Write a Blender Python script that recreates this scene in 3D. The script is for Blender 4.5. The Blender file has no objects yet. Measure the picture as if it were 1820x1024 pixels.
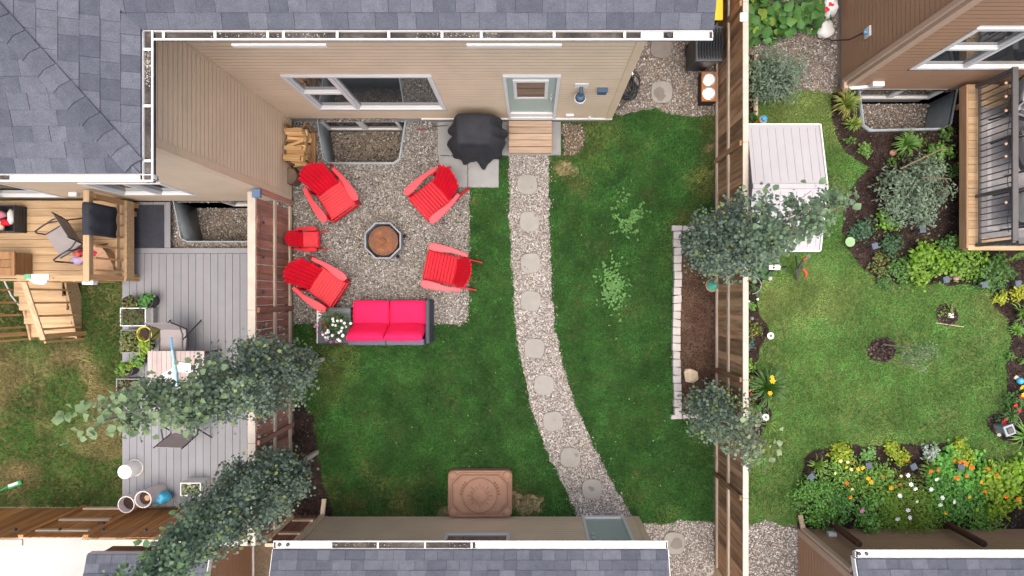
import bpy, bmesh, math, random
import numpy as np
from mathutils import Vector, Matrix
from mathutils.geometry import tessellate_polygon
random.seed(7); RNG = np.random.default_rng(7)
sc = bpy.context.scene
COL = sc.collection
# ---------------------------------------------------------------- camera, sky, sun, exposure
F, H, VX, VY = 1100.0, 12.0, 945.0, 530.0          # focal length in photo pixels, drone height, point straight below the drone
cam = bpy.data.cameras.new('camera'); camo = bpy.data.objects.new('camera', cam); COL.objects.link(camo)
cam.sensor_width = 36.0; cam.lens = 36.0*F/1820.0
cam.shift_x = -(VX-910)/1820.0; cam.shift_y = (VY-512)/1820.0
camo.location = (0, 0, H); camo.rotation_euler = (0, 0, 0)
cam.clip_start = 0.1; cam.clip_end = 500
sc.camera = camo
SUN_EL, SUN_AZ = math.radians(80), math.radians(165)      # azimuth clockwise from +Y: the sun stands behind the garages
w = bpy.data.worlds.new('World'); sc.world = w; w.use_nodes = True
nt = w.node_tree; nt.nodes.clear()
sky = nt.nodes.new('ShaderNodeTexSky'); sky.sky_type = 'NISHITA'; sky.sun_disc = False
sky.sun_elevation = SUN_EL; sky.sun_rotation = SUN_AZ
sky.air_density = 1.0; sky.dust_density = 7.0; sky.ozone_density = 1.0
bg = nt.nodes.new('ShaderNodeBackground'); bg.inputs['Strength'].default_value = 0.15
wo = nt.nodes.new('ShaderNodeOutputWorld')
nt.links.new(sky.outputs[0], bg.inputs[0]); nt.links.new(bg.outputs[0], wo.inputs[0])
sl = bpy.data.lights.new('sun', 'SUN'); sl.energy = 0.75; sl.angle = math.radians(80); sl.color = (1, 0.92, 0.80)
so = bpy.data.objects.new('sun', sl); COL.objects.link(so)
sd = Vector((math.sin(SUN_AZ)*math.cos(SUN_EL), math.cos(SUN_AZ)*math.cos(SUN_EL), math.sin(SUN_EL)))
so.rotation_euler = (-sd).to_track_quat('-Z', 'Y').to_euler(); so.location = sd*60
sc.view_settings.view_transform = 'Standard'; sc.view_settings.look = 'None'
sc.view_settings.gamma = 1.0; sc.view_settings.use_curve_mapping = False
sc.view_settings.exposure = 1.12
sc.render.engine = 'CYCLES'
sc.cycles.max_bounces = 5; sc.cycles.diffuse_bounces = 3; sc.cycles.glossy_bounces = 3
sc.cycles.use_denoising = True
# ---------------------------------------------------------------- helpers
def P(px, py, z=0.0):                                # a place at height z, from where it is seen in the photo
    s = (H-z)/F
    return Vector(((px-VX)*s, (VY-py)*s, z))
def X(px, z=0.0): return (px-VX)*(H-z)/F
def Y(py, z=0.0): return (VY-py)*(H-z)/F
def srgb(r, g, b):
    f = lambda c: (c/255/12.92 if c/255 <= .04045 else ((c/255+.055)/1.055)**2.4)
    return (f(r), f(g), f(b))
def wl(o):
    v = Vector((0, 0, 0))
    while o is not None:
        v = v + o.location; o = o.parent
    return v
def tag(o, label=None, cat=None, group=None, kind=None):
    if label: o['label'] = label
    if cat: o['category'] = cat
    if group: o['group'] = group
    if kind: o['kind'] = kind
    return o
def thing(name, label, cat, loc=(0, 0, 0), group=None):
    o = bpy.data.objects.new(name, None); COL.objects.link(o); o.location = loc; o.empty_display_size = .2
    return tag(o, label, cat, group)
def link(name, me, parent=None, loc=None):
    o = bpy.data.objects.new(name, me); COL.objects.link(o)
    if parent is not None: o.parent = parent
    if loc is not None: o.location = loc
    return o
def copy_tree(o, parent=None):
    c = o.copy(); COL.objects.link(c); c.parent = parent
    for ch in list(o.children): copy_tree(ch, c)
    return c
class MB:
    def __init__(s): s.v = []; s.f = []
    def add(s, vs, fs):
        b = len(s.v); s.v += [tuple(q) for q in vs]; s.f += [tuple(i+b for i in f) for f in fs]; return s
    def box(s, x0, x1, y0, y1, z0, z1):
        x0, x1 = min(x0, x1), max(x0, x1); y0, y1 = min(y0, y1), max(y0, y1); z0, z1 = min(z0, z1), max(z0, z1)
        return s.add([(x0,y0,z0),(x1,y0,z0),(x1,y1,z0),(x0,y1,z0),(x0,y0,z1),(x1,y0,z1),(x1,y1,z1),(x0,y1,z1)],
            [(0,3,2,1),(4,5,6,7),(0,1,5,4),(1,2,6,5),(2,3,7,6),(3,0,4,7)])
    def beam(s, a, b, w, h, up=(0, 0, 1)):           # bar from a to b, w wide across, h along up
        a, b = Vector(a), Vector(b); d = (b-a).normalized(); up = Vector(up)
        if abs(d.dot(up)) > .98: up = Vector((1, 0, 0))
        sd = d.cross(up).normalized()*(w/2); u2 = sd.cross(d).normalized()*(h/2)
        return s.add([a-sd-u2, a+sd-u2, a+sd+u2, a-sd+u2, b-sd-u2, b+sd-u2, b+sd+u2, b-sd+u2],
            [(0,1,2,3),(4,7,6,5),(0,4,5,1),(1,5,6,2),(2,6,7,3),(3,7,4,0)])
    def prism(s, poly, z0, z1):
        n = len(poly)
        a = sum(poly[i][0]*poly[(i+1) % n][1]-poly[(i+1) % n][0]*poly[i][1] for i in range(n))
        if a < 0: poly = poly[::-1]
        vs = [(p[0], p[1], z0) for p in poly]+[(p[0], p[1], z1) for p in poly]
        return s.add(vs, [tuple(range(n))[::-1], tuple(range(n, 2*n))]+[(i, (i+1) % n, n+(i+1) % n, n+i) for i in range(n)])
    def tube(s, pts, r, n=8, cap=True):
        pts = [Vector(p) for p in pts]; rs = r if isinstance(r, (list, tuple)) else [r]*len(pts)
        b = len(s.v); ref = Vector((.31, .17, .93))
        for i, p in enumerate(pts):
            d = (pts[min(i+1, len(pts)-1)]-pts[max(i-1, 0)]).normalized()
            e1 = d.cross(ref)
            if e1.length < .1: e1 = d.cross(Vector((1, 0, 0)))
            e1.normalize(); e2 = d.cross(e1)
            for k in range(n):
                t = 2*math.pi*k/n; s.v.append(tuple(p+(e1*math.cos(t)+e2*math.sin(t))*rs[i]))
        for i in range(len(pts)-1):
            for k in range(n):
                s.f.append((b+i*n+k, b+(i+1)*n+k, b+(i+1)*n+(k+1) % n, b+i*n+(k+1) % n))
        if cap:
            s.f.append(tuple(b+k for k in range(n))); s.f.append(tuple(b+(len(pts)-1)*n+k for k in range(n))[::-1])
        return s
    def lathe(s, prof, c=(0, 0, 0), n=20, jit=0.0):  # prof: (radius, z) pairs from the bottom up
        b = len(s.v)
        for (r, z) in prof:
            for k in range(n):
                t = 2*math.pi*k/n; q = r*(1+jit*random.uniform(-1, 1))
                s.v.append((c[0]+q*math.cos(t), c[1]+q*math.sin(t), c[2]+z))
        for i in range(len(prof)-1):
            for k in range(n):
                s.f.append((b+i*n+k, b+i*n+(k+1) % n, b+(i+1)*n+(k+1) % n, b+(i+1)*n+k))
        s.f.append(tuple(b+k for k in range(n))[::-1]); s.f.append(tuple(b+(len(prof)-1)*n+k for k in range(n)))
        return s
    def mesh(s, name, m, bevel=0, smooth=False, off=(0, 0, 0), seg=1):
        me = bpy.data.meshes.new(name)
        o = Vector(off)
        me.from_pydata([tuple(Vector(v)-o) for v in s.v], [], s.f); 
        bm = bmesh.new(); bm.from_mesh(me); bmesh.ops.recalc_face_normals(bm, faces=bm.faces)
        if bevel:
            ed = [e for e in bm.edges if len(e.link_faces) == 2 and e.calc_face_angle(0) > .5]
            bmesh.ops.bevel(bm, geom=ed, offset=bevel, segments=seg, affect='EDGES', clamp_overlap=True, profile=.5)
        if smooth:
            for f in bm.faces: f.smooth = True
        bm.to_mesh(me); bm.free()
        if smooth: 
            try: me.set_sharp_from_angle(angle=math.radians(smooth if smooth > 1 else 40))
            except Exception: pass
        me.materials.append(m); return me
    def build(s, name, m, parent=None, bevel=0, smooth=False, seg=1):
        return link(name, s.mesh(name, m, bevel, smooth, wl(parent) if parent is not None else (0, 0, 0), seg), parent)
def fbm(x, y, sc_=1.0, seed=0, oct=4):               # smooth value noise in 0..1
    x = np.asarray(x, float)*sc_; y = np.asarray(y, float)*sc_; out = np.zeros_like(x); amp = .5; tot = 0
    for o in range(oct):
        xi = np.floor(x).astype(int); yi = np.floor(y).astype(int); fx = x-xi; fy = y-yi
        fx = fx*fx*(3-2*fx); fy = fy*fy*(3-2*fy)
        def h(a, b):
            q = np.sin(a*127.1+b*311.7+(seed+o*17)*74.7)*43758.5453
            return q-np.floor(q)
        out += amp*((h(xi, yi)*(1-fx)+h(xi+1, yi)*fx)*(1-fy)+(h(xi, yi+1)*(1-fx)+h(xi+1, yi+1)*fx)*fy)
        tot += amp; amp *= .5; x = x*2+13.7; y = y*2+7.3
    return out/tot
def inpoly(x, y, poly):
    x = np.asarray(x); y = np.asarray(y); r = np.zeros(x.shape, bool); n = len(poly)
    for i in range(n):
        x0, y0 = poly[i][0], poly[i][1]; x1, y1 = poly[(i+1) % n][0], poly[(i+1) % n][1]
        if y0 == y1: continue
        c = ((y0 > y) != (y1 > y)) & (x < (x1-x0)*(y-y0)/(y1-y0)+x0); r ^= c
    return r
def rough(poly, amp=.018, step=.05, seed=0):          # a hand cut edge
    out = []
    for i in range(len(poly)):
        a, b = np.array(poly[i]), np.array(poly[(i+1) % len(poly)]); L = np.linalg.norm(b-a); k = min(160, max(1, int(L/step)))
        for j in range(k):
            p = a+(b-a)*j/k; q = fbm(np.array([p[0]*1.0]), np.array([p[1]]), 7, seed, 3)[0]-.5; d = np.array([-(b-a)[1], (b-a)[0]])/max(L, 1e-6)
            p = p+d*q*2*amp*2; out.append((float(p[0]), float(p[1])))
    return out
def ppx(pts, z=0.0): return [tuple(P(a, b, z)[:2]) for a, b in pts]
def smoothpoly(poly, it=2):
    for _ in range(it):
        q = []
        for i in range(len(poly)):
            a, b = poly[i], poly[(i+1) % len(poly)]
            q += [(a[0]*.75+b[0]*.25, a[1]*.75+b[1]*.25), (a[0]*.25+b[0]*.75, a[1]*.25+b[1]*.75)]
        poly = q
    return poly
def npmesh(name, V, faces_flat, nper, m, parent=None, col=None, smooth=False):
    V = np.asarray(V, np.float32)
    if parent is not None: V = V-np.array(wl(parent), np.float32)
    faces_flat = np.asarray(faces_flat, np.int32).ravel(); nf = len(faces_flat)//nper
    me = bpy.data.meshes.new(name)
    me.vertices.add(len(V)); me.vertices.foreach_set('co', V.ravel())
    me.loops.add(len(faces_flat)); me.loops.foreach_set('vertex_index', faces_flat)
    me.polygons.add(nf); me.polygons.foreach_set('loop_start', np.arange(nf, dtype=np.int32)*nper)
    if col is not None:
        a = me.attributes.new('col', 'FLOAT_COLOR', 'POINT')
        c4 = np.ones((len(V), 4), np.float32); c4[:, :3] = col; a.data.foreach_set('color', c4.ravel())
    if smooth: me.polygons.foreach_set('use_smooth', np.ones(nf, bool))
    me.update(calc_edges=True); me.validate(); me.materials.append(m)
    return link(name, me, parent)
# ---------------------------------------------------------------- materials
def NT(name):
    m = bpy.data.materials.new(name); m.use_nodes = True; t = m.node_tree; t.nodes.clear()
    o = t.nodes.new('ShaderNodeOutputMaterial'); b = t.nodes.new('ShaderNodeBsdfPrincipled')
    t.links.new(b.outputs[0], o.inputs[0]); return m, t, b, o
def N(t, typ, **kw):
    n = t.nodes.new(typ)
    for k, v in kw.items(): setattr(n, k, v)
    return n
def mixc(t, a, b, fac, mode='MIX'):
    n = N(t, 'ShaderNodeMix', data_type='RGBA', blend_type=mode)
    for sock, v in ((n.inputs[6], a), (n.inputs[7], b), (n.inputs[0], fac)):
        if hasattr(v, 'is_output'): t.links.new(v, sock)
        elif isinstance(v, (int, float)): sock.default_value = v
        else: sock.default_value = (*v[:3], 1)
    return n.outputs[2]
def maprange(t, v, a, b, c, d):
    n = N(t, 'ShaderNodeMapRange'); t.links.new(v, n.inputs[0])
    for i, q in enumerate((a, b, c, d)): n.inputs[i+1].default_value = q
    return n.outputs[0]
def noise(t, vec, scale, detail=5, rough=.55):
    n = N(t, 'ShaderNodeTexNoise'); n.inputs['Scale'].default_value = scale
    n.inputs['Detail'].default_value = detail; n.inputs['Roughness'].default_value = rough
    t.links.new(vec, n.inputs['Vector']); return n.outputs[0]
def pos(t): return N(t, 'ShaderNodeNewGeometry').outputs['Position']
def setbump(t, b, h, strength=.3, dist=.01):
    n = N(t, 'ShaderNodeBump'); n.inputs['Strength'].default_value = strength; n.inputs['Distance'].default_value = dist
    t.links.new(h, n.inputs['Height']); t.links.new(n.outputs[0], b.inputs['Normal'])
def plain(name, c, rough=.6, var=.12, scale=6, spec=.4, bump=0, metal=0, rvar=0, fine=0):
    m, t, b, o = NT(name); p = pos(t); n = noise(t, p, scale)
    k = maprange(t, n, .3, .7, 1-var, 1+var)
    col = mixc(t, c, k, 1.0, 'MULTIPLY')
    if fine:
        n2 = noise(t, p, 140, 2); col = mixc(t, col, maprange(t, n2, .3, .7, 1-fine, 1+fine), 1.0, 'MULTIPLY')
    if rvar:
        r = N(t, 'ShaderNodeObjectInfo').outputs['Random']
        col = mixc(t, col, maprange(t, r, 0, 1, 1-rvar, 1+rvar), 1.0, 'MULTIPLY')
    t.links.new(col, b.inputs['Base Color']); b.inputs['Roughness'].default_value = rough
    b.inputs['Specular IOR Level'].default_value = spec; b.inputs['Metallic'].default_value = metal
    if bump: setbump(t, b, noise(t, p, scale*8), bump)
    return m
def wood(name, c1, c2, axis='z', rough=.8, var=.25, grey=None, gfac=.0, scale=26, knots=False):
    m, t, b, o = NT(name); p = pos(t); r = N(t, 'ShaderNodeObjectInfo').outputs['Random']
    ofs = N(t, 'ShaderNodeVectorMath', operation='ADD'); t.links.new(p, ofs.inputs[0])
    rv = N(t, 'ShaderNodeMath', operation='MULTIPLY'); t.links.new(r, rv.inputs[0]); rv.inputs[1].default_value = 37.0
    t.links.new(rv.outputs[0], ofs.inputs[1])
    mp = N(t, 'ShaderNodeMapping'); t.links.new(ofs.outputs[0], mp.inputs[0])
    mp.inputs['Scale'].default_value = tuple(.07 if a == axis else 1 for a in 'xyz')
    n = noise(t, mp.outputs[0], scale, 6, .6)
    col = mixc(t, c1, c2, maprange(t, n, .32, .68, 0, 1))
    n2 = noise(t, ofs.outputs[0], 3.0, 4)
    if grey is not None: col = mixc(t, col, grey, maprange(t, n2, .4, .75, 0, gfac))
    if knots:
        v = N(t, 'ShaderNodeTexVoronoi'); v.inputs['Scale'].default_value = 4.2; t.links.new(ofs.outputs[0], v.inputs['Vector'])
        col = mixc(t, (.10, .05, .02), col, maprange(t, v.outputs['Distance'], .05, .11, 0, 1))
    col = mixc(t, col, maprange(t, r, 0, 1, 1-var, 1+var), 1.0, 'MULTIPLY')
    t.links.new(col, b.inputs['Base Color']); b.inputs['Roughness'].default_value = rough
    b.inputs['Specular IOR Level'].default_value = .25
    setbump(t, b, n, .35, .004); return m
def shingle_mat():
    m, t, b, o = NT('asphalt_shingle'); p = pos(t); r = N(t, 'ShaderNodeObjectInfo').outputs['Random']
    col = mixc(t, (.063, .069, .088), (.102, .109, .132), r)
    n = noise(t, p, 90, 3, .7); col = mixc(t, col, maprange(t, n, .25, .75, .62, 1.38), 1.0, 'MULTIPLY')
    n3 = noise(t, p, 9, 4); col = mixc(t, col, maprange(t, n3, .3, .7, .88, 1.12), 1.0, 'MULTIPLY')
    t.links.new(col, b.inputs['Base Color']); b.inputs['Roughness'].default_value = .92
    b.inputs['Specular IOR Level'].default_value = .15; setbump(t, b, n, .5, .004); return m
def attr_mat(name, rough=.7, transl=0.0, spec=.3):
    m, t, b, o = NT(name); a = N(t, 'ShaderNodeAttribute', attribute_name='col')
    t.links.new(a.outputs['Color'], b.inputs['Base Color']); b.inputs['Roughness'].default_value = rough
    b.inputs['Specular IOR Level'].default_value = spec
    if transl:
        tr = N(t, 'ShaderNodeBsdfTranslucent'); t.links.new(a.outputs['Color'], tr.inputs[0])
        mx = N(t, 'ShaderNodeMixShader'); mx.inputs[0].default_value = transl
        t.links.new(b.outputs[0], mx.inputs[1]); t.links.new(tr.outputs[0], mx.inputs[2]); t.links.new(mx.outputs[0], o.inputs[0])
    return m
def ground_mat(name, cols, scale=1.3, fine=60, bump=.6, rough=.95):
    m, t, b, o = NT(name); p = pos(t)
    n = noise(t, p, scale, 6, .6); rp = N(t, 'ShaderNodeValToRGB'); t.links.new(n, rp.inputs[0])
    e = rp.color_ramp.elements; e[0].position = .3; e[0].color = (*cols[0], 1); e[1].position = .7; e[1].color = (*cols[-1], 1)
    if len(cols) > 2: q = e.new(.5); q.color = (*cols[1], 1)
    n2 = noise(t, p, fine, 4, .7)
    col = mixc(t, rp.outputs[0], maprange(t, n2, .25, .75, .55, 1.45), 1.0, 'MULTIPLY')
    t.links.new(col, b.inputs['Base Color']); b.inputs['Roughness'].default_value = rough
    b.inputs['Specular IOR Level'].default_value = .15; setbump(t, b, n2, bump, .02); return m
def glass_mat(name, tint=(.03, .04, .045), ior=2.3):
    m, t, b, o = NT(name); b.inputs['Base Color'].default_value = (*tint, 1)
    b.inputs['Roughness'].default_value = .03; b.inputs['IOR'].default_value = ior; b.inputs['Specular IOR Level'].default_value = .6
    return m
M = {}
M['shingle'] = shingle_mat()
M['tan_siding'] = plain('tan_siding', (.66, .53, .385), .55, .07, 1.5, .3)
M['tan_trim'] = plain('tan_trim', (.60, .475, .335), .5, .05, 3, .3)
M['brown_siding'] = plain('brown_siding', (.345, .208, .133), .55, .06, 2, .3)
M['brown_trim'] = plain('brown_trim', (.42, .30, .225), .5, .05, 3, .3)
M['white'] = plain('white_vinyl', (0.612, 0.612, 0.6035), .4, .03, 3)
M['offwhite'] = plain('off_white', (.62, .60, .56), .6, .08, 3)
M['gutter'] = plain('white_gutter', (0.578, 0.5695, 0.5525), .35, .05, 5)
M['sludge'] = ground_mat('gutter_sludge', [(.03, .028, .028), (.06, .05, .045), (.12, .11, .10)], 4, 40)
M['glass'] = glass_mat('window_glass', (.035, .042, .046))
M['door_glass'] = glass_mat('door_glass', (.08, .06, .05), 1.5)
M['darkglass'] = glass_mat('dark_glass', (.015, .018, .024), 1.5)
M['sage'] = plain('sage_paint', (.33, .42, .38), .45, .04, 3)
M['concrete'] = plain('concrete', (0.238, 0.2422, 0.2422), .85, .10, 2.5, .2, .15, fine=.12)
M['foundation'] = plain('foundation_concrete', (.25, .25, .255), .9, .1, 3, .2, .1)
M['paver'] = plain('concrete_paver', (0.2295, 0.2338, 0.2338), .85, .12, 3, .2, .1, rvar=.1, fine=.14)
M['padwhite'] = plain('pale_concrete', (.41, .405, .40), .8, .13, 1.3, .2, fine=.03)
M['galv'] = plain('galvanised_steel', (.30, .35, .385), .5, .12, 5, .5, 0, .1)
M['black_plastic'] = plain('black_plastic', (.018, .02, .024), .45, .15, 4, .5)
M['grill_cloth'] = plain('black_cover_cloth', (.026, .028, .034), .75, .3, 5, .25, .1)
M['charcoal_cloth'] = plain('charcoal_cloth', (.035, .038, .05), .9, .15, 8, .2, .2, fine=.2)
M['red'] = plain('red_plastic', (0.476, 0.0034, 0.0161), .5, .13, 6, .3)
M['red_pale'] = plain('pale_red_plastic', (.66, .038, .055), .45, .05, 3, .5)  # lighter, pinker red for the armrests
M['hotpink'] = plain('hot_pink_cushion', (.72, .012, .080), .85, .05, 4, .2, .08)
M['wicker'] = plain('dark_wicker', (.05, .055, .075), .7, .2, 40, .3, .3)
M['slate'] = plain('dark_slate_top', (.06, .07, .075), .4, .3, 9, .5)
M['metal_dark'] = plain('dark_metal', (.035, .035, .04), .45, .1, 5, .5)
M['bronze_metal'] = plain('grey_bronze_metal', (.085, .08, .08), .5, .1, 5, .4)
M['steel'] = plain('steel', (.75, .75, .74), .25, .05, 5, .5, 0, .8)
M['sling'] = plain('grey_sling', (.27, .245, .245), .8, .05, 5, .2, .1, fine=.1)
M['sandlid'] = plain('tan_plastic', (.28, .160, .108), .6, .12, 4, .3, .05)
M['sanddark'] = plain('tan_plastic_dark', (.20, .095, .05), .7, .15, 4, .3)
M['bark'] = wood('bark', (.12, .10, .075), (.28, .26, .22), 'z', .9, .1)
M['stem'] = plain('twig_brown', (.19, .13, .08), .85, .2, 12)
M['fence_r'] = wood('weathered_brown_fence', (.17, .085, .038), (.41, .25, .14), 'z', .85, .38, (.46, .36, .28), .30, 14)
M['fence_l'] = wood('red_brown_fence', (.20, .080, .055), (.37, .185, .13), 'z', .85, .32, (.34, .25, .21), .40, 14)
M['fence_o'] = wood('orange_brown_fence', (.27, .115, .036), (.50, .25, .095), 'z', .8, .25, None, 0, 14)
M['rail_y'] = wood('pale_rail', (.34, .26, .19), (.55, .46, .37), 'y', .85, .15)
M['rail_x'] = wood('pale_rail_across', (.42, .30, .20), (.60, .47, .34), 'x', .85, .15)
M['cap'] = plain('sun_bleached_cap', (0.442, 0.391, 0.3272), .8, .10, 5, .2, .1)
M['composite'] = plain('grey_composite_board', (0.1997, 0.204, 0.221), .6, .05, 3, .3, 0, 0, .05, fine=.05)
M['pine_x'] = wood('pine_across', (.35, .23, .12), (.51, .365, .22), 'x', .75, .15, None, 0, 22, True)
M['pine_y'] = wood('pine_along', (.36, .24, .13), (.51, .37, .23), 'y', .75, .12, None, 0, 22)
M['pine_z'] = wood('pine_upright', (.36, .20, .08), (.52, .32, .16), 'z', .75, .12, None, 0, 22)
M['cedar'] = wood('brown_stained_wood', (.19, .10, .045), (.34, .19, .09), 'y', .7, .2, None, 0, 22)
M['step'] = wood('weathered_step_wood', (.29, .195, .13), (.43, .315, .22), 'x', .85, .12, (.30, .28, .25), .25, 22)
M['firewood'] = wood('split_firewood', (.42, .24, .10), (.62, .42, .21), 'x', .85, .35, None, 0, 30)
M['fireend'] = plain('bark_dark', (.10, .065, .045), .95, .3, 20)
M['rust'] = plain('rusty_steel', (.21, .085, .045), .85, .35, 14, .25, .2, 0, 0, .25)
M['stone'] = plain('stepping_stone', (.245, .235, .215), .9, .07, 6, .2, .2, 0, .06, .10)
M['edging'] = plain('pale_edging_stone', (0.3995, 0.3782, 0.3655), .9, .08, 6, .2, .25, 0, .07, .10)
M['rock'] = plain('cream_rock', (.56, .45, .31), .9, .25, 7, .2, .3)
M['teal'] = plain('teal_ceramic', (.07, .33, .24), .35, .15, 6, .5)
M['yellow'] = plain('yellow_plastic', (.75, .42, .01), .45, .06, 4)
M['blue'] = plain('blue_plastic', (.06, .35, .62), .4, .06, 4)
M['darkblue'] = plain('slate_blue_plastic', (.05, .09, .15), .45, .06, 4)
M['orange_w'] = plain('orange_cedar', (.38, .14, .045), .6, .2, 10)
M['shedroof'] = plain('pale_grey_plastic', (0.34, 0.3315, 0.3485), .5, .03, 3, .3)
M['cardboard'] = plain('cardboard', (.40, .25, .15), .85, .08, 6, .2)
M['lilac'] = plain('lilac_cloth', (.42, .33, .50), .85, .1, 6, .2)
M['tabletop'] = plain('pink_grey_tabletop', (0.357, 0.2975, 0.2805), .7, .06, 4, .3, 0, 0, .08)
M['rug'] = plain('grey_rug', (0.2295, 0.2253, 0.2295), .95, .08, 20, .1, .2, fine=.2)
M['rug_light'] = plain('pale_rug_band', (0.3315, 0.3272, 0.3315), .95, .08, 20, .1, .2, fine=.2)
M['lime'] = plain('lime_pot', (.40, .38, .03), .4, .08, 4)
M['soil'] = ground_mat('potting_soil', [(.025, .015, .012), (.06, .04, .03)], 8, 60)
M['leaf'] = attr_mat('leaf', .5, .38, .4)
M['blade'] = attr_mat('grass_blade', .65, .2, .2)
M['petal'] = attr_mat('petal', .6, .2, .2)
M['pebble'] = attr_mat('pebble', .8, 0, .3)
def petal_mat(name, c): return plain(name, c, .6, .06, 8, .2)
M['p_white'] = petal_mat('white_petal', (.80, .80, .80)); M['p_orange'] = petal_mat('orange_petal', (.78, .13, .008))
M['p_yellow'] = petal_mat('yellow_petal', (.78, .44, .02)); M['p_cream'] = petal_mat('cream_petal', (.78, .70, .30))
M['p_pink'] = petal_mat('pink_petal', (.70, .22, .42)); M['p_red'] = petal_mat('red_petal', (.50, .012, .03))
M['p_purple'] = petal_mat('purple_petal', (.22, .03, .15))
M['lawn_dark'] = ground_mat('lawn_soil_dark', [(.014, .045, .014), (.026, .062, .018), (.06, .07, .025)], 1.6, 90)
M['lawn_pale'] = ground_mat('lawn_soil_pale', [(.05, .09, .022), (.08, .125, .03), (.12, .14, .05)], 1.2, 90)
M['lawn_dry'] = ground_mat('lawn_soil_dry', [(.035, .05, .013), (.09, .085, .03), (.19, .155, .07)], .9, 90)
M['gravel'] = ground_mat('gravel_base', [(.10, .09, .08), (.16, .145, .13), (.22, .20, .185)], 6, 70)
M['mulch'] = ground_mat('dark_mulch', [(.014, .009, .008), (.03, .019, .016), (.05, .033, .027)], 4, 60)
M['bedsoil'] = ground_mat('brown_bed_soil', [(.05, .028, .018), (.085, .05, .034), (.12, .075, .052)], 3, 60)
M['thatch'] = ground_mat('dry_thatch', [(.13, .095, .055), (.22, .17, .105), (.32, .26, .17)], 5, 60)
M['earth'] = ground_mat('bare_earth', [(.08, .06, .04), (.13, .10, .07), (.16, .13, .09)], .8, 30)
# ================================================================ GROUND
WELL_O = ppx([(566,216),(577,284),(586,291),(700,291),(711,284),(722,216)])
WELL_L = ppx([(312,360),(325,424),(336,430),(440,430),(450,424),(456,360)])
WELL_R = ppx([(1524,162),(1532,224),(1545,233),(1672,230),(1686,222),(1697,162)])
def sheet(name, outer, z, m, holes=(), kind='structure', label=None):
    polys = [[Vector((a, b, z)) for a, b in pl] for pl in [outer, *holes]]
    tris = tessellate_polygon(polys); vs = [v for pl in polys for v in pl]
    me = bpy.data.meshes.new(name); me.from_pydata([tuple(v) for v in vs], [], [tuple(t) for t in tris])
    bm = bmesh.new(); bm.from_mesh(me); bmesh.ops.recalc_face_normals(bm, faces=bm.faces)
    for f in bm.faces:
        if f.normal.z < 0: f.normal_flip()
    bm.to_mesh(me); bm.free(); me.materials.append(m)
    o = link(name, me); return tag(o, label, kind=kind)
WY = 3.43                                            # main house wall
sheet('ground', [(-90,-90),(90,-90),(90,90),(-90,90)], -.016, M['earth'], [WELL_O, WELL_L, WELL_R])
PATIO = ppx([(522,205),(835,205),(835,400),(833,560),(829,572),(818,578),(700,577),(522,576)])
PATH = ppx([(903,272),(904,330),(906,400),(911,500),(917,590),(930,660),(947,735),(972,805),(1003,868),(1030,925),
            (1128,925),(1090,862),(1056,795),(1024,722),(1002,655),(986,580),(980,500),(977,400),(976,272)])
SIDE = ppx([(1075,207),(1092,203),(1110,206),(1140,196),(1165,192),(1185,200),(1215,208),(1240,210),(1270,206),(1270,-300),(1075,-300)])
BACK = ppx([(1145,926),(1175,932),(1205,926),(1240,924),(1268,930),(1268,1250),(1125,1250),(1125,926)])
BED = ppx([(1207,402),(1270,402),(1270,745),(1206,745)])
MULCHL = ppx([(522,712),(540,716),(556,745),(562,790),(572,850),(586,890),(590,925),(522,925)])
DRY = ppx([(1000,220),(1030,222),(1042,240),(1036,262),(1015,276),(998,276)])
PATIO = rough(PATIO, .016); PATH = rough(PATH, .022); SIDE = rough(SIDE, .03); BACK = rough(BACK, .03); MULCHL = rough(MULCHL, .04); DRY = rough(DRY, .04)
LX, RX = -4.61, 3.52                                  # the two fences
YARD = [(LX,-4.24),(2.08,-4.24),(2.08,-4.5),(RX,-4.5),(RX,3.8),(1.55,3.8),(1.55,WY),(LX,WY)]
sheet('lawn', YARD, 0, M['lawn_dark'], [WELL_O])
sheet('gravel_patio', PATIO, .004, M['gravel'], [WELL_O])
sheet('gravel_path', PATH, .004, M['gravel'])
sheet('gravel_side_yard', SIDE, .006, M['gravel'])
sheet('gravel_lane', BACK, .006, M['gravel'])
sheet('garden_bed', BED, .05, M['bedsoil'])
sheet('mulch_bed', MULCHL, .006, M['mulch'])
sheet('dry_gravel_patch', DRY, .004, M['earth'])
# the right neighbour's garden
RG1 = ppx([(1338,-300),(1488,-300),(1488,150),(1478,168),(1440,160),(1395,150),(1345,158),(1338,120)])
RG2 = ppx([(1326,932),(1360,925),(1400,935),(1420,940),(1420,1250),(1326,1250)])
RBED = ppx([(1478,166),(1492,160),(1822,160),(1822,445),(1772,470),(1768,505),(1700,507),(1640,503),(1600,505),(1562,496),(1532,474),
            (1505,440),(1497,405),(1500,368),(1518,325),(1546,297),(1520,285),(1494,258),(1482,225),(1476,190)])
RBED2 = ppx([(1772,470),(1850,450),(1850,800),(1815,792),(1782,780),(1756,762),(1752,745),(1760,735),(1788,732),(1790,690),(1788,645),(1797,600),
             (1790,566),(1768,548),(1766,520)])
RBED3 = ppx([(1424,850),(1430,815),(1450,798),(1500,792),(1600,790),(1690,790),(1728,806),(1760,830),(1850,840),(1850,945),(1418,935)])
RBED4 = ppx([(1326,410),(1345,420),(1372,455),(1375,480),(1350,500),(1345,540),(1352,560),(1366,590),(1352,612),(1346,650),(1360,690),(1372,735),(1358,760),(1340,790),(1326,800)])
RBEDT = ppx([(1326,98),(1342,98),(1342,222),(1326,222)])
MUL1 = [(X(1567)+.27*math.cos(a)*random.uniform(.92,1.08), Y(622)+.245*math.sin(a)*random.uniform(.92,1.08)) for a in np.linspace(0, 6.28, 17)[:-1]]
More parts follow.
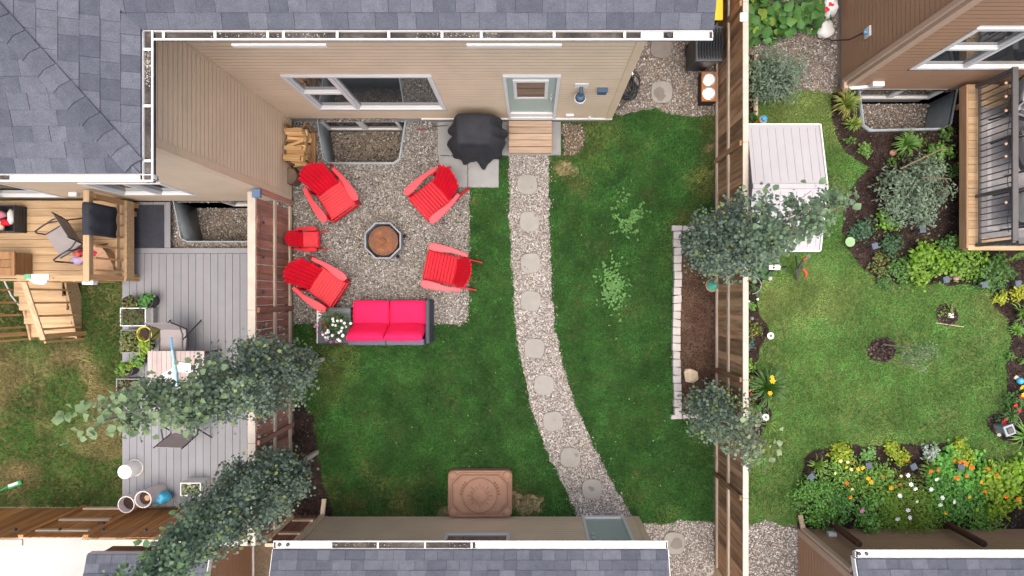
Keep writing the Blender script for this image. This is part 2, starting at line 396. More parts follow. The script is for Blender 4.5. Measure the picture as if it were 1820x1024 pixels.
MUL2 = [(X(1683)+.22*math.cos(a)*random.uniform(.9,1.1), Y(560)+.21*math.sin(a)*random.uniform(.9,1.1)) for a in np.linspace(0, 6.28, 15)[:-1]]
BUSHPIT = [(X(1385)+.30*math.cos(a), Y(148)+.28*math.sin(a)) for a in np.linspace(0, 6.28, 15)[:-1]]
RG1 = rough(RG1, .03); RG2 = rough(RG2, .03); RBED = rough(RBED, .02); RBED2 = rough(RBED2, .02); RBED3 = rough(RBED3, .025); RBED4 = rough(RBED4, .025)
sheet('neighbour_lawn', [(RX+.1,-4.4),(12,-4.4),(12,4.03),(RX+.1,4.03)], -.006, M['lawn_pale'], [WELL_R])
sheet('neighbour_gravel', RG1, .004, M['gravel'])
sheet('neighbour_gravel_lane', RG2, .004, M['gravel'])
sheet('shrub_bed', RBED, .006, M['mulch'], [WELL_R])
for nm, pl in (('border_bed', RBED2), ('flower_bed', RBED3), ('fence_bed', RBED4), ('edge_bed', RBEDT), ('mulch_ring', MUL1), ('small_mulch_ring', MUL2), ('shrub_pit', BUSHPIT)):
    sheet(nm, pl, .008, M['mulch'])
# the left neighbour's yard
sheet('dry_lawn', [(-16,-4.05),(LX-.05,-4.05),(LX-.05,1.87),(-16,1.87)], -.006, M['lawn_dry'], [WELL_L])
WGL = [(X(300), 1.87), (X(300), .95), (LX-.06, .95), (LX-.06, 1.87)]
sheet('window_well_gravel', WGL, .004, M['gravel'], [WELL_L])
PAD = [(-16,-9),(-5.38,-9),(-5.38,-4.12),(-16,-4.12)]
sheet('concrete_pad', PAD, .0, M['padwhite'])
# ---- loose stones: crushed rock lying on the gravel
OCT = np.array([(1,0,0),(-1,0,0),(0,1,0),(0,-1,0),(0,0,1),(0,0,-1)], float)
OCF = np.array([(0,2,4),(2,1,4),(1,3,4),(3,0,4),(2,0,5),(1,2,5),(3,1,5),(0,3,5)])
PAL_GREY = np.array([(.50,.475,.435),(.38,.355,.32),(.28,.255,.23),(.16,.145,.13),(.33,.27,.21),(.44,.38,.31),(.60,.575,.53),(.24,.20,.165),(.42,.40,.37),(.08,.075,.07)])
PAL_PALE = np.array([(.60,.555,.51),(.50,.44,.40),(.42,.365,.33),(.66,.62,.58),(.36,.315,.28),(.52,.42,.355),(.27,.235,.21),(.57,.505,.46),(.55,.50,.45)])
PAL_TAN = np.array([(.50,.46,.41),(.38,.31,.25),(.30,.22,.17),(.60,.57,.53),(.20,.16,.13),(.44,.32,.23),(.15,.12,.10)])
PAL_BROWN = np.array([(.34,.27,.20),(.22,.16,.11),(.14,.10,.07),(.44,.38,.31),(.08,.06,.05),(.30,.21,.13),(.52,.47,.40)])
PAL_SOIL = np.array([(.10,.06,.042),(.07,.042,.03),(.14,.088,.062),(.055,.032,.024),(.20,.13,.09)])
PAL_MULCH = np.array([(.030,.018,.014),(.018,.012,.010),(.055,.036,.030),(.09,.065,.055),(.04,.022,.018)])
PAL_DEBRIS = np.array([(.22,.19,.15),(.32,.29,.25),(.10,.09,.08),(.42,.40,.35)])
def scatter(poly, dens, holes=(), test=None):
    a = np.array(poly); x0, y0 = a.min(0); x1, y1 = a.max(0)
    x0, x1 = max(x0, -11.2), min(x1, 9.8); y0, y1 = max(y0, -5.6), min(y1, 6.0)
    n = int((x1-x0)*(y1-y0)*dens); x = RNG.uniform(x0, x1, n); y = RNG.uniform(y0, y1, n)
    k = inpoly(x, y, poly)
    for h in holes: k &= ~inpoly(x, y, h)
    if test is not None: k &= test(x, y)
    return x[k], y[k]
def stones(name, poly, dens, pal, size, z, label, holes=(), flat=.6, test=None, parent=None):
    x, y = scatter(poly, dens, holes, test); n = len(x)
    s = RNG.lognormal(0, .28, n)*size; th = RNG.uniform(0, 6.28, n)
    sx, sy, sz = s*RNG.uniform(.8, 1.3, n), s*RNG.uniform(.6, 1.0, n), s*flat*RNG.uniform(.6, 1.1, n)
    V = np.repeat(OCT[None], n, 0)+RNG.uniform(-.28, .28, (n, 6, 3))
    V = V*np.stack([sx, sy, sz], 1)[:, None, :]
    c, d = np.cos(th)[:, None], np.sin(th)[:, None]
    vx = V[..., 0]*c-V[..., 1]*d; vy = V[..., 0]*d+V[..., 1]*c
    tx, ty = RNG.normal(0, .3, n)[:, None], RNG.normal(0, .3, n)[:, None]
    vz = V[..., 2]+vx*tx+vy*ty
    V = np.stack([vx+x[:, None], vy+y[:, None], vz+(z+sz*.55)[:, None]], 2).reshape(-1, 3)
    fc = (OCF[None]+(np.arange(n)*6)[:, None, None]).reshape(-1)
    ci = RNG.integers(0, len(pal), n); C = pal[ci]*np.array((.83, .86, .875))*RNG.uniform(.75, 1.2, (n, 1))
    o = npmesh(name, V, fc, 3, M['pebble'], parent, np.repeat(C, 6, 0))
    return tag(o, label, 'gravel' if 'gravel' in label else 'soil' if 'soil' in label else 'mulch', kind='stuff') if parent is None else tag(o, kind='stuff')
SLABS = [ppx(p) for p in ([(778,208),(834,208),(834,277),(778,277)],[(835,208),(891,208),(891,277),(835,277)],[(780,278),(831,278),(831,334),(780,334)],[(832,278),(887,278),(887,334),(832,334)],[(892,208),(997,208),(997,277),(892,277)])]
# one stone palette per gravel area: grey brown patio, pale path, tan side yard
stones('gravel', PATIO, 3000, PAL_GREY, .0140, .004, 'grey brown crushed gravel of the seating area round the fire pit', [WELL_O]+SLABS)
stones('gravel', PATH, 2900, PAL_PALE, .0140, .004, 'pale pinkish gravel of the curving garden path')
stones('gravel', SIDE, 2300, PAL_TAN, .0150, .006, 'tan gravel of the narrow side yard by the bins')
stones('gravel', BACK, 2500, PAL_PALE, .0140, .006, 'pale gravel beside the garage at the foot of the yard')
stones('gravel', RG1, 1700, PAL_TAN, .0170, .004, 'tan gravel strip below the brown house wall')
stones('gravel', RG2, 1800, PAL_PALE, .0170, .004, 'pale gravel strip behind the brown garage')
stones('gravel', WGL, 1900, PAL_TAN, .0150, .004, 'brown gravel round the window well of the left neighbour', [WELL_L])
stones('gravel', DRY, 1300, PAL_BROWN, .017, .004, 'brown gravel patch between the wooden step and the lawn')
stones('bed_soil', BED, 1500, PAL_SOIL, .013, .05, 'brown crumbly soil inside the stone edged raised bed')
PAL_LITTER = np.array([(.25,.19,.13),(.16,.11,.08),(.34,.28,.20)])
stones('wood_chips', RBED, 700, PAL_MULCH, .020, .006, 'dark brown bark mulch of the big shrub bed', [WELL_R], .3)
stones('wood_chips', RBED2, 700, PAL_MULCH, .020, .008, 'dark bark mulch of the border along the right edge', (), .3)
stones('wood_chips', RBED3, 600, PAL_MULCH, .020, .008, 'dark bark mulch under the flower bed', (), .3)
stones('wood_chips', RBED4, 700, PAL_MULCH, .020, .008, 'dark bark mulch of the narrow bed along the fence', (), .3)
stones('wood_chips', MULCHL, 600, PAL_MULCH, .018, .006, 'dark mulch in the corner behind the fence trees', (), .3)
stones('wood_chips', MUL1, 1300, PAL_MULCH*1.7, .024, .010, 'brown bark mulch ring round the staked sapling', (), .35)
stones('wood_chips', MUL2, 1300, PAL_MULCH*1.7, .022, .010, 'brown bark mulch ring round the tiny seedling', (), .35)
# ---- grass
def grass(name, poly, dens, holes, base, dry, label, seed, hgt=.045, test=None, patchy=.5, z=0.0, spots=()):
    x, y = scatter(poly, dens, holes, test); wear = np.zeros(len(x))
    for (sx, sy, sr, st) in spots: wear = np.maximum(wear, st*np.clip(1.5-1.5*np.hypot(x-X(sx), y-Y(sy))/sr+(fbm(x, y, 6, 31)-.5)*2.2, 0, 1))
    k = RNG.uniform(0, 1, len(x)) > wear*.62; x, y, wear = x[k], y[k], wear[k]; n = len(x); nb = 3
    f = fbm(x, y, 1.1, seed); g = fbm(x, y, 4.5, seed+5, 3); q = fbm(x, y, .55, seed+9, 3)
    hg = hgt*(.6+.8*g)
    X_ = np.repeat(x, nb); Y_ = np.repeat(y, nb); hh = np.repeat(hg, nb)*RNG.uniform(.6, 1.25, n*nb)
    th = RNG.uniform(0, 6.28, n*nb); ln = RNG.uniform(.35, 1.15, n*nb)*hh; wd = RNG.uniform(.004, .008, n*nb)
    dx, dy = np.cos(th), np.sin(th); X_ += RNG.normal(0, .012, n*nb); Y_ += RNG.normal(0, .012, n*nb)
    A = np.stack([X_-dy*wd, Y_+dx*wd, np.full(n*nb, z)], 1); B = np.stack([X_+dy*wd, Y_-dx*wd, np.full(n*nb, z)], 1)
    T = np.stack([X_+dx*ln, Y_+dy*ln, hh+z], 1)
    V = np.stack([A, B, T], 1).reshape(-1, 3)
    k = np.clip((f-.56+patchy*.18)*5, 0, 1)*np.clip((q-.42)*5, 0, 1); k = np.clip(k*patchy*2+wear*1.1, 0, 1)
    C = np.array(base)[None]*(1-k[:, None])+np.array(dry)[None]*k[:, None]
    C = C*(.44+.82*g)[:, None]*RNG.uniform(.7, 1.3, (n, 1))*(.75+.5*q)[:, None]*(.55+.9*fbm(x, y, 2.1, seed+3, 3))[:, None]*1.12
    C = np.repeat(np.repeat(C, nb, 0)*RNG.uniform(.75, 1.3, (n*nb, 1)), 3, 0)
    o = npmesh(name, V, np.arange(len(V)), 3, M['blade'], None, C)
    return tag(o, label, 'grass', kind='stuff')
def grow(poly, d):                                    # shrink/grow about the centroid: the turf frays over an edge
    c = np.mean(np.array(poly), 0); return [tuple(c+(np.array(p)-c)*d) for p in poly]
SPOTS = [(935,895,.42,1),(1000,300,.38,.75),(1030,325,.25,.6),(1262,262,.18,.8),(1255,300,.2,.6),(585,875,.5,.55),(650,840,.25,.5),(675,862,.25,.5),(625,895,.4,.6),(720,905,.5,.45),(800,915,.4,.6),(842,360,.12,.5),(1240,330,.4,.35),(1215,395,.25,.5),(1180,915,.3,.3),(1135,840,.14,.45),(1055,890,.15,.4),(700,770,.25,.3),(905,880,.25,.5),(840,500,.10,.5)]
OWN_HOLES = [grow(PATIO, .995), grow(PATH, .998), SIDE, BACK, BED, MULCHL, DRY]+SLABS
grass('grass', YARD, 1900, OWN_HOLES, (.054, .152, .034), (.17, .18, .055), 'dense dark green lawn between the fences', 3, .050, None, .30, 0, SPOTS)
grass('grass', [(RX+.12,-4.4),(9.9,-4.4),(9.9,4.0),(RX+.12,4.0)], 1500, [RG1, RG2, RBED, RBED2, RBED3, RBED4, RBEDT, MUL1, MUL2, BUSHPIT],
      (.118, .275, .068), (.21, .28, .09), 'mown yellowish green lawn of the right neighbour', 11, .032, None, .6)
DECK_G = [(X(217,.15),-4.02),(LX-.06,-4.02),(LX-.06,.93),(X(217,.15),.93)]
grass('grass', [(-11.2,-4.05),(-7.6,-4.05),(-7.6,.4),(-11.2,.4)], 1500, [DECK_G], (.070, .150, .034), (.26, .22, .10), 'patchy dry lawn of the left neighbour', 23, .045, None, .62)
# clover growing through the lawn
def clover(cx, cy, rx, ry, n, label):
    r = np.sqrt(RNG.uniform(0, 1, n)); a = RNG.uniform(0, 6.28, n)
    x = cx+RNG.normal(0, rx*.55, n); y = cy+RNG.normal(0, ry*.55, n)
    k = fbm(x, y, 5, 4) > .46; x, y = x[k], y[k]; n = len(x)
    Vs = []; 
    for j in range(3):
        t = RNG.uniform(0, 6.28, n); s = RNG.uniform(.013, .024, n); z = .05+RNG.uniform(0, .02, n)
        ox, oy = x+.014*np.cos(t+j*2.1), y+.014*np.sin(t+j*2.1)
        for q in range(4): Vs.append(np.stack([ox+s*np.cos(t+q*1.571), oy+s*np.sin(t+q*1.571), z+RNG.uniform(-.005, .005, n)], 1))
    V = np.stack(Vs, 1).reshape(-1, 3)
    C = np.array((.085, .235, .042))[None]*RNG.uniform(.6, 1.3, (n*3, 1))
    tag(npmesh('clover', V, np.arange(len(V)), 4, M['leaf'], None, np.repeat(C, 4, 0)), label, 'clover', kind='stuff')
clover(X(1116), Y(383), .26, .36, 330, 'clover patch in the upper half of the lawn')
clover(X(1088), Y(510), .24, .42, 260, 'clover patch in the middle of the lawn')
nl = 260; lx_ = RNG.uniform(LX+.1, RX-.1, nl); ly_ = RNG.uniform(-4.1, 3.3, nl); kk_ = ~inpoly(lx_, ly_, PATIO); lx_, ly_ = lx_[kk_], ly_[kk_]; nl = len(lx_)
th_ = RNG.uniform(0, 6.28, nl); sz_ = RNG.uniform(.008, .020, nl); Vl = np.stack([np.stack([lx_+sz_*np.cos(th_+q*1.571)*(1 if q % 2 else .6), ly_+sz_*np.sin(th_+q*1.571)*(1 if q % 2 else .6), np.full(nl, .052)+RNG.uniform(-.006, .006, nl)], 1) for q in range(4)], 1).reshape(-1, 3)
tag(npmesh('fallen_leaves', Vl, np.arange(len(Vl)), 4, M['leaf'], None, np.repeat(np.array([(.34,.27,.12),(.42,.38,.22),(.20,.25,.07),(.25,.15,.07)])[RNG.integers(0, 4, nl)], 4, 0)), 'small fallen leaves scattered over the dark lawn', 'leaves', kind='stuff')
stones('stray_gravel', YARD, 260, PAL_PALE, .012, .012, 'stray gravel pebbles kicked into the grass beside the path', (), .6, lambda x, y: (inpoly(x+.06, y, PATH) | inpoly(x-.06, y, PATH) | inpoly(x-.05, y+.03, PATIO)) & ~inpoly(x, y, PATH) & ~inpoly(x, y, PATIO))
for sx, sy, sr in ((935,895,.30),(1262,262,.10),(1003,298,.18),(800,912,.22)):
    sheet('worn_soil', rough([(X(sx)+sr*1.2*math.cos(a)*(1+.2*math.sin(3*a+sx)), Y(sy)+sr*.75*math.sin(a)*(1+.2*math.cos(2*a))) for a in np.linspace(0, 6.28, 20)[:-1]], .07, .03, 3), .0025, M['thatch'])
# ================================================================ WINDOW WELLS
def window_well(label, rim, floor_z, house_y, mat_floor, pal, ribbed, glabel, seen=.9):
    r = thing('window_well', label, 'window well', (np.mean([p[0] for p in rim]), house_y, 0))
    m = MB(); pts = rim
    zs = np.linspace(.07, floor_z-.05, 15 if ribbed else 3)
    def ring(z, k, d):
        c = np.array([np.mean([p[0] for p in pts]), house_y])
        out = []
        for i, p in enumerate(pts):
            v = np.array(p)-c; L = np.linalg.norm(v); q = c+v*(1+d/L)
            if i in (0, len(pts)-1): q[1] = house_y-.004
            out.append((q[0], q[1], z))
        return out
    rings = [ring(z, i, (.012 if i % 2 else 0) if ribbed else 0) for i, z in enumerate(zs)]
    n = len(pts); b = len(m.v)
    for rg in rings: m.v += rg
    for i in range(len(rings)-1):
        for k in range(n-1): m.f.append((b+i*n+k, b+i*n+k+1, b+(i+1)*n+k+1, b+(i+1)*n+k))
    o = m.build('liner', M['galv'], r, smooth=30)
    sm = o.modifiers.new('thick', 'SOLIDIFY'); sm.thickness = .012; sm.offset = 1
    e = MB(); e.tube([(p[0], p[1], .075) for p in rings[0]], .013, 6); e.build('rolled_rim', M['galv'], r)
    f = MB(); f.add([(p[0], p[1], floor_z) for p in rim], [tuple(range(len(rim)))]); f.build('well_floor', M['gravel'], r)
    stones('gravel', [tuple(p) for p in rim], 1500, pal, .017, floor_z, glabel, (), .6, None, r)
    return r
window_well('grey steel window well below the wide house window', WELL_O, -.72, WY, M['gravel'], PAL_BROWN, False, 'brown gravel floor')
window_well('grey window well beside the dark mat on the grey deck', WELL_L, -.75, 1.875, M['gravel'], PAL_TAN, False, 'gravel floor')
window_well('corrugated window well at the foot of the brown house', WELL_R, -.80, 4.03, M['gravel'], PAL_TAN, True, 'gravel floor')
# ================================================================ HOUSES
def siding(axis, c, a0, a1, z0, z1, out, course, openings=(), lap=.013):
    """lap siding on the plane axis=c from a0 to a1; out = +1/-1 direction it faces; openings: (a0,a1,z0,z1)"""
    m = MB(); n = max(1, round((z1-z0)/course)); dz = (z1-z0)/n
    for i in range(n):
        lo, hi = z0+i*dz, z0+(i+1)*dz
        segs = [(a0, a1)]
        for (oa, ob, oz0, oz1) in openings:
            if lo < oz1-.01 and hi > oz0+.01:
                ns = []
                for (s, e) in segs:
                    if ob <= s or oa >= e: ns.append((s, e)); continue
                    if oa > s: ns.append((s, oa))
                    if ob < e: ns.append((ob, e))
                segs = ns
        for (s, e) in segs:
            f = c+out*lap; g = f
            hi2 = hi-course*.065
            q = [(s, f, lo), (e, f, lo), (e, g, hi2), (s, g, hi2), (s, c-out*.040, lo), (e, c-out*.040, lo), (e, c-out*.040, hi2), (s, c-out*.040, hi2)]
            if axis == 'x': q = [(p[1], p[0], p[2]) for p in q]
            m.add(q, [(0,1,2,3), (0,4,5,1), (0,3,7,4), (1,5,6,2)])
            b = c-out*.038; q = [(s, b, lo), (e, b, lo), (e, b, hi), (s, b, hi)]
            if axis == 'x': q = [(p[1], p[0], p[2]) for p in q]
            m.add(q, [(0,1,2,3)])
    return m
def frame_y(m, x0, x1, z0, z1, y0, y1, w):            # a rectangular frame in an XZ plane
    m.box(x0, x1, y0, y1, z0, z0+w); m.box(x0, x1, y0, y1, z1-w, z1)
    m.box(x0, x0+w, y0, y1, z0+w, z1-w); m.box(x1-w, x1, y0, y1, z0+w, z1-w)
def clip(poly, a, b):                                 # keep the left side of a->b
    out = []; n = len(poly)
    def s(p): return (b[0]-a[0])*(p[1]-a[1])-(b[1]-a[1])*(p[0]-a[0])
    for i in range(n):
        p, q = poly[i], poly[(i+1) % n]; sp, sq = s(p), s(q)
        if sp >= 0: out.append(p)
        if sp*sq < 0:
            t = sp/(sp-sq); out.append((p[0]+(q[0]-p[0])*t, p[1]+(q[1]-p[1])*t))
    return out
def area(p): return abs(sum(p[i][0]*p[(i+1) % len(p)][1]-p[(i+1) % len(p)][0]*p[i][1] for i in range(len(p))))/2 if len(p) > 2 else 0
def up_faces(o):
    bm = bmesh.new(); bm.from_mesh(o.data); bm.normal_update()
    for f in bm.faces:
        if f.normal.z < 0: f.normal_flip()
    bm.to_mesh(o.data); bm.free()
def shingles(roof, O, u, v, poly, rows, expo, widths, u0, u1, seed=1, v0=0.0):
    """one object per shingle tab. O eave corner, u along the eave, v up the slope, poly convex (ccw) in (u,v)"""
    rnd = random.Random(seed); O, u, v = Vector(O), Vector(u).normalized(), Vector(v).normalized()
    n = u.cross(v).normalized()
    if n.z < 0: n = -n
    rot = Matrix((u, v, n)).transposed().to_4x4(); cache = {}; base = wl(roof)
    def tab(pl, lift):
        k = len(pl); h = lambda b: .004+(.012-.004)*(1-b/(expo*1.12))+lift
        vs = [rot @ Vector((a, b, -.012)) for a, b in pl]+[rot @ Vector((a, b, h(b))) for a, b in pl]
        me = bpy.data.meshes.new('shingle')
        me.from_pydata([tuple(q) for q in vs], [], [tuple(range(k, 2*k))]+[(i, (i+1) % k, k+(i+1) % k, k+i) for i in range(k)])
        me.materials.append(M['shingle']); return me
    cnt = 0
    for r in range(rows):
        a = u0-rnd.uniform(0, widths[-1]); vv = v0+r*expo
        while a < u1:
            w_ = rnd.choice(widths); lift = rnd.choice((0, 0, .004))
            q = [(a, vv), (a+w_-.003, vv), (a+w_-.003, vv+expo*1.12), (a, vv+expo*1.12)]
            full = True; c = q
            for i in range(len(poly)):
                c2 = clip(c, poly[i], poly[(i+1) % len(poly)])
                if abs(area(c2)-area(c)) > 1e-6: full = False
                c = c2
                if len(c) < 3: break
            if len(c) >= 3 and area(c) > .0025:
                if full:
                    key = (w_, lift)
                    if key not in cache: cache[key] = tab([(0, 0), (w_-.003, 0), (w_-.003, expo*1.12), (0, expo*1.12)], lift)
                    o = link('shingle', cache[key], roof, O+u*a+v*vv-base)
                else:
                    o = link('shingle', tab([(p[0]-a, p[1]-vv) for p in c], lift), roof, O+u*a+v*vv-base)
                cnt += 1
            a += w_
    return cnt
def gutter(parent, axis, a0, a1, y_out, width, z, straps, ends=(True, True), debris=0, covered=(), height=.11, into=1):
    """open trough along an axis; into = direction from the outer lip towards the house"""
    def bx(m, s, e, p, q, z0, z1):
        if axis == 'x': m.box(s, e, p, q, z0, z1)
        else: m.box(p, q, s, e, z0, z1)
    i_ = y_out+into*width
    m = MB(); bx(m, a0, a1, y_out, y_out+into*.020, z-.014, z)
    k0 = len(m.v); bx(m, a0, a1, y_out+into*.004, y_out+into*.012, z-height, z-.0142)
    for i in range(k0, k0+4):
        v = list(m.v[i]); ax_ = 1 if axis == 'x' else 0; v[ax_] += into*.062; m.v[i] = tuple(v)
    bx(m, a0, a1, i_-into*.009, i_, z-height, z-.004); bx(m, a0, a1, y_out+into*.075, i_-into*.0121, z-height, z-height+.006)
    for k, e in enumerate(ends):
        if e: bx(m, (a0, a1)[k]-(.004), (a0, a1)[k]+.004, y_out+into*.03, i_-into*.0125, z-.06, z-.004)
    g = m.build('gutter', M['gutter'], parent)
    s = MB(); bx(s, a0+.005, a1-.005, y_out+into*.030, i_-into*.0125, z-height+.0065, z-.030); s.build('gutter_sludge', M['sludge'], g)
    for q in straps:
        t = MB(); bx(t, q-.014, q+.014, y_out+into*.029, i_-into*.0125, z-.012, z-.003); t.build('strap', M['white'], g)
    for (s0, s1) in covered:
        t = MB(); bx(t, s0, s1, y_out+into*.021, i_-into*.0125, z-.02, z-.008); t.build('gutter_guard', M['gutter'], g)
    if debris:
        nn = debris; al = RNG.uniform(a0+.02, a1-.02, nn); k = fbm(al, al*0, 1.6, 5) > .46; al = al[k]
        ac = y_out+into*(width*.60+RNG.normal(0, width*.16, len(al)))
        ac = np.clip(ac, min(y_out+into*.035, i_-into*.015), max(y_out+into*.035, i_-into*.015))
        V = []; C = []
        sz = RNG.uniform(.004, .012, len(al))
        for j in range(len(al)):
            cx, cy = (al[j], ac[j]) if axis == 'x' else (ac[j], al[j])
            V.append(OCT*sz[j]*RNG.uniform(.6, 1.3, (6, 3))+np.array([cx, cy, z-.026])); C.append(PAL_DEBRIS[RNG.integers(0, 4)])
        V = np.concatenate(V); fc = (OCF[None]+(np.arange(len(al))*6)[:, None, None]).reshape(-1)
        tag(npmesh('leaf_litter', V, fc, 3, M['pebble'], g, np.repeat(np.array(C), 6, 0)), kind='stuff')
    return g
ZE = 5.3                                              # eaves of the two storey house
house = thing('house', 'large tan sided house with slate blue shingle roof and wide white window', 'house', (-1.5, WY, 0))
WX, WS = -4.63, 1.875                                 # side wing: its east wall, its south wall
OPEN_M = [(-3.86, -1.54, .78, 2.50), (-.45, .45, .27, 2.50), (-4.16, -2.60, -.7, 0.0)]
siding('y', WY, WX, 1.50, .24, 5.35, -1, .115, OPEN_M).build('wall', M['tan_siding'], house)
siding('x', WX, WS, WY, .10, 5.35, 1, .11).build('wall', M['tan_siding'], house)
OPEN_W = [(-7.35, -6.0, .85, 2.0), (-11.2, -8.55, .62, 2.7), (-6.1, -4.85, -.7, 0.0)]
siding('y', WS, -14, WX, .16, 5.35, -1, .115, OPEN_W).build('wall', M['tan_siding'], house)
siding('x', 1.50, WY, 12, .24, 5.35, 1, .10).build('wall', M['tan_siding'], house)
m = MB(); m.box(-2.5, 1.49, WY-.006, WY+.3, -.2, .2); m.box(-14, WX-.01, WS+.004, WS+.25, -.01, .16); m.box(1.2, 1.494, WY+.31, 12, -.2, .24)
m.box(WX-.3, WX-.01, WS+.26, WY, -.01, .1); m.box(-2.6, -2.5, WY-.004, WY+.25, -.01, .24); m.box(WX, -4.16, WY-.004, WY+.25, -.01, .24); m.box(-4.16, -2.6, WY+.06, WY+.25, -1, .24)
m.box(-4.85, WX-.005, WS+.003, WS+.2, -.9, -.012); m.box(-6.1, -4.85, WS+.05, WS+.2, -.9, .16)
m.build('foundation', M['foundation'], house)
m = MB(); m.box(-2.1, 1.53, WY-.035, WY-.007, .205, .243); m.build('drip_trim', M['white'], house)
m = MB(); m.box(1.40, 1.525, WY-.024, WY-.002, .25, 5.3); m.box(1.503, 1.526, WY+.0, WY+.12, .25, 5.3); m.build('corner_trim', M['tan_trim'], house)
m = MB(); m.box(WX-.10, WX+.022, WS-.024, WS-.002, .17, 5.3); m.box(WX+.002, WX+.024, WS, WS+.10, .17, 5.3); m.build('corner_trim', M['tan_trim'], house)
m = MB(); m.box(WX+.003, WX+.03, WY-.04, WY-.014, .25, 5.3); m.build('corner_trim', M['tan_trim'], house)
# wide window
def win_box(parent, x0, x1, z0, z1, y, fw=.06, out=.03, deep=.09, split=(), hsplit=(), m_fr='white', glass='glass', sill=True):
    f = MB(); frame_y(f, x0, x1, z0, z1, y-out, y+deep, fw)
    w_ = f.build('window', M[m_fr], parent, bevel=.004)
    for s in split: b = MB(); b.box(s-.035, s+.035, y-out+.006, y+deep, z0+fw, z1-fw); b.build('mullion', M[m_fr], w_)
    for (a, b_, zz) in hsplit: b = MB(); b.box(a, b_, y-out+.008, y+deep, zz-.03, zz+.03); b.build('mullion', M[m_fr], w_)
    xs = [x0+fw]+[q for s in split for q in (s-.035, s+.035)]+[x1-fw]
    for i in range(0, len(xs), 2):
        a, b_ = xs[i], xs[i+1]; zs = [z0+fw]
        for (ha, hb, zz) in hsplit:
            if ha < (a+b_)/2 < hb: zs += [zz-.03, zz+.03]
        zs.append(z1-fw)
        for j in range(0, len(zs), 2):
            q = MB(); q.box(a+.001, b_-.001, y+.035, y+.048, zs[j]+.001, zs[j+1]-.001); q.build('pane', M[glass], w_)
            s = MB(); frame_y(s, a+.001, b_-.001, zs[j]+.001, zs[j+1]-.001, y+.006, y+.034, .028); s.build('sash', M[m_fr], w_)
    return w_
win_box(house, -3.86, -1.54, .78, 2.50, WY, .065, .03, .10, [-3.13], [(-3.86, -3.16, 1.66)])
# back door with a small pane
f = MB(); frame_y(f, -.45, .45, .27, 2.50, WY-.035, WY+.10, .055)
dr = f.build('door', M['white'], house, bevel=.004)
q = MB(); q.box(-.394, .394, WY+.03, WY+.06, .50, 2.444); q.build('door_leaf', M['sage'], dr)
q = MB(); q.box(-.394, .394, WY-.01, WY+.055, .326, .498); q.build('kick_plate', M['white'], dr)
q = MB(); frame_y(q, -.30, .27, 1.35, 2.22, WY-.005, WY+.029, .055); q.build('door_window_frame', M['white'], dr)
q = MB(); q.box(-.244, .214, WY+.008, WY+.02, 1.406, 2.164); q.build('door_pane', M['door_glass'], dr)
q = MB(); q.lathe([(.028,0),(.028,.012),(.012,.014),(.012,.03),(.027,.035),(.03,.055),(.01,.07)], (0,0,0), 10)
q.v = [(x+.335, WY+.028-z, y+1.28) for x, y, z in q.v]; q.build('door_knob', M['steel'], dr, smooth=40)
q = MB(); q.lathe([(.026,0),(.026,.02),(.01,.025)], (0,0,0), 10); q.v = [(x+.335, WY+.028-z, y+1.48) for x, y, z in q.v]; q.build('deadbolt', M['steel'], dr)
# basement windows
win_box(house, -4.15, -2.61, -.66, -.02, WY, .04, .0, .05, [-3.38], (), 'white', 'darkglass')
win_box(house, -6.09, -4.86, -.66, -.02, WS, .05, .0, .04, [-5.4], (), 'white', 'darkglass')
win_box(house, -7.35, -6.0, .85, 2.0, WS, .07, .03, .09, [-6.66], (), 'white', 'darkglass')
win_box(house, -11.2, -8.55, .62, 2.7, WS, .07, .03, .09, [-9.9], (), 'white', 'glass')
# things fixed to the wall: lamp, outlet box, vent, tap
def wall_lathe(prof, x, z, n=14):
    q = MB(); q.lathe(prof, (0,0,0), n); q.v = [(a+x, WY-.012-c, b+z) for a, b, c in q.v]; return q
lx = X(1035, 1.9)*.965
q = MB(); q.box(lx-.11, lx+.11, WY-.03, WY-.012, 1.98, 2.16); wlamp = q.build('wall_lamp', M['white'], house, bevel=.004)
q = MB(); q.tube([(lx, WY-.03, 2.04), (lx, WY-.10, 2.0), (lx, WY-.13, 1.9)], .03, 8); q.lathe([(.07,-.02),(.085,.0),(.07,.07),(.03,.10)], (lx, WY-.13, 1.82), 14); q.build('lamp_head', M['darkblue'], wlamp, smooth=40)
q = MB(); q.lathe([(.03,-.09),(.088,-.06),(.098,.0),(.09,.012)], (lx, WY-.13, 1.80), 16); q.build('lamp_globe', M['white'], wlamp, smooth=40)
ox = X(1075, 1.85)*.96
q = MB(); q.box(ox-.075, ox+.075, WY-.085, WY-.012, 1.80, 1.95); q.box(ox-.085, ox+.085, WY-.09, WY-.012, 1.95, 1.965); q.build('outlet_box', M['darkblue'], house, bevel=.006)
vx = X(1013, .45)*.99
q = MB(); q.box(vx-.065, vx+.065, WY-.05, WY-.012, .40, .52); q.box(vx-.075, vx+.075, WY-.055, WY-.012, .52, .535); q.build('dryer_vent', M['white'], house, bevel=.01)
tx = X(1049, .4)*.99
q = MB(); q.tube([(tx, WY-.012, .42), (tx, WY-.06, .42), (tx, WY-.08, .37)], .013, 8); q.tube([(tx-.03, WY-.055, .46), (tx+.03, WY-.055, .46)], .009, 6); q.build('hose_tap', M['white'], house)
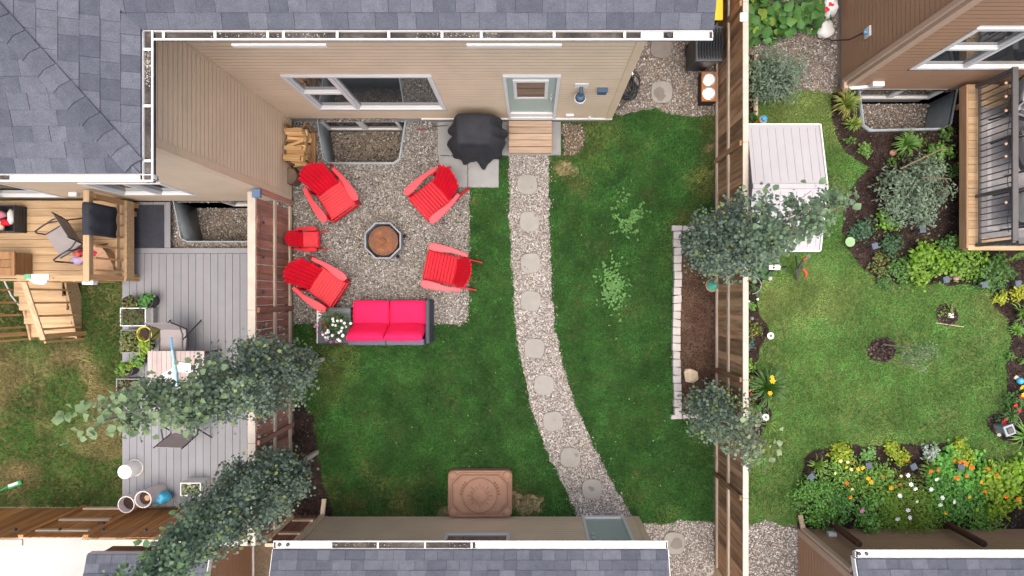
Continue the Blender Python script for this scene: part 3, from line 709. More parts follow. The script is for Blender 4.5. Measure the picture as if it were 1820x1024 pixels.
# ---- roof of the house
PE, PM, PS = .40, .38, .31
EX, MY, SY_ = -4.233, 2.911, 1.352                    # eave lines: wing east, main south, wing south
roof = MB()
hip = Vector((EX-1.136*2.2, SY_+1.46*2.2, ZE+.45*2.2))
val = Vector((EX-2.4, MY+2.4*PE/PM, ZE+2.4*PE)); R1 = 1.97
def zE(x): return ZE+(EX-x)*PE
def zM(y): return ZE+(y-MY)*PM
roof.add([(EX, SY_, ZE), (EX, MY, ZE), tuple(val), tuple(hip)], [(0,1,2,3)])
roof.add([(-14, SY_, ZE), (EX, SY_, ZE), tuple(hip), (-14, hip.y, hip.z)], [(0,1,2,3)])
roof.add([(EX, MY, ZE), (R1, MY, ZE), (R1, MY+4.5, ZE+4.5*PM), (val.x, MY+4.5, ZE+4.5*PM), tuple(val)], [(0,1,2,3,4)])
roof.add([(R1, MY+4.5, ZE+4.5*PM), (R1, MY+9, ZE), (-14, MY+9, ZE), (-14, MY+4.5, ZE+4.5*PM)], [(0,1,2,3)])
roof.add([tuple(hip), tuple(val), (val.x, MY+4.5, ZE+4.5*PM), (-14, MY+4.5, ZE+4.5*PM), (-14, hip.y, hip.z)], [(0,1,2,3,4)])
for i, v in enumerate(roof.v): roof.v[i] = (v[0], v[1], v[2]-.016)
rf = roof.build('roof', M['shingle'], house)
up_faces(rf)
sm = rf.modifiers.new('thick', 'SOLIDIFY'); sm.thickness = .06; sm.offset = -1
nE = math.hypot(1, PE); nM = math.hypot(1, PM); nS = math.hypot(1, PS)
# wing, east slope: u runs north along the eave
polyE = [(0, 0), (MY-SY_, 0), (MY-SY_+2.0*PE/PM, 2.0*nE), (1.46/1.136*2.0, 2.0*nE)]
shingles(rf, (EX, SY_, ZE), (0, 1, 0), (-1, 0, PE), polyE[::1], 9, .185, (.18, .22, .27), -.1, 4.2, 5)
polyM = [(0, 0), (R1-EX, 0), (R1-EX, 1.2), (-1.2/nM*PM/PE, 1.2)]
shingles(rf, (EX, MY, ZE), (1, 0, 0), (0, 1, PM), polyM, 3, .165, (.20, .24, .29), -1.3, R1-EX, 6)
polyS = [(-3.2, 0), (0, 0), (-1.136/1.46*2.1, 2.1*nS), (-3.2, 2.1*nS)]
shingles(rf, (EX, SY_, ZE), (1, 0, 0), (0, 1, PS), polyS, 10, .165, (.18, .22, .27), -2.6, 0, 7)
hd = Vector((-1.136, 1.46, .45)).normalized(); L = .0
side = Vector((hd.y, -hd.x, 0)).normalized()
k = 0; L = .10
while L < 2.9:                                        # hip caps, each folded over the ridge
    c = MB(); a = Vector((EX, SY_, ZE+.022))+hd*L; b = a+hd*.225; wd = .115
    dn = Vector((0, 0, -1)); t0, t1 = Vector((0, 0, .020)), Vector((0, 0, .008))
    sl_, sr = -side*wd-Vector((0, 0, wd*.28)), side*wd-Vector((0, 0, wd*.30))
    c.add([a+sl_+t0, a+t0, a+sr+t0, b+sl_*1.02+t1, b+t1, b+sr*1.02+t1, a+sl_, a, a+sr], [(0,1,4,3), (1,2,5,4), (6,7,1,0), (7,8,2,1), (0,3,6), (2,8,5)])
    c.build('ridge_cap', M['shingle'], rf); L += .20
gx0 = X(270, ZE); gy0 = Y(70, ZE)
m = MB(); m.box(EX-.03, R1, MY-.002, MY+.02, ZE-.16, ZE-.032); m.box(EX-.02, EX-.001, SY_, MY-.003, ZE-.16, ZE-.032); m.box(-14, EX-.021, SY_+.001, SY_+.02, ZE-.16, ZE-.032)
m.build('fascia', M['white'], house)
m = MB(); m.box(WX, R1, MY+.021, WY+.05, ZE-.17, ZE-.155); m.box(WX-.05, EX-.021, WS, MY, ZE-.172, ZE-.157); m.box(-14, EX-.021, SY_+.021, WS-.001, ZE-.174, ZE-.159); m.build('soffit', M['white'], house)
gutter(house, 'x', gx0+.002, X(1268, ZE), gy0, MY-gy0-.004, ZE-.02, [X(p, ZE) for p in (288, 380, 474, 502, 598, 690, 785, 855, 985, 1111)], (False, True), 520, [(X(1140, ZE), X(1180, ZE)), (X(1198, ZE), X(1262, ZE))])
gutter(house, 'y', Y(322, ZE), MY-.004, gx0, gx0-EX-.004, ZE-.02, [Y(p, ZE) for p in (86, 187, 285)], (False, False), 700, [], into=-1)
gutter(house, 'x', -14, gx0-.002, Y(322, ZE), SY_-Y(322, ZE)-.004, ZE-.03, [X(p, ZE) for p in (60, 150)], (False, True), 0, [(X(12, ZE), EX-.03)])
q = MB(); q.lathe([(.028, -.01), (.028, .02)], (X(1190, ZE), gy0+.055, ZE-.03), 14); q.build('gutter_outlet', M['black_plastic'], house)
for a, b in ((415, 582), (830, 998)):
    q = MB(); q.box(X(a, ZE-.15), X(b, ZE-.15), gy0-.024, gy0-.004, ZE-.16, ZE-.10); q.build('window_head_trim', M['white'], house)
q = MB(); q.tube([(-9.7, WS-.02, .8), (-9.7, WS-.14, .83)], .035, 8); q.box(-8.16, -8.02, WS-.08, WS-.012, 1.0, 1.1); q.build('wall_spotlight', M['white'], house)
# ---------------------------------------------------------------- the garage at the foot of the yard
ZG = 2.2
garage = thing('garage', 'tan sided garage with slate blue shingle roof at the foot of the lawn', 'garage', (-1, -4.25, 0))
GW = -4.23; gxl, gxr = -4.03, 2.05
DX0, DX1 = X(1034, .1), X(1110, .1)
siding('y', GW, gxl, gxr, .05, 2.12, 1, .11, [(DX0, DX1, .0, 2.1)]).build('wall', M['tan_siding'], garage)
siding('x', gxr, -10, GW, .05, 2.12, 1, .10).build('wall', M['tan_siding'], garage)
siding('x', gxl, -10, GW, .05, 2.12, -1, .10).build('wall', M['tan_siding'], garage)
m = MB(); m.box(gxl+.02, gxr-.02, -10, GW-.06, -.01, .05); m.build('foundation', M['foundation'], garage)
m = MB(); m.box(gxr-.09, gxr+.022, GW+.002, GW+.024, .05, 2.1); m.box(gxr+.002, gxr+.024, GW-.1, GW, .05, 2.1); m.build('corner_trim', M['tan_trim'], garage)
m = MB(); m.box(gxl-.024, gxl+.09, GW+.002, GW+.024, .05, 2.1); m.build('corner_trim', M['tan_trim'], garage)
ds = MB(); ds.box(gxl-.02, gxl+.06, GW+.03, GW+.10, .12, 1.95); ds.beam((gxl+.02, GW+.065, .14), (gxl+.03, GW+.36, .06), .08, .06); ds.beam((gxl+.02, GW+.065, 1.9), (gxl+.0, GW+.22, 2.08), .08, .06)
ds.build('downspout', M['tan_trim'], garage, bevel=.006)
f = MB(); f.box(DX0, DX0+.055, GW-.05, GW+.03, .12, 2.1); f.box(DX1-.055, DX1, GW-.05, GW+.03, .12, 2.1); f.box(DX0, DX1, GW-.05, GW+.032, .02, .118)
gd = f.build('door', M['white'], garage, bevel=.004)
q = MB(); q.box(DX0+.056, DX1-.056, GW-.04, GW-.005, .12, 2.1); q.build('door_leaf', M['sage'], gd)
for zz in (1.0, 1.2):
    q = MB(); q.tube([(DX0+.13, GW-.004, zz), (DX0+.13, GW+.05, zz)], [.022, .03], 10); q.build('door_knob', M['steel'], gd)
wx0, wx1 = X(786, 1.4), X(905, 1.4)
win_box_y = MB(); win_box_y.box(wx0, wx1, GW+.013, GW+.05, .95, 1.03); win_box_y.box(wx0, wx0+.06, GW+.013, GW+.05, 1.03, 1.6); win_box_y.box(wx1-.06, wx1, GW+.013, GW+.05, 1.03, 1.6); win_box_y.box(wx0, wx1, GW+.013, GW+.05, 1.6, 1.66)
wn = win_box_y.build('window', M['white'], garage, bevel=.004)
q = MB(); q.box(wx0+.061, wx1-.061, GW+.014, GW+.025, 1.031, 1.599); q.build('pane', M['glass'], wn)
def lean_roof(parent, x0, x1, y0, z0, pitch, run, seed, tw=(.24, .28, .34), rows=5, expo=.15, gut=(), cov=(), deb=0, holes=(), u_vis=None, back=True):
    m = MB(); m.add([(x0, y0, z0-.016), (x1, y0, z0-.016), (x1, y0-run, z0+run*pitch-.016), (x0, y0-run, z0+run*pitch-.016)], [(3,2,1,0)])
    if back: m.add([(x0, y0-run-.001, z0+run*pitch-.016), (x1, y0-run-.001, z0+run*pitch-.016), (x1, y0-2*run, z0-.016), (x0, y0-2*run, z0-.016)], [(3,2,1,0)])
    r = m.build('roof', M['shingle'], parent); up_faces(r); s = r.modifiers.new('thick', 'SOLIDIFY'); s.thickness = .05; s.offset = -1
    w_ = (u_vis or x1)-x0
    shingles(r, (x0, y0, z0), (1, 0, 0), (0, -1, pitch), [(0, 5), (0, 0), (w_, 0), (w_, 5)][::1] if False else [(0, 0), (w_, 0), (w_, 5), (0, 5)], rows, expo, tw, 0, w_, seed)
    f = MB(); f.box(x0, x1, y0-.022, y0-.003, z0-.15, z0-.03); f.box(x0-.02, x0-.001, y0-run*.99, y0, z0-.12, z0-.0); f.box(x1+.001, x1+.02, y0-run*.99, y0, z0-.12, z0-.0) 
    for i in range(8, 24):
        a, b, c = f.v[i]; f.v[i] = (a, b, c+(y0-b)*pitch-.02)
    f.build('fascia', M['white'], parent)
    return r
gy = Y(962, ZG)
lean_roof(garage, X(485, ZG), X(1187, ZG), gy-.14, ZG, .33, 3.2, 11, (.20, .25, .30), 5, .148)
gutter(garage, 'x', X(485, ZG), X(1187, ZG), gy, .13, ZG-.015, [X(p, ZG) for p in (588, 671, 755, 838)], (True, True), 500, [(X(489, ZG), X(586, ZG)), (X(845, ZG), X(1184, ZG))], into=-1)
for p in (496, 511):
    q = MB(); q.lathe([(.03, 0), (.03, .02)], (X(p, ZG), gy-.06, ZG-.022), 10); q.build('gutter_outlet', M['black_plastic'], garage)
# ---------------------------------------------------------------- the right neighbour's house
bh = thing('house', 'brown sided house with white windows at the upper right', 'house', (7.5, 4.03, 0))
BX, BY = 5.96, 4.03
BW = [(6.62, 10.5, 1.14, 2.80), (6.38, 8.05, -.55, .12)]
siding('y', BY, BX, 12, .12, 5.4, -1, .12, BW).build('wall', M['brown_siding'], bh)
siding('x', BX, BY, 11, .12, 5.4, -1, .12).build('wall', M['brown_siding'], bh)
m = MB(); m.box(BX+.008, 6.38, BY+.005, BY+.2, -.1, .12); m.box(8.05, 12, BY+.005, BY+.2, -.1, .12); m.box(BX+.008, BX+.2, BY+.2, 11, -.1, .12); m.box(6.38, 8.05, BY+.06, BY+.2, -.9, .12); m.build('foundation', M['foundation'], bh)
m = MB(); m.box(BX-.024, BX+.11, BY-.024, BY-.002, .12, 5.4); m.box(BX-.024, BX-.002, BY, BY+.10, .12, 5.4); m.build('corner_trim', M['brown_trim'], bh)
m = MB(); m.box(BX-.09, BX-.026, BY+.03, BY+.115, .30, 5.3); m.beam((BX-.06, BY+.07, .36), (BX+.0, BY-.14, .22), .085, .07); m.build('downspout', M['brown_trim'], bh, bevel=.006)
m = MB(); m.beam((BX+.05, BY-.05, .25), (BX+.42, BY-.05, .36), .06, .05); m.box(BX+.36, BX+.58, BY-.1, BY-.012, .42, .54); m.build('downspout_elbow', M['white'], bh, bevel=.006)
win_box(bh, 6.62, 10.5, 1.14, 2.80, BY, .085, .03, .12, [7.55, 9.6], [(6.62, 7.51, 2.0)])
win_box(bh, 6.38, 8.05, -.55, .10, BY, .06, .0, .05, [7.2])
for (yy, z0, sx) in ((5.42, 2.15, .17), (4.68, 1.0, .13)):
    q = MB(); q.box(BX-.05, BX-.014, yy-.08, yy+.10, z0, z0+sx*1.3); q.build('wall_plate', M['white'], bh, bevel=.006)
q = MB(); q.tube([(BX-.05, 4.69, 1.1), (BX-.1, 4.69, 1.08)], .03, 8); q.build('hose_tap', M['blue'], bh)
# ---------------------------------------------------------------- the right neighbour's garage
bg_ = thing('garage', 'brown sided garage with slate blue shingle roof behind the flower bed', 'garage', (7, -4.5, 0))
QY, QX = -4.47, 5.16
siding('y', QY, QX, 12, .05, 2.22, 1, .12, [(X(1722, 1.6), 9.9, 1.2, 2.2)]).build('wall', M['brown_siding'], bg_)
siding('x', QX, -11, QY, .05, 2.22, -1, .115).build('wall', M['brown_siding'], bg_)
m = MB(); m.box(QX+.02, 12, -11, QY-.06, -.01, .05); m.build('foundation', M['foundation'], bg_)
m = MB(); m.box(QX-.024, QX+.08, QY+.002, QY+.024, .05, 2.2); m.box(QX-.024, QX-.002, QY-.1, QY, .05, 2.2); m.build('corner_trim', M['brown_trim'], bg_)
m = MB(); m.box(QX-.02, QX+.07, QY+.03, QY+.10, .15, 2.0); m.beam((QX+.02, QY+.06, .2), (QX+.0, QY+.30, .1), .085, .06); m.beam((QX+.03, QY+.06, 1.95), (QX+.02, QY+.25, 2.2), .08, .06); m.build('downspout', M['brown_trim'], bg_, bevel=.006)
q = MB(); q.box(X(1722, 1.6), 9.9, QY-.03, QY+.04, 1.2, 1.3); wn = q.build('window', M['white'], bg_, bevel=.004)
q = MB(); q.box(X(1722, 1.6)+.01, 9.88, QY-.02, QY+.01, 1.301, 2.19); q.build('pane', M['glass'], wn)
q = MB(); q.box(5.55, 5.70, QY+.012, QY+.09, .35, .45); q.build('outlet_cover', M['white'], bg_, bevel=.006)
ZQ = 2.3; qy = Y(978, ZQ)
lean_roof(bg_, X(1522, ZQ), 12, qy-.14, ZQ, .33, 3.2, 12, (.20, .25, .30), 4, .148, u_vis=8.6)
gutter(bg_, 'x', X(1522, ZQ), 12, qy, .13, ZQ-.015, [X(p, ZQ) for p in (1620, 1713, 1800)], (True, True), 0, [(X(1526, ZQ), 11.9)], into=-1)
for p in (1528, 1541):
    q = MB(); q.lathe([(.028, 0), (.028, .02)], (X(p, ZQ), qy-.06, ZQ-.022), 10); q.build('gutter_outlet', M['black_plastic'], bg_)
for k, (a, lb) in enumerate(((5.74, 'dark brown round post against the brown garage, nearer the gravel'), (7.93, 'dark brown round post in front of the white garage window'))):
    t = thing('garden_post', lb, 'post', (a, -4.31, 0), 'round posts against the brown garage')
    q = MB(); q.lathe([(.065, 0), (.062, 1.14), (.055, 1.16)], (a, -4.31, 0), 14); q.build('pole', wood('dark_post_%d' % k, (.035, .016, .010), (.09, .045, .03), 'z', .7) if k == 0 else bpy.data.materials['dark_post_0'], t, smooth=40)
    q = MB(); q.lathe([(.02, 1.16), (.02, 1.175)], (a, -4.31, 0), 8); q.build('bolt', M['metal_dark'], t)
# ---------------------------------------------------------------- the left neighbour's low shed behind the fence
sh = thing('shed', 'low brown shed with slate blue roof behind the orange fence', 'shed', (-6.3, -4.35, 0))
siding('y', -4.36, -7.35, -5.43, .0, 1.6, 1, .09).build('wall', M['brown_siding'], sh)
siding('x', -5.43, -8, -4.36, .0, 1.6, 1, .09).build('wall', M['brown_siding'], sh)
siding('x', -7.35, -8, -4.36, .0, 1.6, -1, .09).build('wall', M['brown_siding'], sh)
lean_roof(sh, -7.42, -5.40, -4.28, 1.66, .33, 1.8, 13, (.25, .31), 5, .148)
# ---------------------------------------------------------------- white storage shed
st = thing('storage_shed', 'white plastic storage shed with ribbed gable roof against the fence', 'shed', (4.25, 1.9, 0))
sx0, sx1 = 3.66, X(1456, 1.5); sy0, sy1 = Y(445, 1.5), Y(222, 1.5); rz, ez = 1.75, 1.5; ry = Y(331, 1.75)
m = MB(); m.box(sx0+.03, sx1-.06, sy0+.06, sy1-.06, .0, 1.48); m.build('body', M['shedroof'], st, bevel=.01)
def panel(a, b, za, zb, x0, x1, nr):
    m = MB(); m.add([(x0, a, za), (x1, a, za), (x1, b, zb), (x0, b, zb), (x0, a, za-.03), (x1, a, za-.03), (x1, b, zb-.03), (x0, b, zb-.03)], [(0,1,2,3), (4,7,6,5), (0,4,5,1), (1,5,6,2), (2,6,7,3), (3,7,4,0)])
    p = m.build('roof_panel', M['shedroof'], st)
    for i in range(nr):
        x = x0+(x1-x0)*(i+.5)/nr; r = MB(); d = Vector((0, b-a, zb-za)).normalized()*.06
        r.beam((x, a+d.y, za+.004+d.z), (x, b-d.y, zb+.004-d.z), .022, .008); r.build('rib', M['shedroof'], p, bevel=.003)
    return p
panel(sy1, ry+.03, ez, rz, sx0, sx1, 9); panel(sy0, ry-.03, ez, rz, sx0, sx1, 9)
m = MB(); m.box(sx0, sx1, ry-.045, ry+.045, rz-.01, rz+.022); m.build('ridge_strip', M['shedroof'], st, bevel=.008)
m = MB(); m.beam((sx1+.012, sy1, ez), (sx1+.012, ry, rz), .022, .06); m.beam((sx1+.012, ry, rz), (sx1+.012, sy0, ez), .022, .06); m.box(sx0, sx1+.02, sy1+.001, sy1+.022, ez-.06, ez+.005); m.box(sx0, sx1+.02, sy0-.022, sy0-.001, ez-.06, ez+.005); m.build('roof_trim', M['white'], st)
# ================================================================ FENCES
FT = 1.56
def plank_mesh(w_, h, t, m, axis):
    b = MB()
    if axis == 'y': b.box(-t/2, t/2, -w_/2, w_/2, 0, h)      # fence running along y
    else: b.box(-w_/2, w_/2, -t/2, t/2, 0, h)
    return b.mesh('plank', m, bevel=.004)
def fence_run(root, axis, c, a0, a1, wood_m, cap_m, rail_m, side, posts, pw=.14, z0=.05, rails=(.14, .82), cap_w=.10, cap_off=.03, rail_skip=(), h=FT, capx=True, seed=3, rail_gap=()):
    rnd = random.Random(seed); base = wl(root)
    ms = [plank_mesh(pw-.006, h-z0-.03-d, .018, wood_m, axis) for d in (0, .004, .008)]
    a = a0+pw/2
    while a < a1-pw*.4:
        L = (c+rnd.uniform(-.003, .003), a, z0) if axis == 'y' else (a, c+rnd.uniform(-.003, .003), z0)
        o = link('plank', rnd.choice(ms), root, Vector(L)-base)
        o.rotation_euler = (rnd.uniform(-.004, .004) if axis == 'y' else 0, 0, rnd.uniform(-.02, .02)); a += pw
    def bx(m, s, e, p, q, zz0, zz1):
        if axis == 'y': m.box(p, q, s, e, zz0, zz1)
        else: m.box(s, e, p, q, zz0, zz1)
    cuts = [a0]+sorted(p for p in posts if a0+.1 < p < a1-.1)+[a1]
    for i in range(len(cuts)-1):
        s, e = cuts[i], cuts[i+1]
        for z in rails:
            m = MB(); bx(m, s+.048, e-.048, c+side*.013, c+side*.05, z, z+.085); m.build('rail', rail_m, root, bevel=.004)
        if capx:
            m = MB(); bx(m, s+.002, e-.002, c+side*cap_off-side*cap_w, c+side*cap_off, h-.03, h+.005); m.build('cap_board', cap_m, root, bevel=.004)
    for p in posts:
        m = MB(); bx(m, p-.045, p+.045, c+side*.012, c+side*.055, 0, h-.035); m.build('post', wood_m, root, bevel=.005)
fr = thing('fence', 'weathered brown board fence with white cap along the right of the lawn', 'fence', (RX, 0, 0))
fence_run(fr, 'y', RX+.055, -5.2, 6.0, M['fence_r'], M['cap'], M['rail_y'], -1, [5.0, 2.63, .62, -1.38, -3.38], .14, .05, (.10, .80), .095, .012)
fl = thing('fence', 'red brown board fence with pale cap along the left of the lawn', 'fence', (LX, 0, 0))
fence_run(fl, 'y', LX-.05, -4.18, 1.80, M['fence_l'], M['cap'], M['rail_y'], 1, [-.2, -2.45], .14, .05, (.10, .80), .135, -.0, seed=4)
m = MB(); m.box(LX-.10, LX+.01, 1.80, 1.875, .0, FT-.01); m.build('post', M['fence_l'], fl, bevel=.004)
cp = thing('solar_post_light', 'slate blue solar cap light on the end post of the left fence', 'light', (LX-.02, 1.76, FT+.006))
m = MB(); m.box(LX-.07, LX+.06, 1.69, 1.83, FT+.006, FT+.03); m.build('base', M['darkblue'], cp, bevel=.004)
m = MB(); m.box(LX-.075, LX+.065, 1.685, 1.835, FT+.055, FT+.085); m.build('solar_cap', plain('solar_blue', (.09, .15, .24), .35, .05), cp, bevel=.006)
m = MB(); m.box(LX-.05, LX+.04, 1.71, 1.81, FT+.03, FT+.055); m.build('lens', M['white'], cp)
# short return panel between the left fence and the garage
fs = thing('fence', 'short brown board panel closing the gap left of the garage', 'fence', (-4.3, -4.2, 0))
fence_run(fs, 'x', -4.21, LX+.06, gxl-.03, M['fence_l'], M['rail_x'], M['rail_x'], 1, [], .13, .05, (.30, .95), .06, .03, h=1.45, seed=8)
# the left neighbour's back fence with its gate
fo = thing('fence', 'orange brown board fence with white cap behind the left deck', 'fence', (-8, -4.06, 0))
gx0_, gx1_ = X(98, .8), X(200, .8)
fence_run(fo, 'x', -4.06, -10.8, gx0_+.03, M['fence_o'], M['cap'], M['rail_x'], 1, [gx0_-.03], .14, .05, (), .11, -.01, seed=5)
fence_run(fo, 'x', -4.06, gx1_-.02, LX-.12, M['fence_o'], M['cap'], M['rail_x'], 1, [gx1_+.03, -6.3], .14, .05, (), .11, -.01, seed=6)
gt = thing('gate', 'orange brown board gate with three pale rails in the back fence', 'gate', ((gx0_+gx1_)/2, -4.06, 0))
fence_run(gt, 'x', -4.05, gx0_+.012, gx1_-.012, M['fence_o'], M['cap'], M['rail_x'], 1, [], .14, .06, (.12, .72, 1.25), .06, .03, seed=7, capx=False)
m = MB(); m.box(gx1_-.10, gx1_+.02, -4.0, -3.97, 1.02, 1.06); m.build('latch', M['metal_dark'], gt)
# string of small lights along the fences: knobs on the boards
t = thing('string_lights', 'thin black cable of bulbs strung along the orange back fence', 'string lights', (-8, -3.99, 1.48))
pts = [(-10.6+i*.25, -3.985, 1.47-.05*abs(math.sin(i*.8))) for i in range(24)]
m = MB(); m.tube(pts, .005, 5); m.build('cable', M['metal_dark'], t)
bm_ = MB(); bm_.lathe([(.012, -.05), (.026, -.03), (.022, 0), (.010, .02)], (0,0,0), 8); bme = bm_.mesh('bulb', M['metal_dark'], smooth=40)
for i in range(1, 24, 3): link('bulb', bme, t, Vector(pts[i])-wl(t)+Vector((0, .02, -.03)))
t2 = thing('string_lights', 'thin cable of small knobs along the top of the left fence', 'string lights', (LX+.02, 0, 1.45))
pts = [(LX-.018, 1.6-i*.3, 1.46-.03*(i % 2)) for i in range(13)]
m = MB(); m.tube(pts, .005, 5); m.build('cable', M['metal_dark'], t2)
for i in range(1, 13, 2): link('bulb', bme, t2, Vector(pts[i])-wl(t2)+Vector((.02, 0, -.03)))
# ================================================================ LEFT NEIGHBOUR'S DECKS
dk = thing('deck', 'low grey composite deck of long boards beside the left fence', 'deck', (-6.3, -1.5, 0))
ZD = .15; dx0, dx1 = X(217, ZD), LX-.13; dy0, dy1 = -3.99, .86
nb = 22; bw = (dx1-dx0)/nb; bmb = MB(); bmb.box(.003, bw-.003, dy0, dy1-.006, ZD-.025, ZD); bme2 = bmb.mesh('board', M['composite'], bevel=.003)
for i in range(nb):
    if dx0+(i+.5)*bw < X(222, .6)+.02: pass
    o = link('board', bme2, dk, Vector((dx0+i*bw, 0, 0))-wl(dk))
def board(x0, x1, y0, y1, par, m='composite', z=ZD, t=.025, name='board', bevel=.003):
    b = MB(); b.box(x0, x1, y0, y1, z-t, z); return b.build(name, M[m], par, bevel=bevel)
board(dx0, dx1, dy1, dy1+.10, dk); board(X(293,ZD), X(302.5,ZD), .965, 1.84, dk); board(X(283,ZD), X(292.7,ZD), .965, 1.84, dk)
for i in range(5): board(X(230,ZD)+i*.115, X(230,ZD)+i*.115+.11, .965, 1.84, dk)
m = MB(); m.box(dx0+.02, dx1-.02, dy0+.03, dy1, .0, ZD-.03); m.build('deck_frame', M['metal_dark'], dk)
# raised wooden deck
wd_ = thing('deck', 'raised pine deck with railing and stairs at the left edge', 'deck', (-9, 1.1, 0))
ZW = .6; wx1 = X(222, ZW); wy0, wy1 = Y(495, ZW), 1.80
nbw = 10; bwid = (wy1-wy0)/nbw; xx0 = -11.4
for i in range(nbw): board(xx0, wx1-.16, wy0+i*bwid+.003, wy0+(i+1)*bwid-.003, wd_, 'pine_x', ZW, .035)
board(wx1-.155, wx1, wy0-.01, wy1, wd_, 'pine_y', ZW+.003, .038)
m = MB(); m.box(xx0, wx1+.012, wy0-.045, wy0-.012, .38, ZW-.002); m.box(wx1+.002, wx1+.03, wy0-.01, wy1, .38, ZW-.002); m.build('rim_joist', M['pine_x'], wd_)
m = MB()
for (a, b) in ((wx1-.1, wy0+.05), (-8.6, wy0+.05), (wx1-.1, 1.6), (-9.7, wy0+.05)): m.box(a-.045, a+.045, b-.045, b+.045, 0, ZW-.04)
m.build('deck_post', M['pine_z'], wd_)
HR = 1.5; rx_ = X(154, HR)
def rail(par, a, b, w_=.105, h_=.036, mm='pine_y', nm='handrail'): q = MB(); q.beam(a, b, w_, h_); return q.build(nm, M[mm], par, bevel=.004)
rail(wd_, (rx_, wy0-.08, HR), (rx_, 1.83, HR)); rail(wd_, (-8.72, wy0-.025, HR+.0), (rx_-.054, wy0-.025, HR), .105, .036, 'pine_x')
rail(wd_, (rx_, wy0, HR-.10), (rx_, 1.83, HR-.10), .035, .08, 'pine_y', 'rail'); rail(wd_, (rx_, wy0, ZW+.12), (rx_, 1.83, ZW+.12), .035, .08, 'pine_y', 'rail')
rail(wd_, (-8.70, wy0-.025, HR-.10), (rx_-.05, wy0-.025, HR-.10), .035, .08, 'pine_x', 'rail')
bb = MB(); bb.box(-.018, .018, -.018, .018, ZW+.05, HR-.14); bbm = bb.mesh('baluster', M['pine_z'], bevel=.003)
for i in range(7): link('baluster', bbm, wd_, Vector((rx_+.04, wy0+.12+i*.21, 0))-wl(wd_))
for i in range(5): link('baluster', bbm, wd_, Vector((-8.5+i*.21, wy0-.065, 0))-wl(wd_))
for (a, b) in ((rx_, wy0-.0), (-8.66, wy0-.025), (rx_, 1.76)):
    q = MB(); q.box(a-.044, a+.044, b-.044, b+.044, .1, HR-.02); q.build('post', M['pine_z'], wd_, bevel=.004)
# stairs
sr_ = thing('stairs', 'pine stairs with four treads going down from the raised deck', 'stairs', (-9.2, -.2, 0))
tx0, tx1 = -9.66, -8.76; run = .262
for i in range(4):
    z = .46-i*.115*1.0; y1 = wy0-.05-i*run; 
    for k in range(2): board(tx0, tx1, y1-run+k*run/2+.002-.02, y1-run+(k+1)*run/2-.003, sr_, 'pine_x', z, .036, 'tread', .005)
    q = MB(); q.box(tx0+.02, tx1-.02, y1-run+.002, y1-run+.022, max(0, z-.115), z-.037); q.build('riser', M['pine_x'], sr_)
for x in (tx0+.03, tx1+.02):
    q = MB(); yb = wy0-.05
    poly = [(yb, .42), (yb, .12), (yb-.30, .0), (yb-1.12, .0), (yb-1.12, .12)]
    b = len(q.v); q.v += [(x-.02, p[0], p[1]) for p in poly]+[(x+.02, p[0], p[1]) for p in poly]; n_ = len(poly)
    q.f += [tuple(b+i for i in range(n_)), tuple(b+n_+i for i in range(n_))[::-1]]+[(b+i, b+(i+1) % n_, b+n_+(i+1) % n_, b+n_+i) for i in range(n_)]
    q.build('stringer', M['pine_x'], sr_)
ytop, ybot = wy0-.08, -.74
def hz(y): return 1.44+(y-ytop)/(ybot-ytop)*(1.02-1.44)
for sx_, top in ((-8.665, True), (-9.72, True)):
    rail(sr_, (sx_, ytop, hz(ytop)), (sx_, ybot, hz(ybot)), .10, .036)
    for k in range(5):
        y = ytop-.13-k*.235; q = MB(); q.box(sx_-.018, sx_+.018, y-.018, y+.018, max(.0, .42-k*.1), hz(y)-.02); q.build('baluster', M['pine_z'], sr_)
    q = MB(); q.box(sx_-.04, sx_+.04, ybot+.02, ybot+.10, 0, hz(ybot)-.02); q.build('post', M['pine_z'], sr_)
# cloth over the railing
ch = MB(); y0_, y1_ = Y(418, HR), Y(360, HR)
nx, ny = 14, 10
path = [(-.07, -.22), (-.068, -.05), (-.06, .008), (0, .022), (.06, .012), (.085, -.05), (.095, -.25), (.10, -.45), (.105, -.62)]
for j in range(ny+1):
    for i, (dx_, dz_) in enumerate(path):
        wv = .010*math.sin(j*1.3+i*.4)*(1 if i > 4 else .3); ch.v.append((rx_+dx_+wv, y0_+(y1_-y0_)*j/ny, HR+.018+dz_))
for j in range(ny):
    for i in range(len(path)-1):
        a = j*len(path)+i; ch.f.append((a, a+1, a+len(path)+1, a+len(path)))
tw_ = ch.build('towel', M['charcoal_cloth'], None, smooth=60); tag(tw_, 'charcoal cloth hung over the pine deck railing', 'cloth')
s_ = tw_.modifiers.new('thick', 'SOLIDIFY'); s_.thickness = .006
# dark rubber mat
mt = MB(); mt.box(X(230,.18), X(290,.18), Y(441,.18), Y(364,.18), ZD+.002, ZD+.022); o = mt.build('door_mat', M['charcoal_cloth'], None, bevel=.006); tag(o, 'large black rubber mat lying at the corner of the grey deck', 'mat')
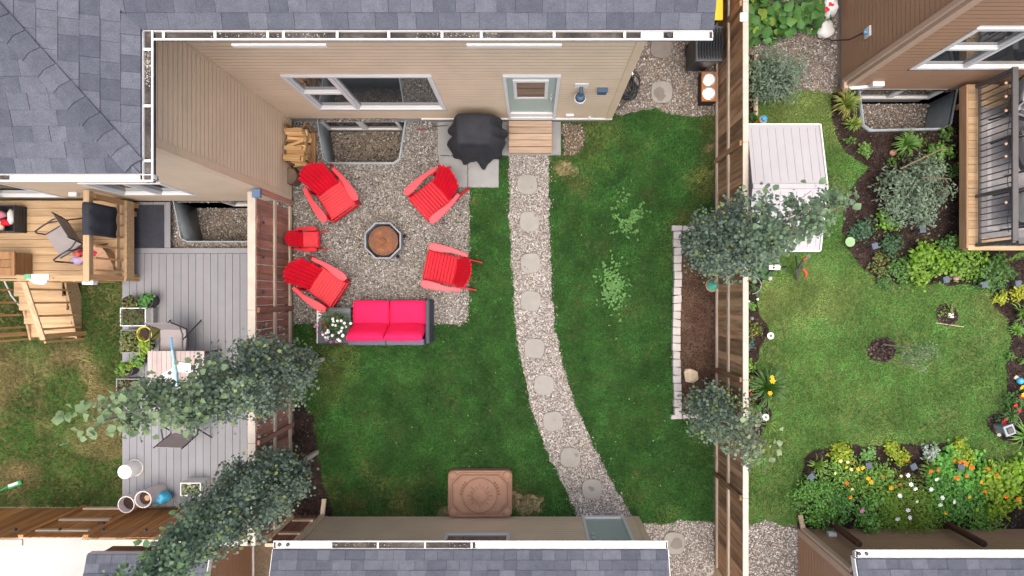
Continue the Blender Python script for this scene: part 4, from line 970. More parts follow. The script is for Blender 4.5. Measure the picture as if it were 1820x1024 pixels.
# ================================================================ RIGHT NEIGHBOUR'S DECK
M['cedar_pale'] = wood('pale_cedar', (.30, .17, .09), (.44, .27, .16), 'y', .75, .1, None, 0, 22)
rd = thing('deck', 'raised deck with dark metal railing below the brown house', 'deck', (9, 2.4, 0))
ax0 = X(1721, ZW); ay0, ay1 = Y(441, ZW), 3.94
for i in range(20):
    yb = ay0+.06+i*(ay1-ay0-.06)/20; board(ax0+.002, 11, yb+.002, yb+(ay1-ay0-.06)/20-.003, rd, 'pine_x', ZW, .03)
q = MB(); q.box(ax0-.032, ax0, ay0, ay1, ZW-.20, ZW+.002); q.build('border_board', M['cedar_pale'], rd, bevel=.004)
q = MB(); q.box(ax0, 11, ay0-.035, ay0+.055, ZW-.16, ZW+.0); q.build('rim_board', M['pine_x'], rd, bevel=.004)
q = MB(); q.box(ax0+.07, 11, ay0+.06, ay0+.098, ZW-.24, ZW-.17); q.build('joist', M['pine_y'], rd)
for b in (ay0+.12, ay0+1.6, ay1-.3):
    q = MB(); q.box(ax0+.15, ax0+.24, b, b+.09, 0, ZW-.04); q.build('deck_post', M['pine_z'], rd)
rl = X(1736, ZW)
q = MB(); q.beam((rl, ay0+.05, 1.50), (rl, ay1-.02, 1.50), .10, .045); q.build('handrail', M['bronze_metal'], rd, bevel=.006)
q = MB(); q.beam((rl, ay0+.05, ZW+.08), (rl, ay1-.02, ZW+.08), .04, .03); q.build('rail', M['bronze_metal'], rd)
q = MB(); q.beam((rl+.05, ay0+.05, 1.50), (11, ay0+.05, 1.50), .10, .045); q.build('handrail', M['bronze_metal'], rd, bevel=.006)
q = MB(); q.beam((rl, ay0+.05, ZW+.08), (11, ay0+.05, ZW+.08), .04, .03); q.build('rail', M['bronze_metal'], rd)
pk = MB(); pk.box(-.009, .009, -.009, .009, ZW+.08, 1.48); pkm = pk.mesh('picket', M['bronze_metal'])
for i in range(25): link('picket', pkm, rd, Vector((rl, ay0+.14+i*.115, 0))-wl(rd))
for i in range(18): link('picket', pkm, rd, Vector((rl+.12+i*.115, ay0+.05, 0))-wl(rd))
for (a, b) in ((rl, ay0+.05), (rl, ay0+.95), (rl, ay1-.05)):
    q = MB(); q.box(a-.03, a+.03, b-.03, b+.03, ZW, 1.49); q.build('post', M['bronze_metal'], rd)
lightm = MB(); lightm.lathe([(.009, -.025), (.022, -.010), (.027, .008), (.016, .022), (.009, .026)], (0,0,0), 10); lm = lightm.mesh('bulb', plain('amber_bulb', (.46, .29, .19), .4, .05), smooth=40)
t = thing('string_lights', 'string of small amber bulbs along the dark deck railing', 'string lights', (rl-.02, 2, 1.45))
q = MB(); q.tube([(rl-.06, ay0+.2+i*.22, 1.44-.03*math.sin(i*1.9)) for i in range(13)], .006, 5); q.build('cable', M['metal_dark'], t)
for yy in (Y(148, 1.4), Y(172, 1.4), Y(197, 1.4), Y(256, 1.4), Y(278, 1.4), Y(360, 1.4)): link('bulb', lm, t, Vector((rl-.085, yy, 1.41))-wl(t))
t = thing('rug', 'grey outdoor rug with pale border on the railed deck', 'rug', (9.3, 2.2, ZW+.002))
rx0, ry0, ry1 = X(1741, ZW), Y(423, ZW), Y(192, ZW)
q = MB(); q.box(rx0, 10.9, ry0, ry1, ZW+.002, ZW+.010); q.build('field', M['rug'], t)
q = MB(); q.box(rx0+.14, rx0+.21, ry0+.14, ry1-.14, ZW+.0104, ZW+.013); q.box(rx0+.211, 10.7, ry0+.14, ry0+.21, ZW+.0104, ZW+.013); q.box(rx0+.211, 10.7, ry1-.21, ry1-.14, ZW+.0104, ZW+.013); q.build('border_band', M['rug_light'], t)
# ================================================================ FURNITURE AND THINGS IN THE YARD
def ribbon(m, pts, half, t, up=(0, 0, 1)):            # flat board following pts (x,y,z) with half widths, horizontal, thickness t
    n = len(pts); b = len(m.v)
    for i, p in enumerate(pts):
        p = Vector(p); d = (Vector(pts[min(i+1, n-1)])-Vector(pts[max(i-1, 0)])); s = Vector((d.y, -d.x, 0)).normalized()*half[i]
        m.v += [tuple(p-s), tuple(p+s), tuple(p+s-Vector((0, 0, t))), tuple(p-s-Vector((0, 0, t)))]
    for i in range(n-1):
        for k in range(4): m.f.append((b+i*4+k, b+i*4+(k+1) % 4, b+(i+1)*4+(k+1) % 4, b+(i+1)*4+k))
    m.f += [(b, b+1, b+2, b+3), (b+(n-1)*4+3, b+(n-1)*4+2, b+(n-1)*4+1, b+(n-1)*4)]
def adirondack(label, s=1.0, rocker=False, group='red adirondack chairs round the fire pit', slope=1.0):
    """faces +Y; origin on the ground under the seat"""
    t = thing('adirondack_chair' if not rocker else 'rocking_chair', label, 'chair', (0, 0, 0), group)
    R_ = M['red']
    # seat: thin slats on a sloping curve
    ys = np.linspace(.25, -.24, 9); zf = lambda y: (.355-.10*(.25-y)/.49*1.1)*1.0
    for i, y in enumerate(ys):
        q = MB(); q.beam((-.265*s, y*s, zf(y)*s), (.265*s, y*s, zf(y)*s), .0575*s, .02*s, (0, .2, 1)); q.build('seat_slat', R_, t, bevel=.005*s)
    q = MB(); q.beam((-.275*s, .302*s, .365*s), (.275*s, .302*s, .365*s), .042*s, .022*s, (0, .1, 1)); q.build('seat_slat', R_, t, bevel=.005*s)
    q = MB(); q.box(-.28*s, .28*s, .335*s, .357*s, .22*s, .345*s); q.build('apron', R_, t, bevel=.004*s)
    # back: seven fanned slats with an arched top
    for k in range(-3, 4):
        a0 = Vector((k*.066, -.215, .23)); ln = .80-.016*k*k; w0, w1 = .0315, .0375
        tilt = math.radians(27); fan = k*math.radians(.95)
        d = Vector((math.sin(fan), -math.sin(tilt)*math.cos(fan), math.cos(tilt)*math.cos(fan))); nrm = Vector((0, math.cos(tilt), math.sin(tilt))); sd_ = d.cross(nrm).normalized()
        q = MB(); b = 0; sec = [(0, w0), (.5, (w0+w1)/2), (.93, w1), (.985, w1*.93), (1.0, w1*.7)]
        bow = lambda f: nrm*(-.015*math.sin(f*3.1))+nrm*(-.006*(9-k*k)/9)
        for f, ww in sec:
            c = a0+d*(ln*f)+bow(f)
            for sg in ((-1, -.5), (1, -.5), (1, .5), (-1, .5)): q.v.append(tuple((c+sd_*ww*sg[0]+nrm*.018*sg[1])*s))
        for i in range(4):
            for j in range(4): q.f.append((i*4+j, i*4+(j+1) % 4, (i+1)*4+(j+1) % 4, (i+1)*4+j))
        q.f += [(3, 2, 1, 0), (16, 17, 18, 19)]; q.build('back_slat', R_, t, bevel=.003*s)
    for (yy, zz, hw) in ((-.352, .415, .26), (-.49, .685, .25)):
        q = MB(); q.beam((-hw*s, yy*s, zz*s), (hw*s, yy*s, zz*s), .022*s, .07*s, (0, -.45, .9)); q.build('back_rail', R_, t, bevel=.004*s)
    for sx in (-1, 1):
        q = MB(); arm = [(sx*.335, .325, .535), (sx*.345, .30, .535), (sx*.352, .22, .535), (sx*.355, .08, .533), (sx*.36, -.06, .530), (sx*.355, -.20, .525), (sx*.335, -.33, .52), (sx*.322, -.42, .518)]
        ribbon(q, [tuple(c*s for c in p) for p in arm], [h_*s for h_ in (.035, .058, .074, .068, .052, .040, .036, .032)], .026*s); q.build('armrest', M['red_pale'] if not rocker else R_, t, bevel=.006*s, smooth=30)
        q = MB(); q.box(sx*(.285)*s, sx*.312*s, .20*s, .31*s, (0 if not rocker else .06)*s, .508*s); q.build('leg', R_, t, bevel=.005*s)
        q = MB(); q.beam((sx*.30*s, -.335*s, .10*s), (sx*.30*s, -.335*s, .50*s), .026*s, .07*s, (0, 1, 0)); q.build('arm_support', R_, t, bevel=.004*s)
        if not rocker:
            q = MB(); q.beam((sx*.272*s, .33*s, .30*s), (sx*.272*s, -.66*s, .035*s), .024*s, .11*s); q.build('leg', R_, t, bevel=.005*s)
        else:
            q = MB(); pts = [(sx*.30, .62-.19*i, .03+.0135*(i-3)**2) for i in range(8)]
            for i in range(7): q.beam(tuple(c*s for c in pts[i]), tuple(c*s for c in pts[i+1]), .03*s, .06*s)
            q.build('rocker', R_, t, bevel=.004*s)
            q = MB(); q.beam((sx*.272*s, .33*s, .30*s), (sx*.272*s, -.40*s, .12*s), .024*s, .08*s); q.build('seat_rail', R_, t)
    return t
def place(t, x, y, hx, hy, z=0.0):
    t.location = (x, y, z); t.rotation_euler = (0, 0, math.atan2(-hx, hy))
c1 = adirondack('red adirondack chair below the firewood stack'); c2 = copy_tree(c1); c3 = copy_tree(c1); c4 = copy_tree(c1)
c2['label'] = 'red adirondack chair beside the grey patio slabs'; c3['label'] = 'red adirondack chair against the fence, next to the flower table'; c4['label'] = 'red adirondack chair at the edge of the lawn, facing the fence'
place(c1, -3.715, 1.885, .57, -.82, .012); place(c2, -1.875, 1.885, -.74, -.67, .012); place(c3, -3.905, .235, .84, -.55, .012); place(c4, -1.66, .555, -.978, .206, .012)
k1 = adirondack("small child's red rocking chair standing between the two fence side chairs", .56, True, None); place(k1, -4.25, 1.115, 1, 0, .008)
# sofa
sf = thing('sofa', 'two seat dark wicker sofa with hot pink cushions', 'sofa', (-2.65, -.45, 0))
fx0, fx1 = -3.36, X(763, .6); fy0, fy1 = -.86, X(0)*0+(-.03)
q = MB(); q.box(fx0, fx1-.08, fy0+.12, fy1-.02, .06, .30); q.build('base', M['wicker'], sf, bevel=.01)
q = MB(); q.box(fx1-.075, fx1, fy0+.02, fy1, .04, .60); q.build('armrest', M['wicker'], sf, bevel=.015)
mid = (fx0+fx1-.08)/2
bt = plain('slate_wicker_top', (.085, .085, .13), .6, .15, 30, .3, .2)
for a, b in ((fx0, mid-.004), (mid+.004, fx1-.08)):
    q = MB(); q.box(a, b, fy0-.0, fy0+.115, .05, .70); q.build('back_frame', bt, sf, bevel=.012)
for (a, b) in ((fx0+.02, fy0+.03), (fx1-.05, fy0+.05), (fx0+.02, fy1-.06), (fx1-.05, fy1-.05)):
    q = MB(); q.box(a-.02, a+.02, b-.02, b+.02, 0, .06); q.build('foot', M['metal_dark'], sf)
def cushion(par, x0, x1, y0, y1, z0, z1, rot=0, nm='cushion', seed=0):
    q = MB(); nx, ny, nz = 12, 10, 4; rnd = random.Random(seed)
    def pt(a, b, c):
        a, b, c = a*2-1, b*2-1, c*2-1
        px_, py_, pz_ = a, b, c
        e = (1-abs(a)**6)*(1-abs(b)**6); th = (.62+.38*e)
        k = 1-.035*abs(b)**2*abs(a)**8; k2 = 1-.035*abs(a)**2*abs(b)**8
        rr = 1-.05*(abs(c)**2)
        wv = .03*math.sin(a*5+seed)*math.sin(b*4+seed*2)
        return (px_*k*rr, py_*k2*rr, (pz_*th)+wv*e)
    idx = {}
    def g(i, j, k):
        if (i, j, k) not in idx: idx[(i, j, k)] = len(q.v); q.v.append(pt(i/nx, j/ny, k/nz))
        return idx[(i, j, k)]
    for i in range(nx):
        for j in range(ny): q.f += [(g(i,j,nz), g(i+1,j,nz), g(i+1,j+1,nz), g(i,j+1,nz)), (g(i,j,0), g(i,j+1,0), g(i+1,j+1,0), g(i+1,j,0))]
    for k in range(nz):
        for i in range(nx): q.f += [(g(i,0,k), g(i+1,0,k), g(i+1,0,k+1), g(i,0,k+1)), (g(i,ny,k), g(i,ny,k+1), g(i+1,ny,k+1), g(i+1,ny,k))]
        for j in range(ny): q.f += [(g(0,j,k), g(0,j,k+1), g(0,j+1,k+1), g(0,j+1,k)), (g(nx,j,k), g(nx,j+1,k), g(nx,j+1,k+1), g(nx,j,k+1))]
    hx, hy, hz_ = (x1-x0)/2, (y1-y0)/2, (z1-z0)/2; R_ = Matrix.Rotation(rot, 3, 'X'); c = Vector(((x0+x1)/2, (y0+y1)/2, (z0+z1)/2))
    q.v = [tuple(c+R_ @ Vector((v[0]*hx, v[1]*hy, v[2]*hz_))) for v in q.v]
    return q.build(nm, M['hotpink'], par, smooth=60)
for i, (a, b) in enumerate(((fx0+.005, mid), (mid, fx1-.08))):
    cushion(sf, a, b, fy0+.24, fy1-.005, .305, .46, 0, 'seat_cushion', i+1)
    cushion(sf, a-.01, b-.005, fy0-.015, fy0+.495, .515, .695, math.radians(-64), 'back_cushion', i+5)
# flower table
tb = thing('side_table', 'low dark side table with flaking white edge beside the pink sofa', 'table', (-3.7, -.5, 0))
tx0_, tx1_, ty0_, ty1_ = X(563, .42), fx0-.03, Y(612, .42), Y(546, .42)
q = MB(); q.box(tx0_+.02, tx1_, ty0_+.02, ty1_-.02, .40, .42); q.build('tabletop', M['slate'], tb, bevel=.004)
q = MB(); frm = [(tx0_, tx1_, ty1_-.019, ty1_), (tx0_, tx1_, ty0_, ty0_+.019)]
for f_ in frm: q.box(*f_, .37, .424)
q.build('edge', M['wicker'], tb, bevel=.003)
q = MB(); q.box(tx0_, tx0_+.019, ty0_+.0195, ty1_-.0195, .37, .424)
for i in range(9):
    a = random.uniform(.02, .16); b = ty1_-.03-i*.028-random.uniform(0, .02); q.box(tx0_+.0195, tx0_+.02+a*(1-i*.09), b, b+.022, .4201, .4222)
q.build('peeling_paint', M['white'], tb)
for (a, b) in ((tx0_+.03, ty0_+.03), (tx1_-.03, ty0_+.03), (tx0_+.03, ty1_-.03), (tx1_-.03, ty1_-.03)):
    q = MB(); q.box(a-.02, a+.02, b-.02, b+.02, 0, .395); q.build('leg', M['wicker'], tb)
# fire pit
fp = thing('fire_pit', 'octagonal grey fire pit with rusty perforated bowl', 'fire pit', (X(681, .3), Y(428, .3), 0))
cx, cy = fp.location[:2]
def octa(r, z, rot=math.pi/8): return [(cx+r*math.cos(rot+i*math.pi/4), cy+r*math.sin(rot+i*math.pi/4), z) for i in range(8)]
gm = plain('grey_steel_ring', (.20, .215, .24), .5, .15, 8, .4)
q = MB(); rings = [octa(.345, .0), octa(.375, .30), octa(.372, .335), octa(.342, .335), octa(.335, .02)]
for r in rings: q.v += r
for i in range(4):
    for k in range(8): q.f.append((i*8+k, i*8+(k+1) % 8, (i+1)*8+(k+1) % 8, (i+1)*8+k))
q.build('ring', gm, fp)
q = MB(); q.lathe([(.31, .02), (.31, .03)], (cx, cy, 0), 8); q.build('ash_pan', M['black_plastic'], fp)
def rustm():
    m, t, b, o = NT('rusty_perforated_steel'); p = N(t, 'ShaderNodeTexCoord').outputs['Object']
    n = noise(t, p, 7, 5, .6); rp = N(t, 'ShaderNodeValToRGB'); t.links.new(n, rp.inputs[0]); e = rp.color_ramp.elements
    e[0].position = .3; e[0].color = (.12, .06, .045, 1); e[1].position = .72; e[1].color = (.29, .105, .022, 1); q = e.new(.5); q.color = (.165, .07, .036, 1)
    n2 = noise(t, p, 60, 3); t.links.new(mixc(t, rp.outputs[0], maprange(t, n2, .3, .7, .6, 1.35), 1.0, 'MULTIPLY'), b.inputs['Base Color'])
    b.inputs['Roughness'].default_value = .85; b.inputs['Metallic'].default_value = .15; setbump(t, b, n2, .5, .005); return m
RU = rustm()
q = MB(); q.lathe([(.272, .255), (.282, .265), (.28, .29), (.24, .30), (.17, .308), (.10, .305), (.07, .30)], (cx, cy, 0), 40); bw_ = q.build('bowl', RU, fp, smooth=50)
q = MB()
for rr, nn in ((.264, 44), (.246, 40), (.226, 36)):
    for i in range(nn):
        a = 6.283*i/nn+rr*40; q.lathe([(.0058, .2985 if rr > .26 else .302), (.0058, .3035 if rr > .26 else .3065)], (cx+rr*math.cos(a), cy+rr*math.sin(a), .0), 5)
q.build('perforations', M['black_plastic'], bw_)
q = MB(); q.lathe([(.075, .30), (.078, .318), (.066, .326), (.06, .318), (.02, .315), (.02, .335), (.008, .337)], (cx-.02, cy-.02, 0), 24); q.build('lid_knob', RU, bw_, smooth=50)
for a in (.3, 2.0, -.9, -2.5):
    q = MB(); q.beam((cx+.33*math.cos(a), cy+.33*math.sin(a), .0), (cx+.40*math.cos(a), cy+.40*math.sin(a), .10), .05, .03); q.build('foot', M['black_plastic'], fp)
# covered barbecue
bq = thing('covered_barbecue', 'barbecue under a black draped cover on the patio slabs', 'barbecue', (-1.03, 3.0, 0))
bx0, bx1, by0, by1 = -1.40, -.66, 2.66, 3.32
q = MB(); nseg = 72; lv = [1.0, .97, .90, .78, .62, .45, .30, .16]; zz = [1.10, 1.105, 1.07, .98, .78, .52, .30, .14]
def bbq_ring(l, z, i):
    out = []
    for k in range(nseg):
        a = 2*math.pi*k/nseg; c, s = math.cos(a), math.sin(a); p = 9
        r = (abs(c)**p+abs(s)**p)**(-1/p)
        hx, hy = (bx1-bx0)/2, (by1-by0)/2; t = max(0, (1.0-z)/.9)
        sc_ = (.10, .70, .84, .90, .96, 1.03, 1.09, 1.15)[i]
        fold = t*t*(.062*math.sin(9*a+1.0)+.050*math.sin(5*a+2.2)+.035*math.sin(17*a))
        x = c*r*hx*sc_; y = s*r*hy*sc_
        if s < 0: y *= 1+.12*t*(1-.5*abs(c))
        shelf = .24*math.exp(-((z-.66)/.26)**2)*(1+.35*math.sin(11*a))*max(0, c)**2*(1 if c > 0 else 0); shelfl = .17*math.exp(-((z-.60)/.22)**2)*(1+.4*math.sin(9*a+1))*max(0, -c)**2
        x += shelf-shelfl
        x += c*fold; y += s*fold*(.35 if s > 0 else 1.0)
        zc = z+(.05*math.sin(7*a+.6)*t if i == 7 else 0)+(-.10*max(0, c)**2 if i in (1, 2, 3) else 0)*.6
        yw = min(y+(by0+by1)/2, 3.395)
        out.append(((bx0+bx1)/2+x, yw, zc))
    return out
for i in range(8): q.v += bbq_ring(lv[i], zz[i], i)
for i in range(7):
    for k in range(nseg): q.f.append((i*nseg+k, (i+1)*nseg+k, (i+1)*nseg+(k+1) % nseg, i*nseg+(k+1) % nseg))
q.f.append(tuple(range(nseg)))
cv = q.build('cover', M['grill_cloth'], bq, smooth=50)
ss = cv.modifiers.new('sub', 'SUBSURF'); ss.levels = 1; ss.render_levels = 1
q = MB(); q.tube([(-1.36, 2.80, .93), (-1.03, 2.78, .95), (-.72, 2.80, .92)], .006, 6); q.build('seam', M['charcoal_cloth'], cv)
q = MB()
for (a, b) in ((-1.3, 2.75), (-.76, 2.75), (-1.3, 3.2), (-.76, 3.2)): q.box(a-.02, a+.02, b-.02, b+.02, .045, .9)
q.build('frame', M['metal_dark'], bq)
q = MB(); q.tube([(-.62, 2.70, .12), (-.52, 2.66, .07), (-.44, 2.67, .06)], .012, 6); q.build('tie_cord', M['black_plastic'], cv)
# patio slabs, step
SL_LB = ['smooth grey patio slab left of the covered barbecue', 'smooth grey patio slab underneath the covered barbecue', 'grey patio slab under the back of a red chair', 'pale grey patio slab at the lawn corner', 'grey slab that carries the wooden step']
for p, lb in zip(SLABS, SL_LB):
    q = MB(); xs = [a for a, b in p]; ys = [b for a, b in p]; q.box(min(xs)+.003, max(xs)-.003, min(ys)+.003, min(max(ys), WY-.012)-.003, -.03, .035+random.uniform(0, .004)); o = q.build('patio_slab', M['paver'], None, bevel=.006); tag(o, lb, 'paving slab', 'grey patio slabs by the back door')
sp = thing('doorstep', 'weathered wooden step of five boards below the back door', 'step', (0, 3.1, 0))
sx0_, sx1_ = X(904, .22), X(981, .22); syb, syt = Y(272, .22), WY-.045
for i in range(5):
    d = (syt-syb)/5; board(sx0_, sx1_, syb+i*d+.004, syb+(i+1)*d-.004, sp, 'step', .22+.002*(i % 2), .036, 'board', .006)
q = MB(); q.box(sx0_+.02, sx1_-.02, syb+.02, syb+.055, .04, .183); q.box(sx0_+.02, sx0_+.06, syb+.056, syt, .04, .183); q.box(sx1_-.06, sx1_-.02, syb+.056, syt, .04, .183); q.box(-.02, .02, syb+.056, syt, .04, .183); q.build('frame', M['step'], sp)
# firewood
fwx0, fwx1 = -4.60, X(549, .5); fwy0, fwy1 = Y(291, .4), Y(221, .5)
rk = thing('firewood_rack', 'narrow rack stacked with split firewood in the wall corner', 'firewood', (-4.4, 2.9, 0))
q = MB(); 
for y in (fwy0+.02, fwy1-.02): 
    for x in (fwx0+.06, fwx1-.04): q.box(x-.018, x+.018, y-.018, y+.018, 0, .62)
q.box(fwx0+.04, fwx1-.02, fwy0+.05, fwy1-.05, .05, .09); q.build('rack', M['cedar'], rk)
for i in range(46):
    row, kk = divmod(i, 9); y = fwy0+.06+kk*(fwy1-fwy0-.10)/9+random.uniform(-.02, .02); z = .145+row*.098
    top = row >= 4
    n_ = random.choice((3, 3, 4, 5)); r_ = random.uniform(.045, .066); a0 = random.uniform(0, 6.28)
    if row == 4 and kk in (2, 5, 6): continue
    sh_ = [(r_*random.uniform(.8, 1.1)*math.cos(a0+j*6.28/n_), r_*random.uniform(.8, 1.1)*math.sin(a0+j*6.28/n_)) for j in range(n_)]
    L_ = random.uniform(.31, .35); x0 = fwx0+.015+random.uniform(0, .03); yw = random.uniform(-.025, .025)*(3.0 if kk == 4 and top else 1)
    q = MB(); q.v = [(x0, y+a-yw, z+b) for a, b in sh_]+[(x0+L_, y+a*.95+yw, z+b*.95) for a, b in sh_]
    q.f = [tuple(range(n_))[::-1], tuple(range(n_, 2*n_))]+[(j, (j+1) % n_, n_+(j+1) % n_, n_+j) for j in range(n_)]
    q.build('log', M['firewood'] if random.random() < .8 or row >= 3 else M['fireend'], rk, bevel=.004)
stp = thing('tree_stump', 'dark round log stump beside the house wall corner', 'stump', (X(512, .2)*.985, Y(314, .2), 0))
q = MB(); q.lathe([(.15, 0), (.155, .15), (.15, .30), (.145, .305)], (stp.location.x, stp.location.y, 0), 20, .06); q.build('bark', M['fireend'], stp, smooth=40)
q = MB(); q.lathe([(.13, .306), (.128, .312)], (stp.location.x, stp.location.y, 0), 18, .05); q.build('cut_face', plain('old_cut_wood', (.14, .10, .075), .9, .3, 14), stp)
t = thing('garden_trowel', 'small red handled garden tool on the gravel by the white window', 'tool', (X(755), Y(232), .02))
q = MB(); q.tube([(X(742), Y(231), .035), (X(758), Y(231), .035)], .014, 8); q.build('handle', plain('dark_red_grip', (.16, .03, .025), .5), t)
q = MB(); q.tube([(X(758), Y(231), .035), (X(772), Y(226), .03), (X(796), Y(224), .05)], .008, 6); q.build('shaft', M['metal_dark'], t)
# stepping stones
STN = [(937, 328, 'round stepping stone nearest the wooden step'), (941, 394, 'stepping stone with a dark spot at its corner, second from the step'), (943, 468, 'stepping stone with small dark specks, third from the step'), (943.5, 535, 'plain stepping stone level with the pink sofa'),
       (950, 619, 'stepping stone where the path starts to bend'), (967, 684, 'stepping stone just below the start of the bend'), (983, 749, 'stepping stone in the bend, level with the end of the raised bed'), (1014, 813, 'stepping stone with a chipped right side low on the path'), (1052, 869, 'stepping stone with a dark arrow mark, nearest the garage door'),
       (1175, 85, 'stepping stone in the side yard furthest from the lawn'), (1176, 164, 'half wet stepping stone in the side yard near the lawn'), (1198, 965, 'half wet stepping stone behind the garage corner')]
darkst = plain('wet_stone', (.17, .15, .135), .9, .1, 6, .2)
for i, (a, b, lb) in enumerate(STN):
    c = P(a, b, .02); r_ = .200 if i < 9 else .215; rnd = random.Random(i+40); ph = rnd.uniform(-.2, .2)
    pts = []
    for k in range(28):
        an = 2*math.pi*k/28; rr = r_*(abs(math.cos(an))**3.0+abs(math.sin(an))**3.0)**(-1/3.0)*rnd.uniform(.97, 1.03)*.97; pts.append((c.x+rr*math.cos(an+ph), c.y+rr*math.sin(an+ph)))
    q = MB(); q.prism(pts, .0, .040+rnd.uniform(0, .004)); o = q.build('stepping_stone', M['stone'] if i not in (9,) else darkst, None, bevel=.008)
    tag(o, lb, 'stepping stone', 'stepping stones along the garden path')
    mk = {1: [(.12, .12, .035)], 2: [(-.11, -.08, .025), (-.06, -.11, .018)], 8: [(.0, .0, .06), (-.05, .03, .03)], 7: [(.12, .05, .05)], 10: [(-.06, .0, .12), (-.02, -.08, .10)], 11: [(.05, -.02, .13)], 0: [(.08, -.06, .02)], 6: [(.03, .03, .02)]}.get(i, [])
    if mk:
        q = MB()
        for (dx_, dy_, rr) in mk:
            pl = [(c.x+dx_+rr*rnd.uniform(.6, 1.1)*math.cos(k*.7), c.y+dy_+rr*rnd.uniform(.6, 1.1)*math.sin(k*.7)) for k in range(9)]; q.prism(pl, .043, .0462+.0012*len(q.v)/20)
        q.build('stain', darkst, o)
# edging stones of the raised bed
edg = thing('stone_edging', 'row of pale block stones edging the raised garden bed', 'edging', (X(1200), Y(570), 0))
yy = Y(412); nst = 23; ye = Y(736); d = (yy-ye)/nst
for i in range(nst):
    rnd = random.Random(i); x0 = X(1194.5+math.sin(i*.35)*1.2+rnd.uniform(-.7, .7)); x1 = X(1208+math.sin(i*.35)*1.2+rnd.uniform(-.6, .6))
    q = MB(); y1 = yy-i*d-.004; y0 = yy-(i+1)*d+.004; k = rnd.uniform(-.012, .012)
    q.prism([(x0, y1+k), (x0, y0+k*.6), (x1, y0-k*.6), (x1, y1-k)], -.02, .13+rnd.uniform(-.01, .01)); q.build('edging_stone', M['edging'], edg, bevel=.012, seg=2)
for (pts) in ([(1194,401),(1213,401),(1212,410),(1194,411)], [(1214,401),(1226,402),(1227,411),(1213,411)], [(1227,402),(1241,402),(1241,411),(1228,411)], [(1193,737),(1211,736),(1212,744),(1192,745)], [(1213,737),(1226,735),(1227,742),(1213,744)], [(1228,736),(1243,736),(1243,744),(1228,743)]):
    q = MB(); q.prism(ppx(pts, .1), -.02, .13+random.uniform(-.01, .01)); q.build('edging_stone', M['edging'], edg, bevel=.012, seg=2)
# the cream rock
def rock(label, cat, px, py, r, m, z=.05, seed=0, flat=.6, name='rock', sub=2):
    rnd = random.Random(seed); bm = bmesh.new(); bmesh.ops.create_icosphere(bm, subdivisions=sub, radius=1); c = P(px, py, z+r*flat*.6)
    pl = [Vector((rnd.gauss(0,1), rnd.gauss(0,1), rnd.gauss(0,1))).normalized() for _ in range(9)]
    for v in bm.verts:
        co = v.co.copy()
        for n_ in pl:
            e = co.dot(n_)-rnd.uniform(.66, .7)
            if e > 0: co -= n_*e*.9
        v.co = Vector((co.x*r*1.1, co.y*r*.95, co.z*r*flat))
    me = bpy.data.meshes.new(name); bm.to_mesh(me); bm.free(); me.materials.append(m); o = link(name, me, None, c); return tag(o, label, cat)
rock('cream coloured angular rock lying in the raised bed', 'rock', 1228, 667, .165, M['rock'], .04, 3, .7)
rock('small orange brown rock in the shrub bed', 'rock', 1587, 271, .07, plain('orange_rock', (.36, .20, .13), .9, .2), .01, 5)
rock('flat brown rock beside the round bush in the shrub bed', 'rock', 1576, 356, .07, plain('brown_rock', (.28, .15, .11), .9, .2), .01, 6)
rock('small tan rock in the border next to the blue ball', 'rock', 1807, 671, .06, M['rock'], .01, 8)
# sandbox lid
sb = thing('sandbox', 'tan plastic sandbox with sunburst lid at the garage wall', 'sandbox', (X(853, .2), Y(878, .2), 0))
cx, cy = sb.location[:2]; hx, hy = .615, .445
def rrect(hx, hy, r, n=6):
    out = []
    for (sx, sy, a0) in ((1,1,0), (-1,1,math.pi/2), (-1,-1,math.pi), (1,-1,3*math.pi/2)):
        for k in range(n+1):
            a = a0+math.pi/2*k/n; out.append((cx+sx*(hx-r)+r*math.cos(a), cy+sy*(hy-r)+r*math.sin(a)))
    return out
q = MB(); q.prism(rrect(hx, hy, .10), 0, .20); q.build('base', M['sandlid'], sb, bevel=.02, seg=2)
def chamf(hx, hy, c): return [(cx+hx-c, cy+hy), (cx-hx+c, cy+hy), (cx-hx, cy+hy-c), (cx-hx, cy-hy+c), (cx-hx+c, cy-hy), (cx+hx-c, cy-hy), (cx+hx, cy-hy+c), (cx+hx, cy+hy-c)]
def ringpoly(m, o_, i_, z0, z1):
    n = len(o_); b = len(m.v); m.v += [(p[0], p[1], z0) for p in o_]+[(p[0], p[1], z1) for p in o_]+[(p[0], p[1], z1) for p in i_]+[(p[0], p[1], z0) for p in i_]
    for k in range(n):
        for l in range(3): m.f.append((b+l*n+k, b+l*n+(k+1) % n, b+(l+1)*n+(k+1) % n, b+(l+1)*n+k))
q = MB(); ringpoly(q, chamf(hx-.03, hy-.03, .20), chamf(hx-.055, hy-.055, .19), .19, .222); ringpoly(q, chamf(hx-.095, hy-.085, .17), chamf(hx-.115, hy-.105, .165), .19, .218)
lid = q.build('lid_rim', M['sandlid'], sb, bevel=.005)
q = MB(); ringpoly(q, chamf(hx-.078, hy-.07, .18), chamf(hx-.093, hy-.083, .172), .195, .2035); q.build('groove', M['sanddark'], sb)
for (sx, sy) in ((-1,-1),(1,-1),(-1,1),(1,1)):
    q = MB(); q.lathe([(.085, .19), (.085, .225), (.06, .245), (.0, .25)], (cx+sx*(hx-.10), cy+sy*(hy-.10), 0), 14); q.build('corner_knob', M['sandlid'], sb, smooth=50)
q = MB(); q.lathe([(.335, .19), (.335, .225), (.315, .24), (.29, .236), (.15, .25), (.0, .262)], (cx, cy-.02, 0), 40); dm = q.build('lid_dome', M['sandlid'], sb, smooth=40)
q = MB(); n_ = 16
def sun_pt(i, r): a = 2*math.pi*i/(2*n_)+math.pi/2; return (cx+r*math.cos(a), cy-.02+r*math.sin(a))
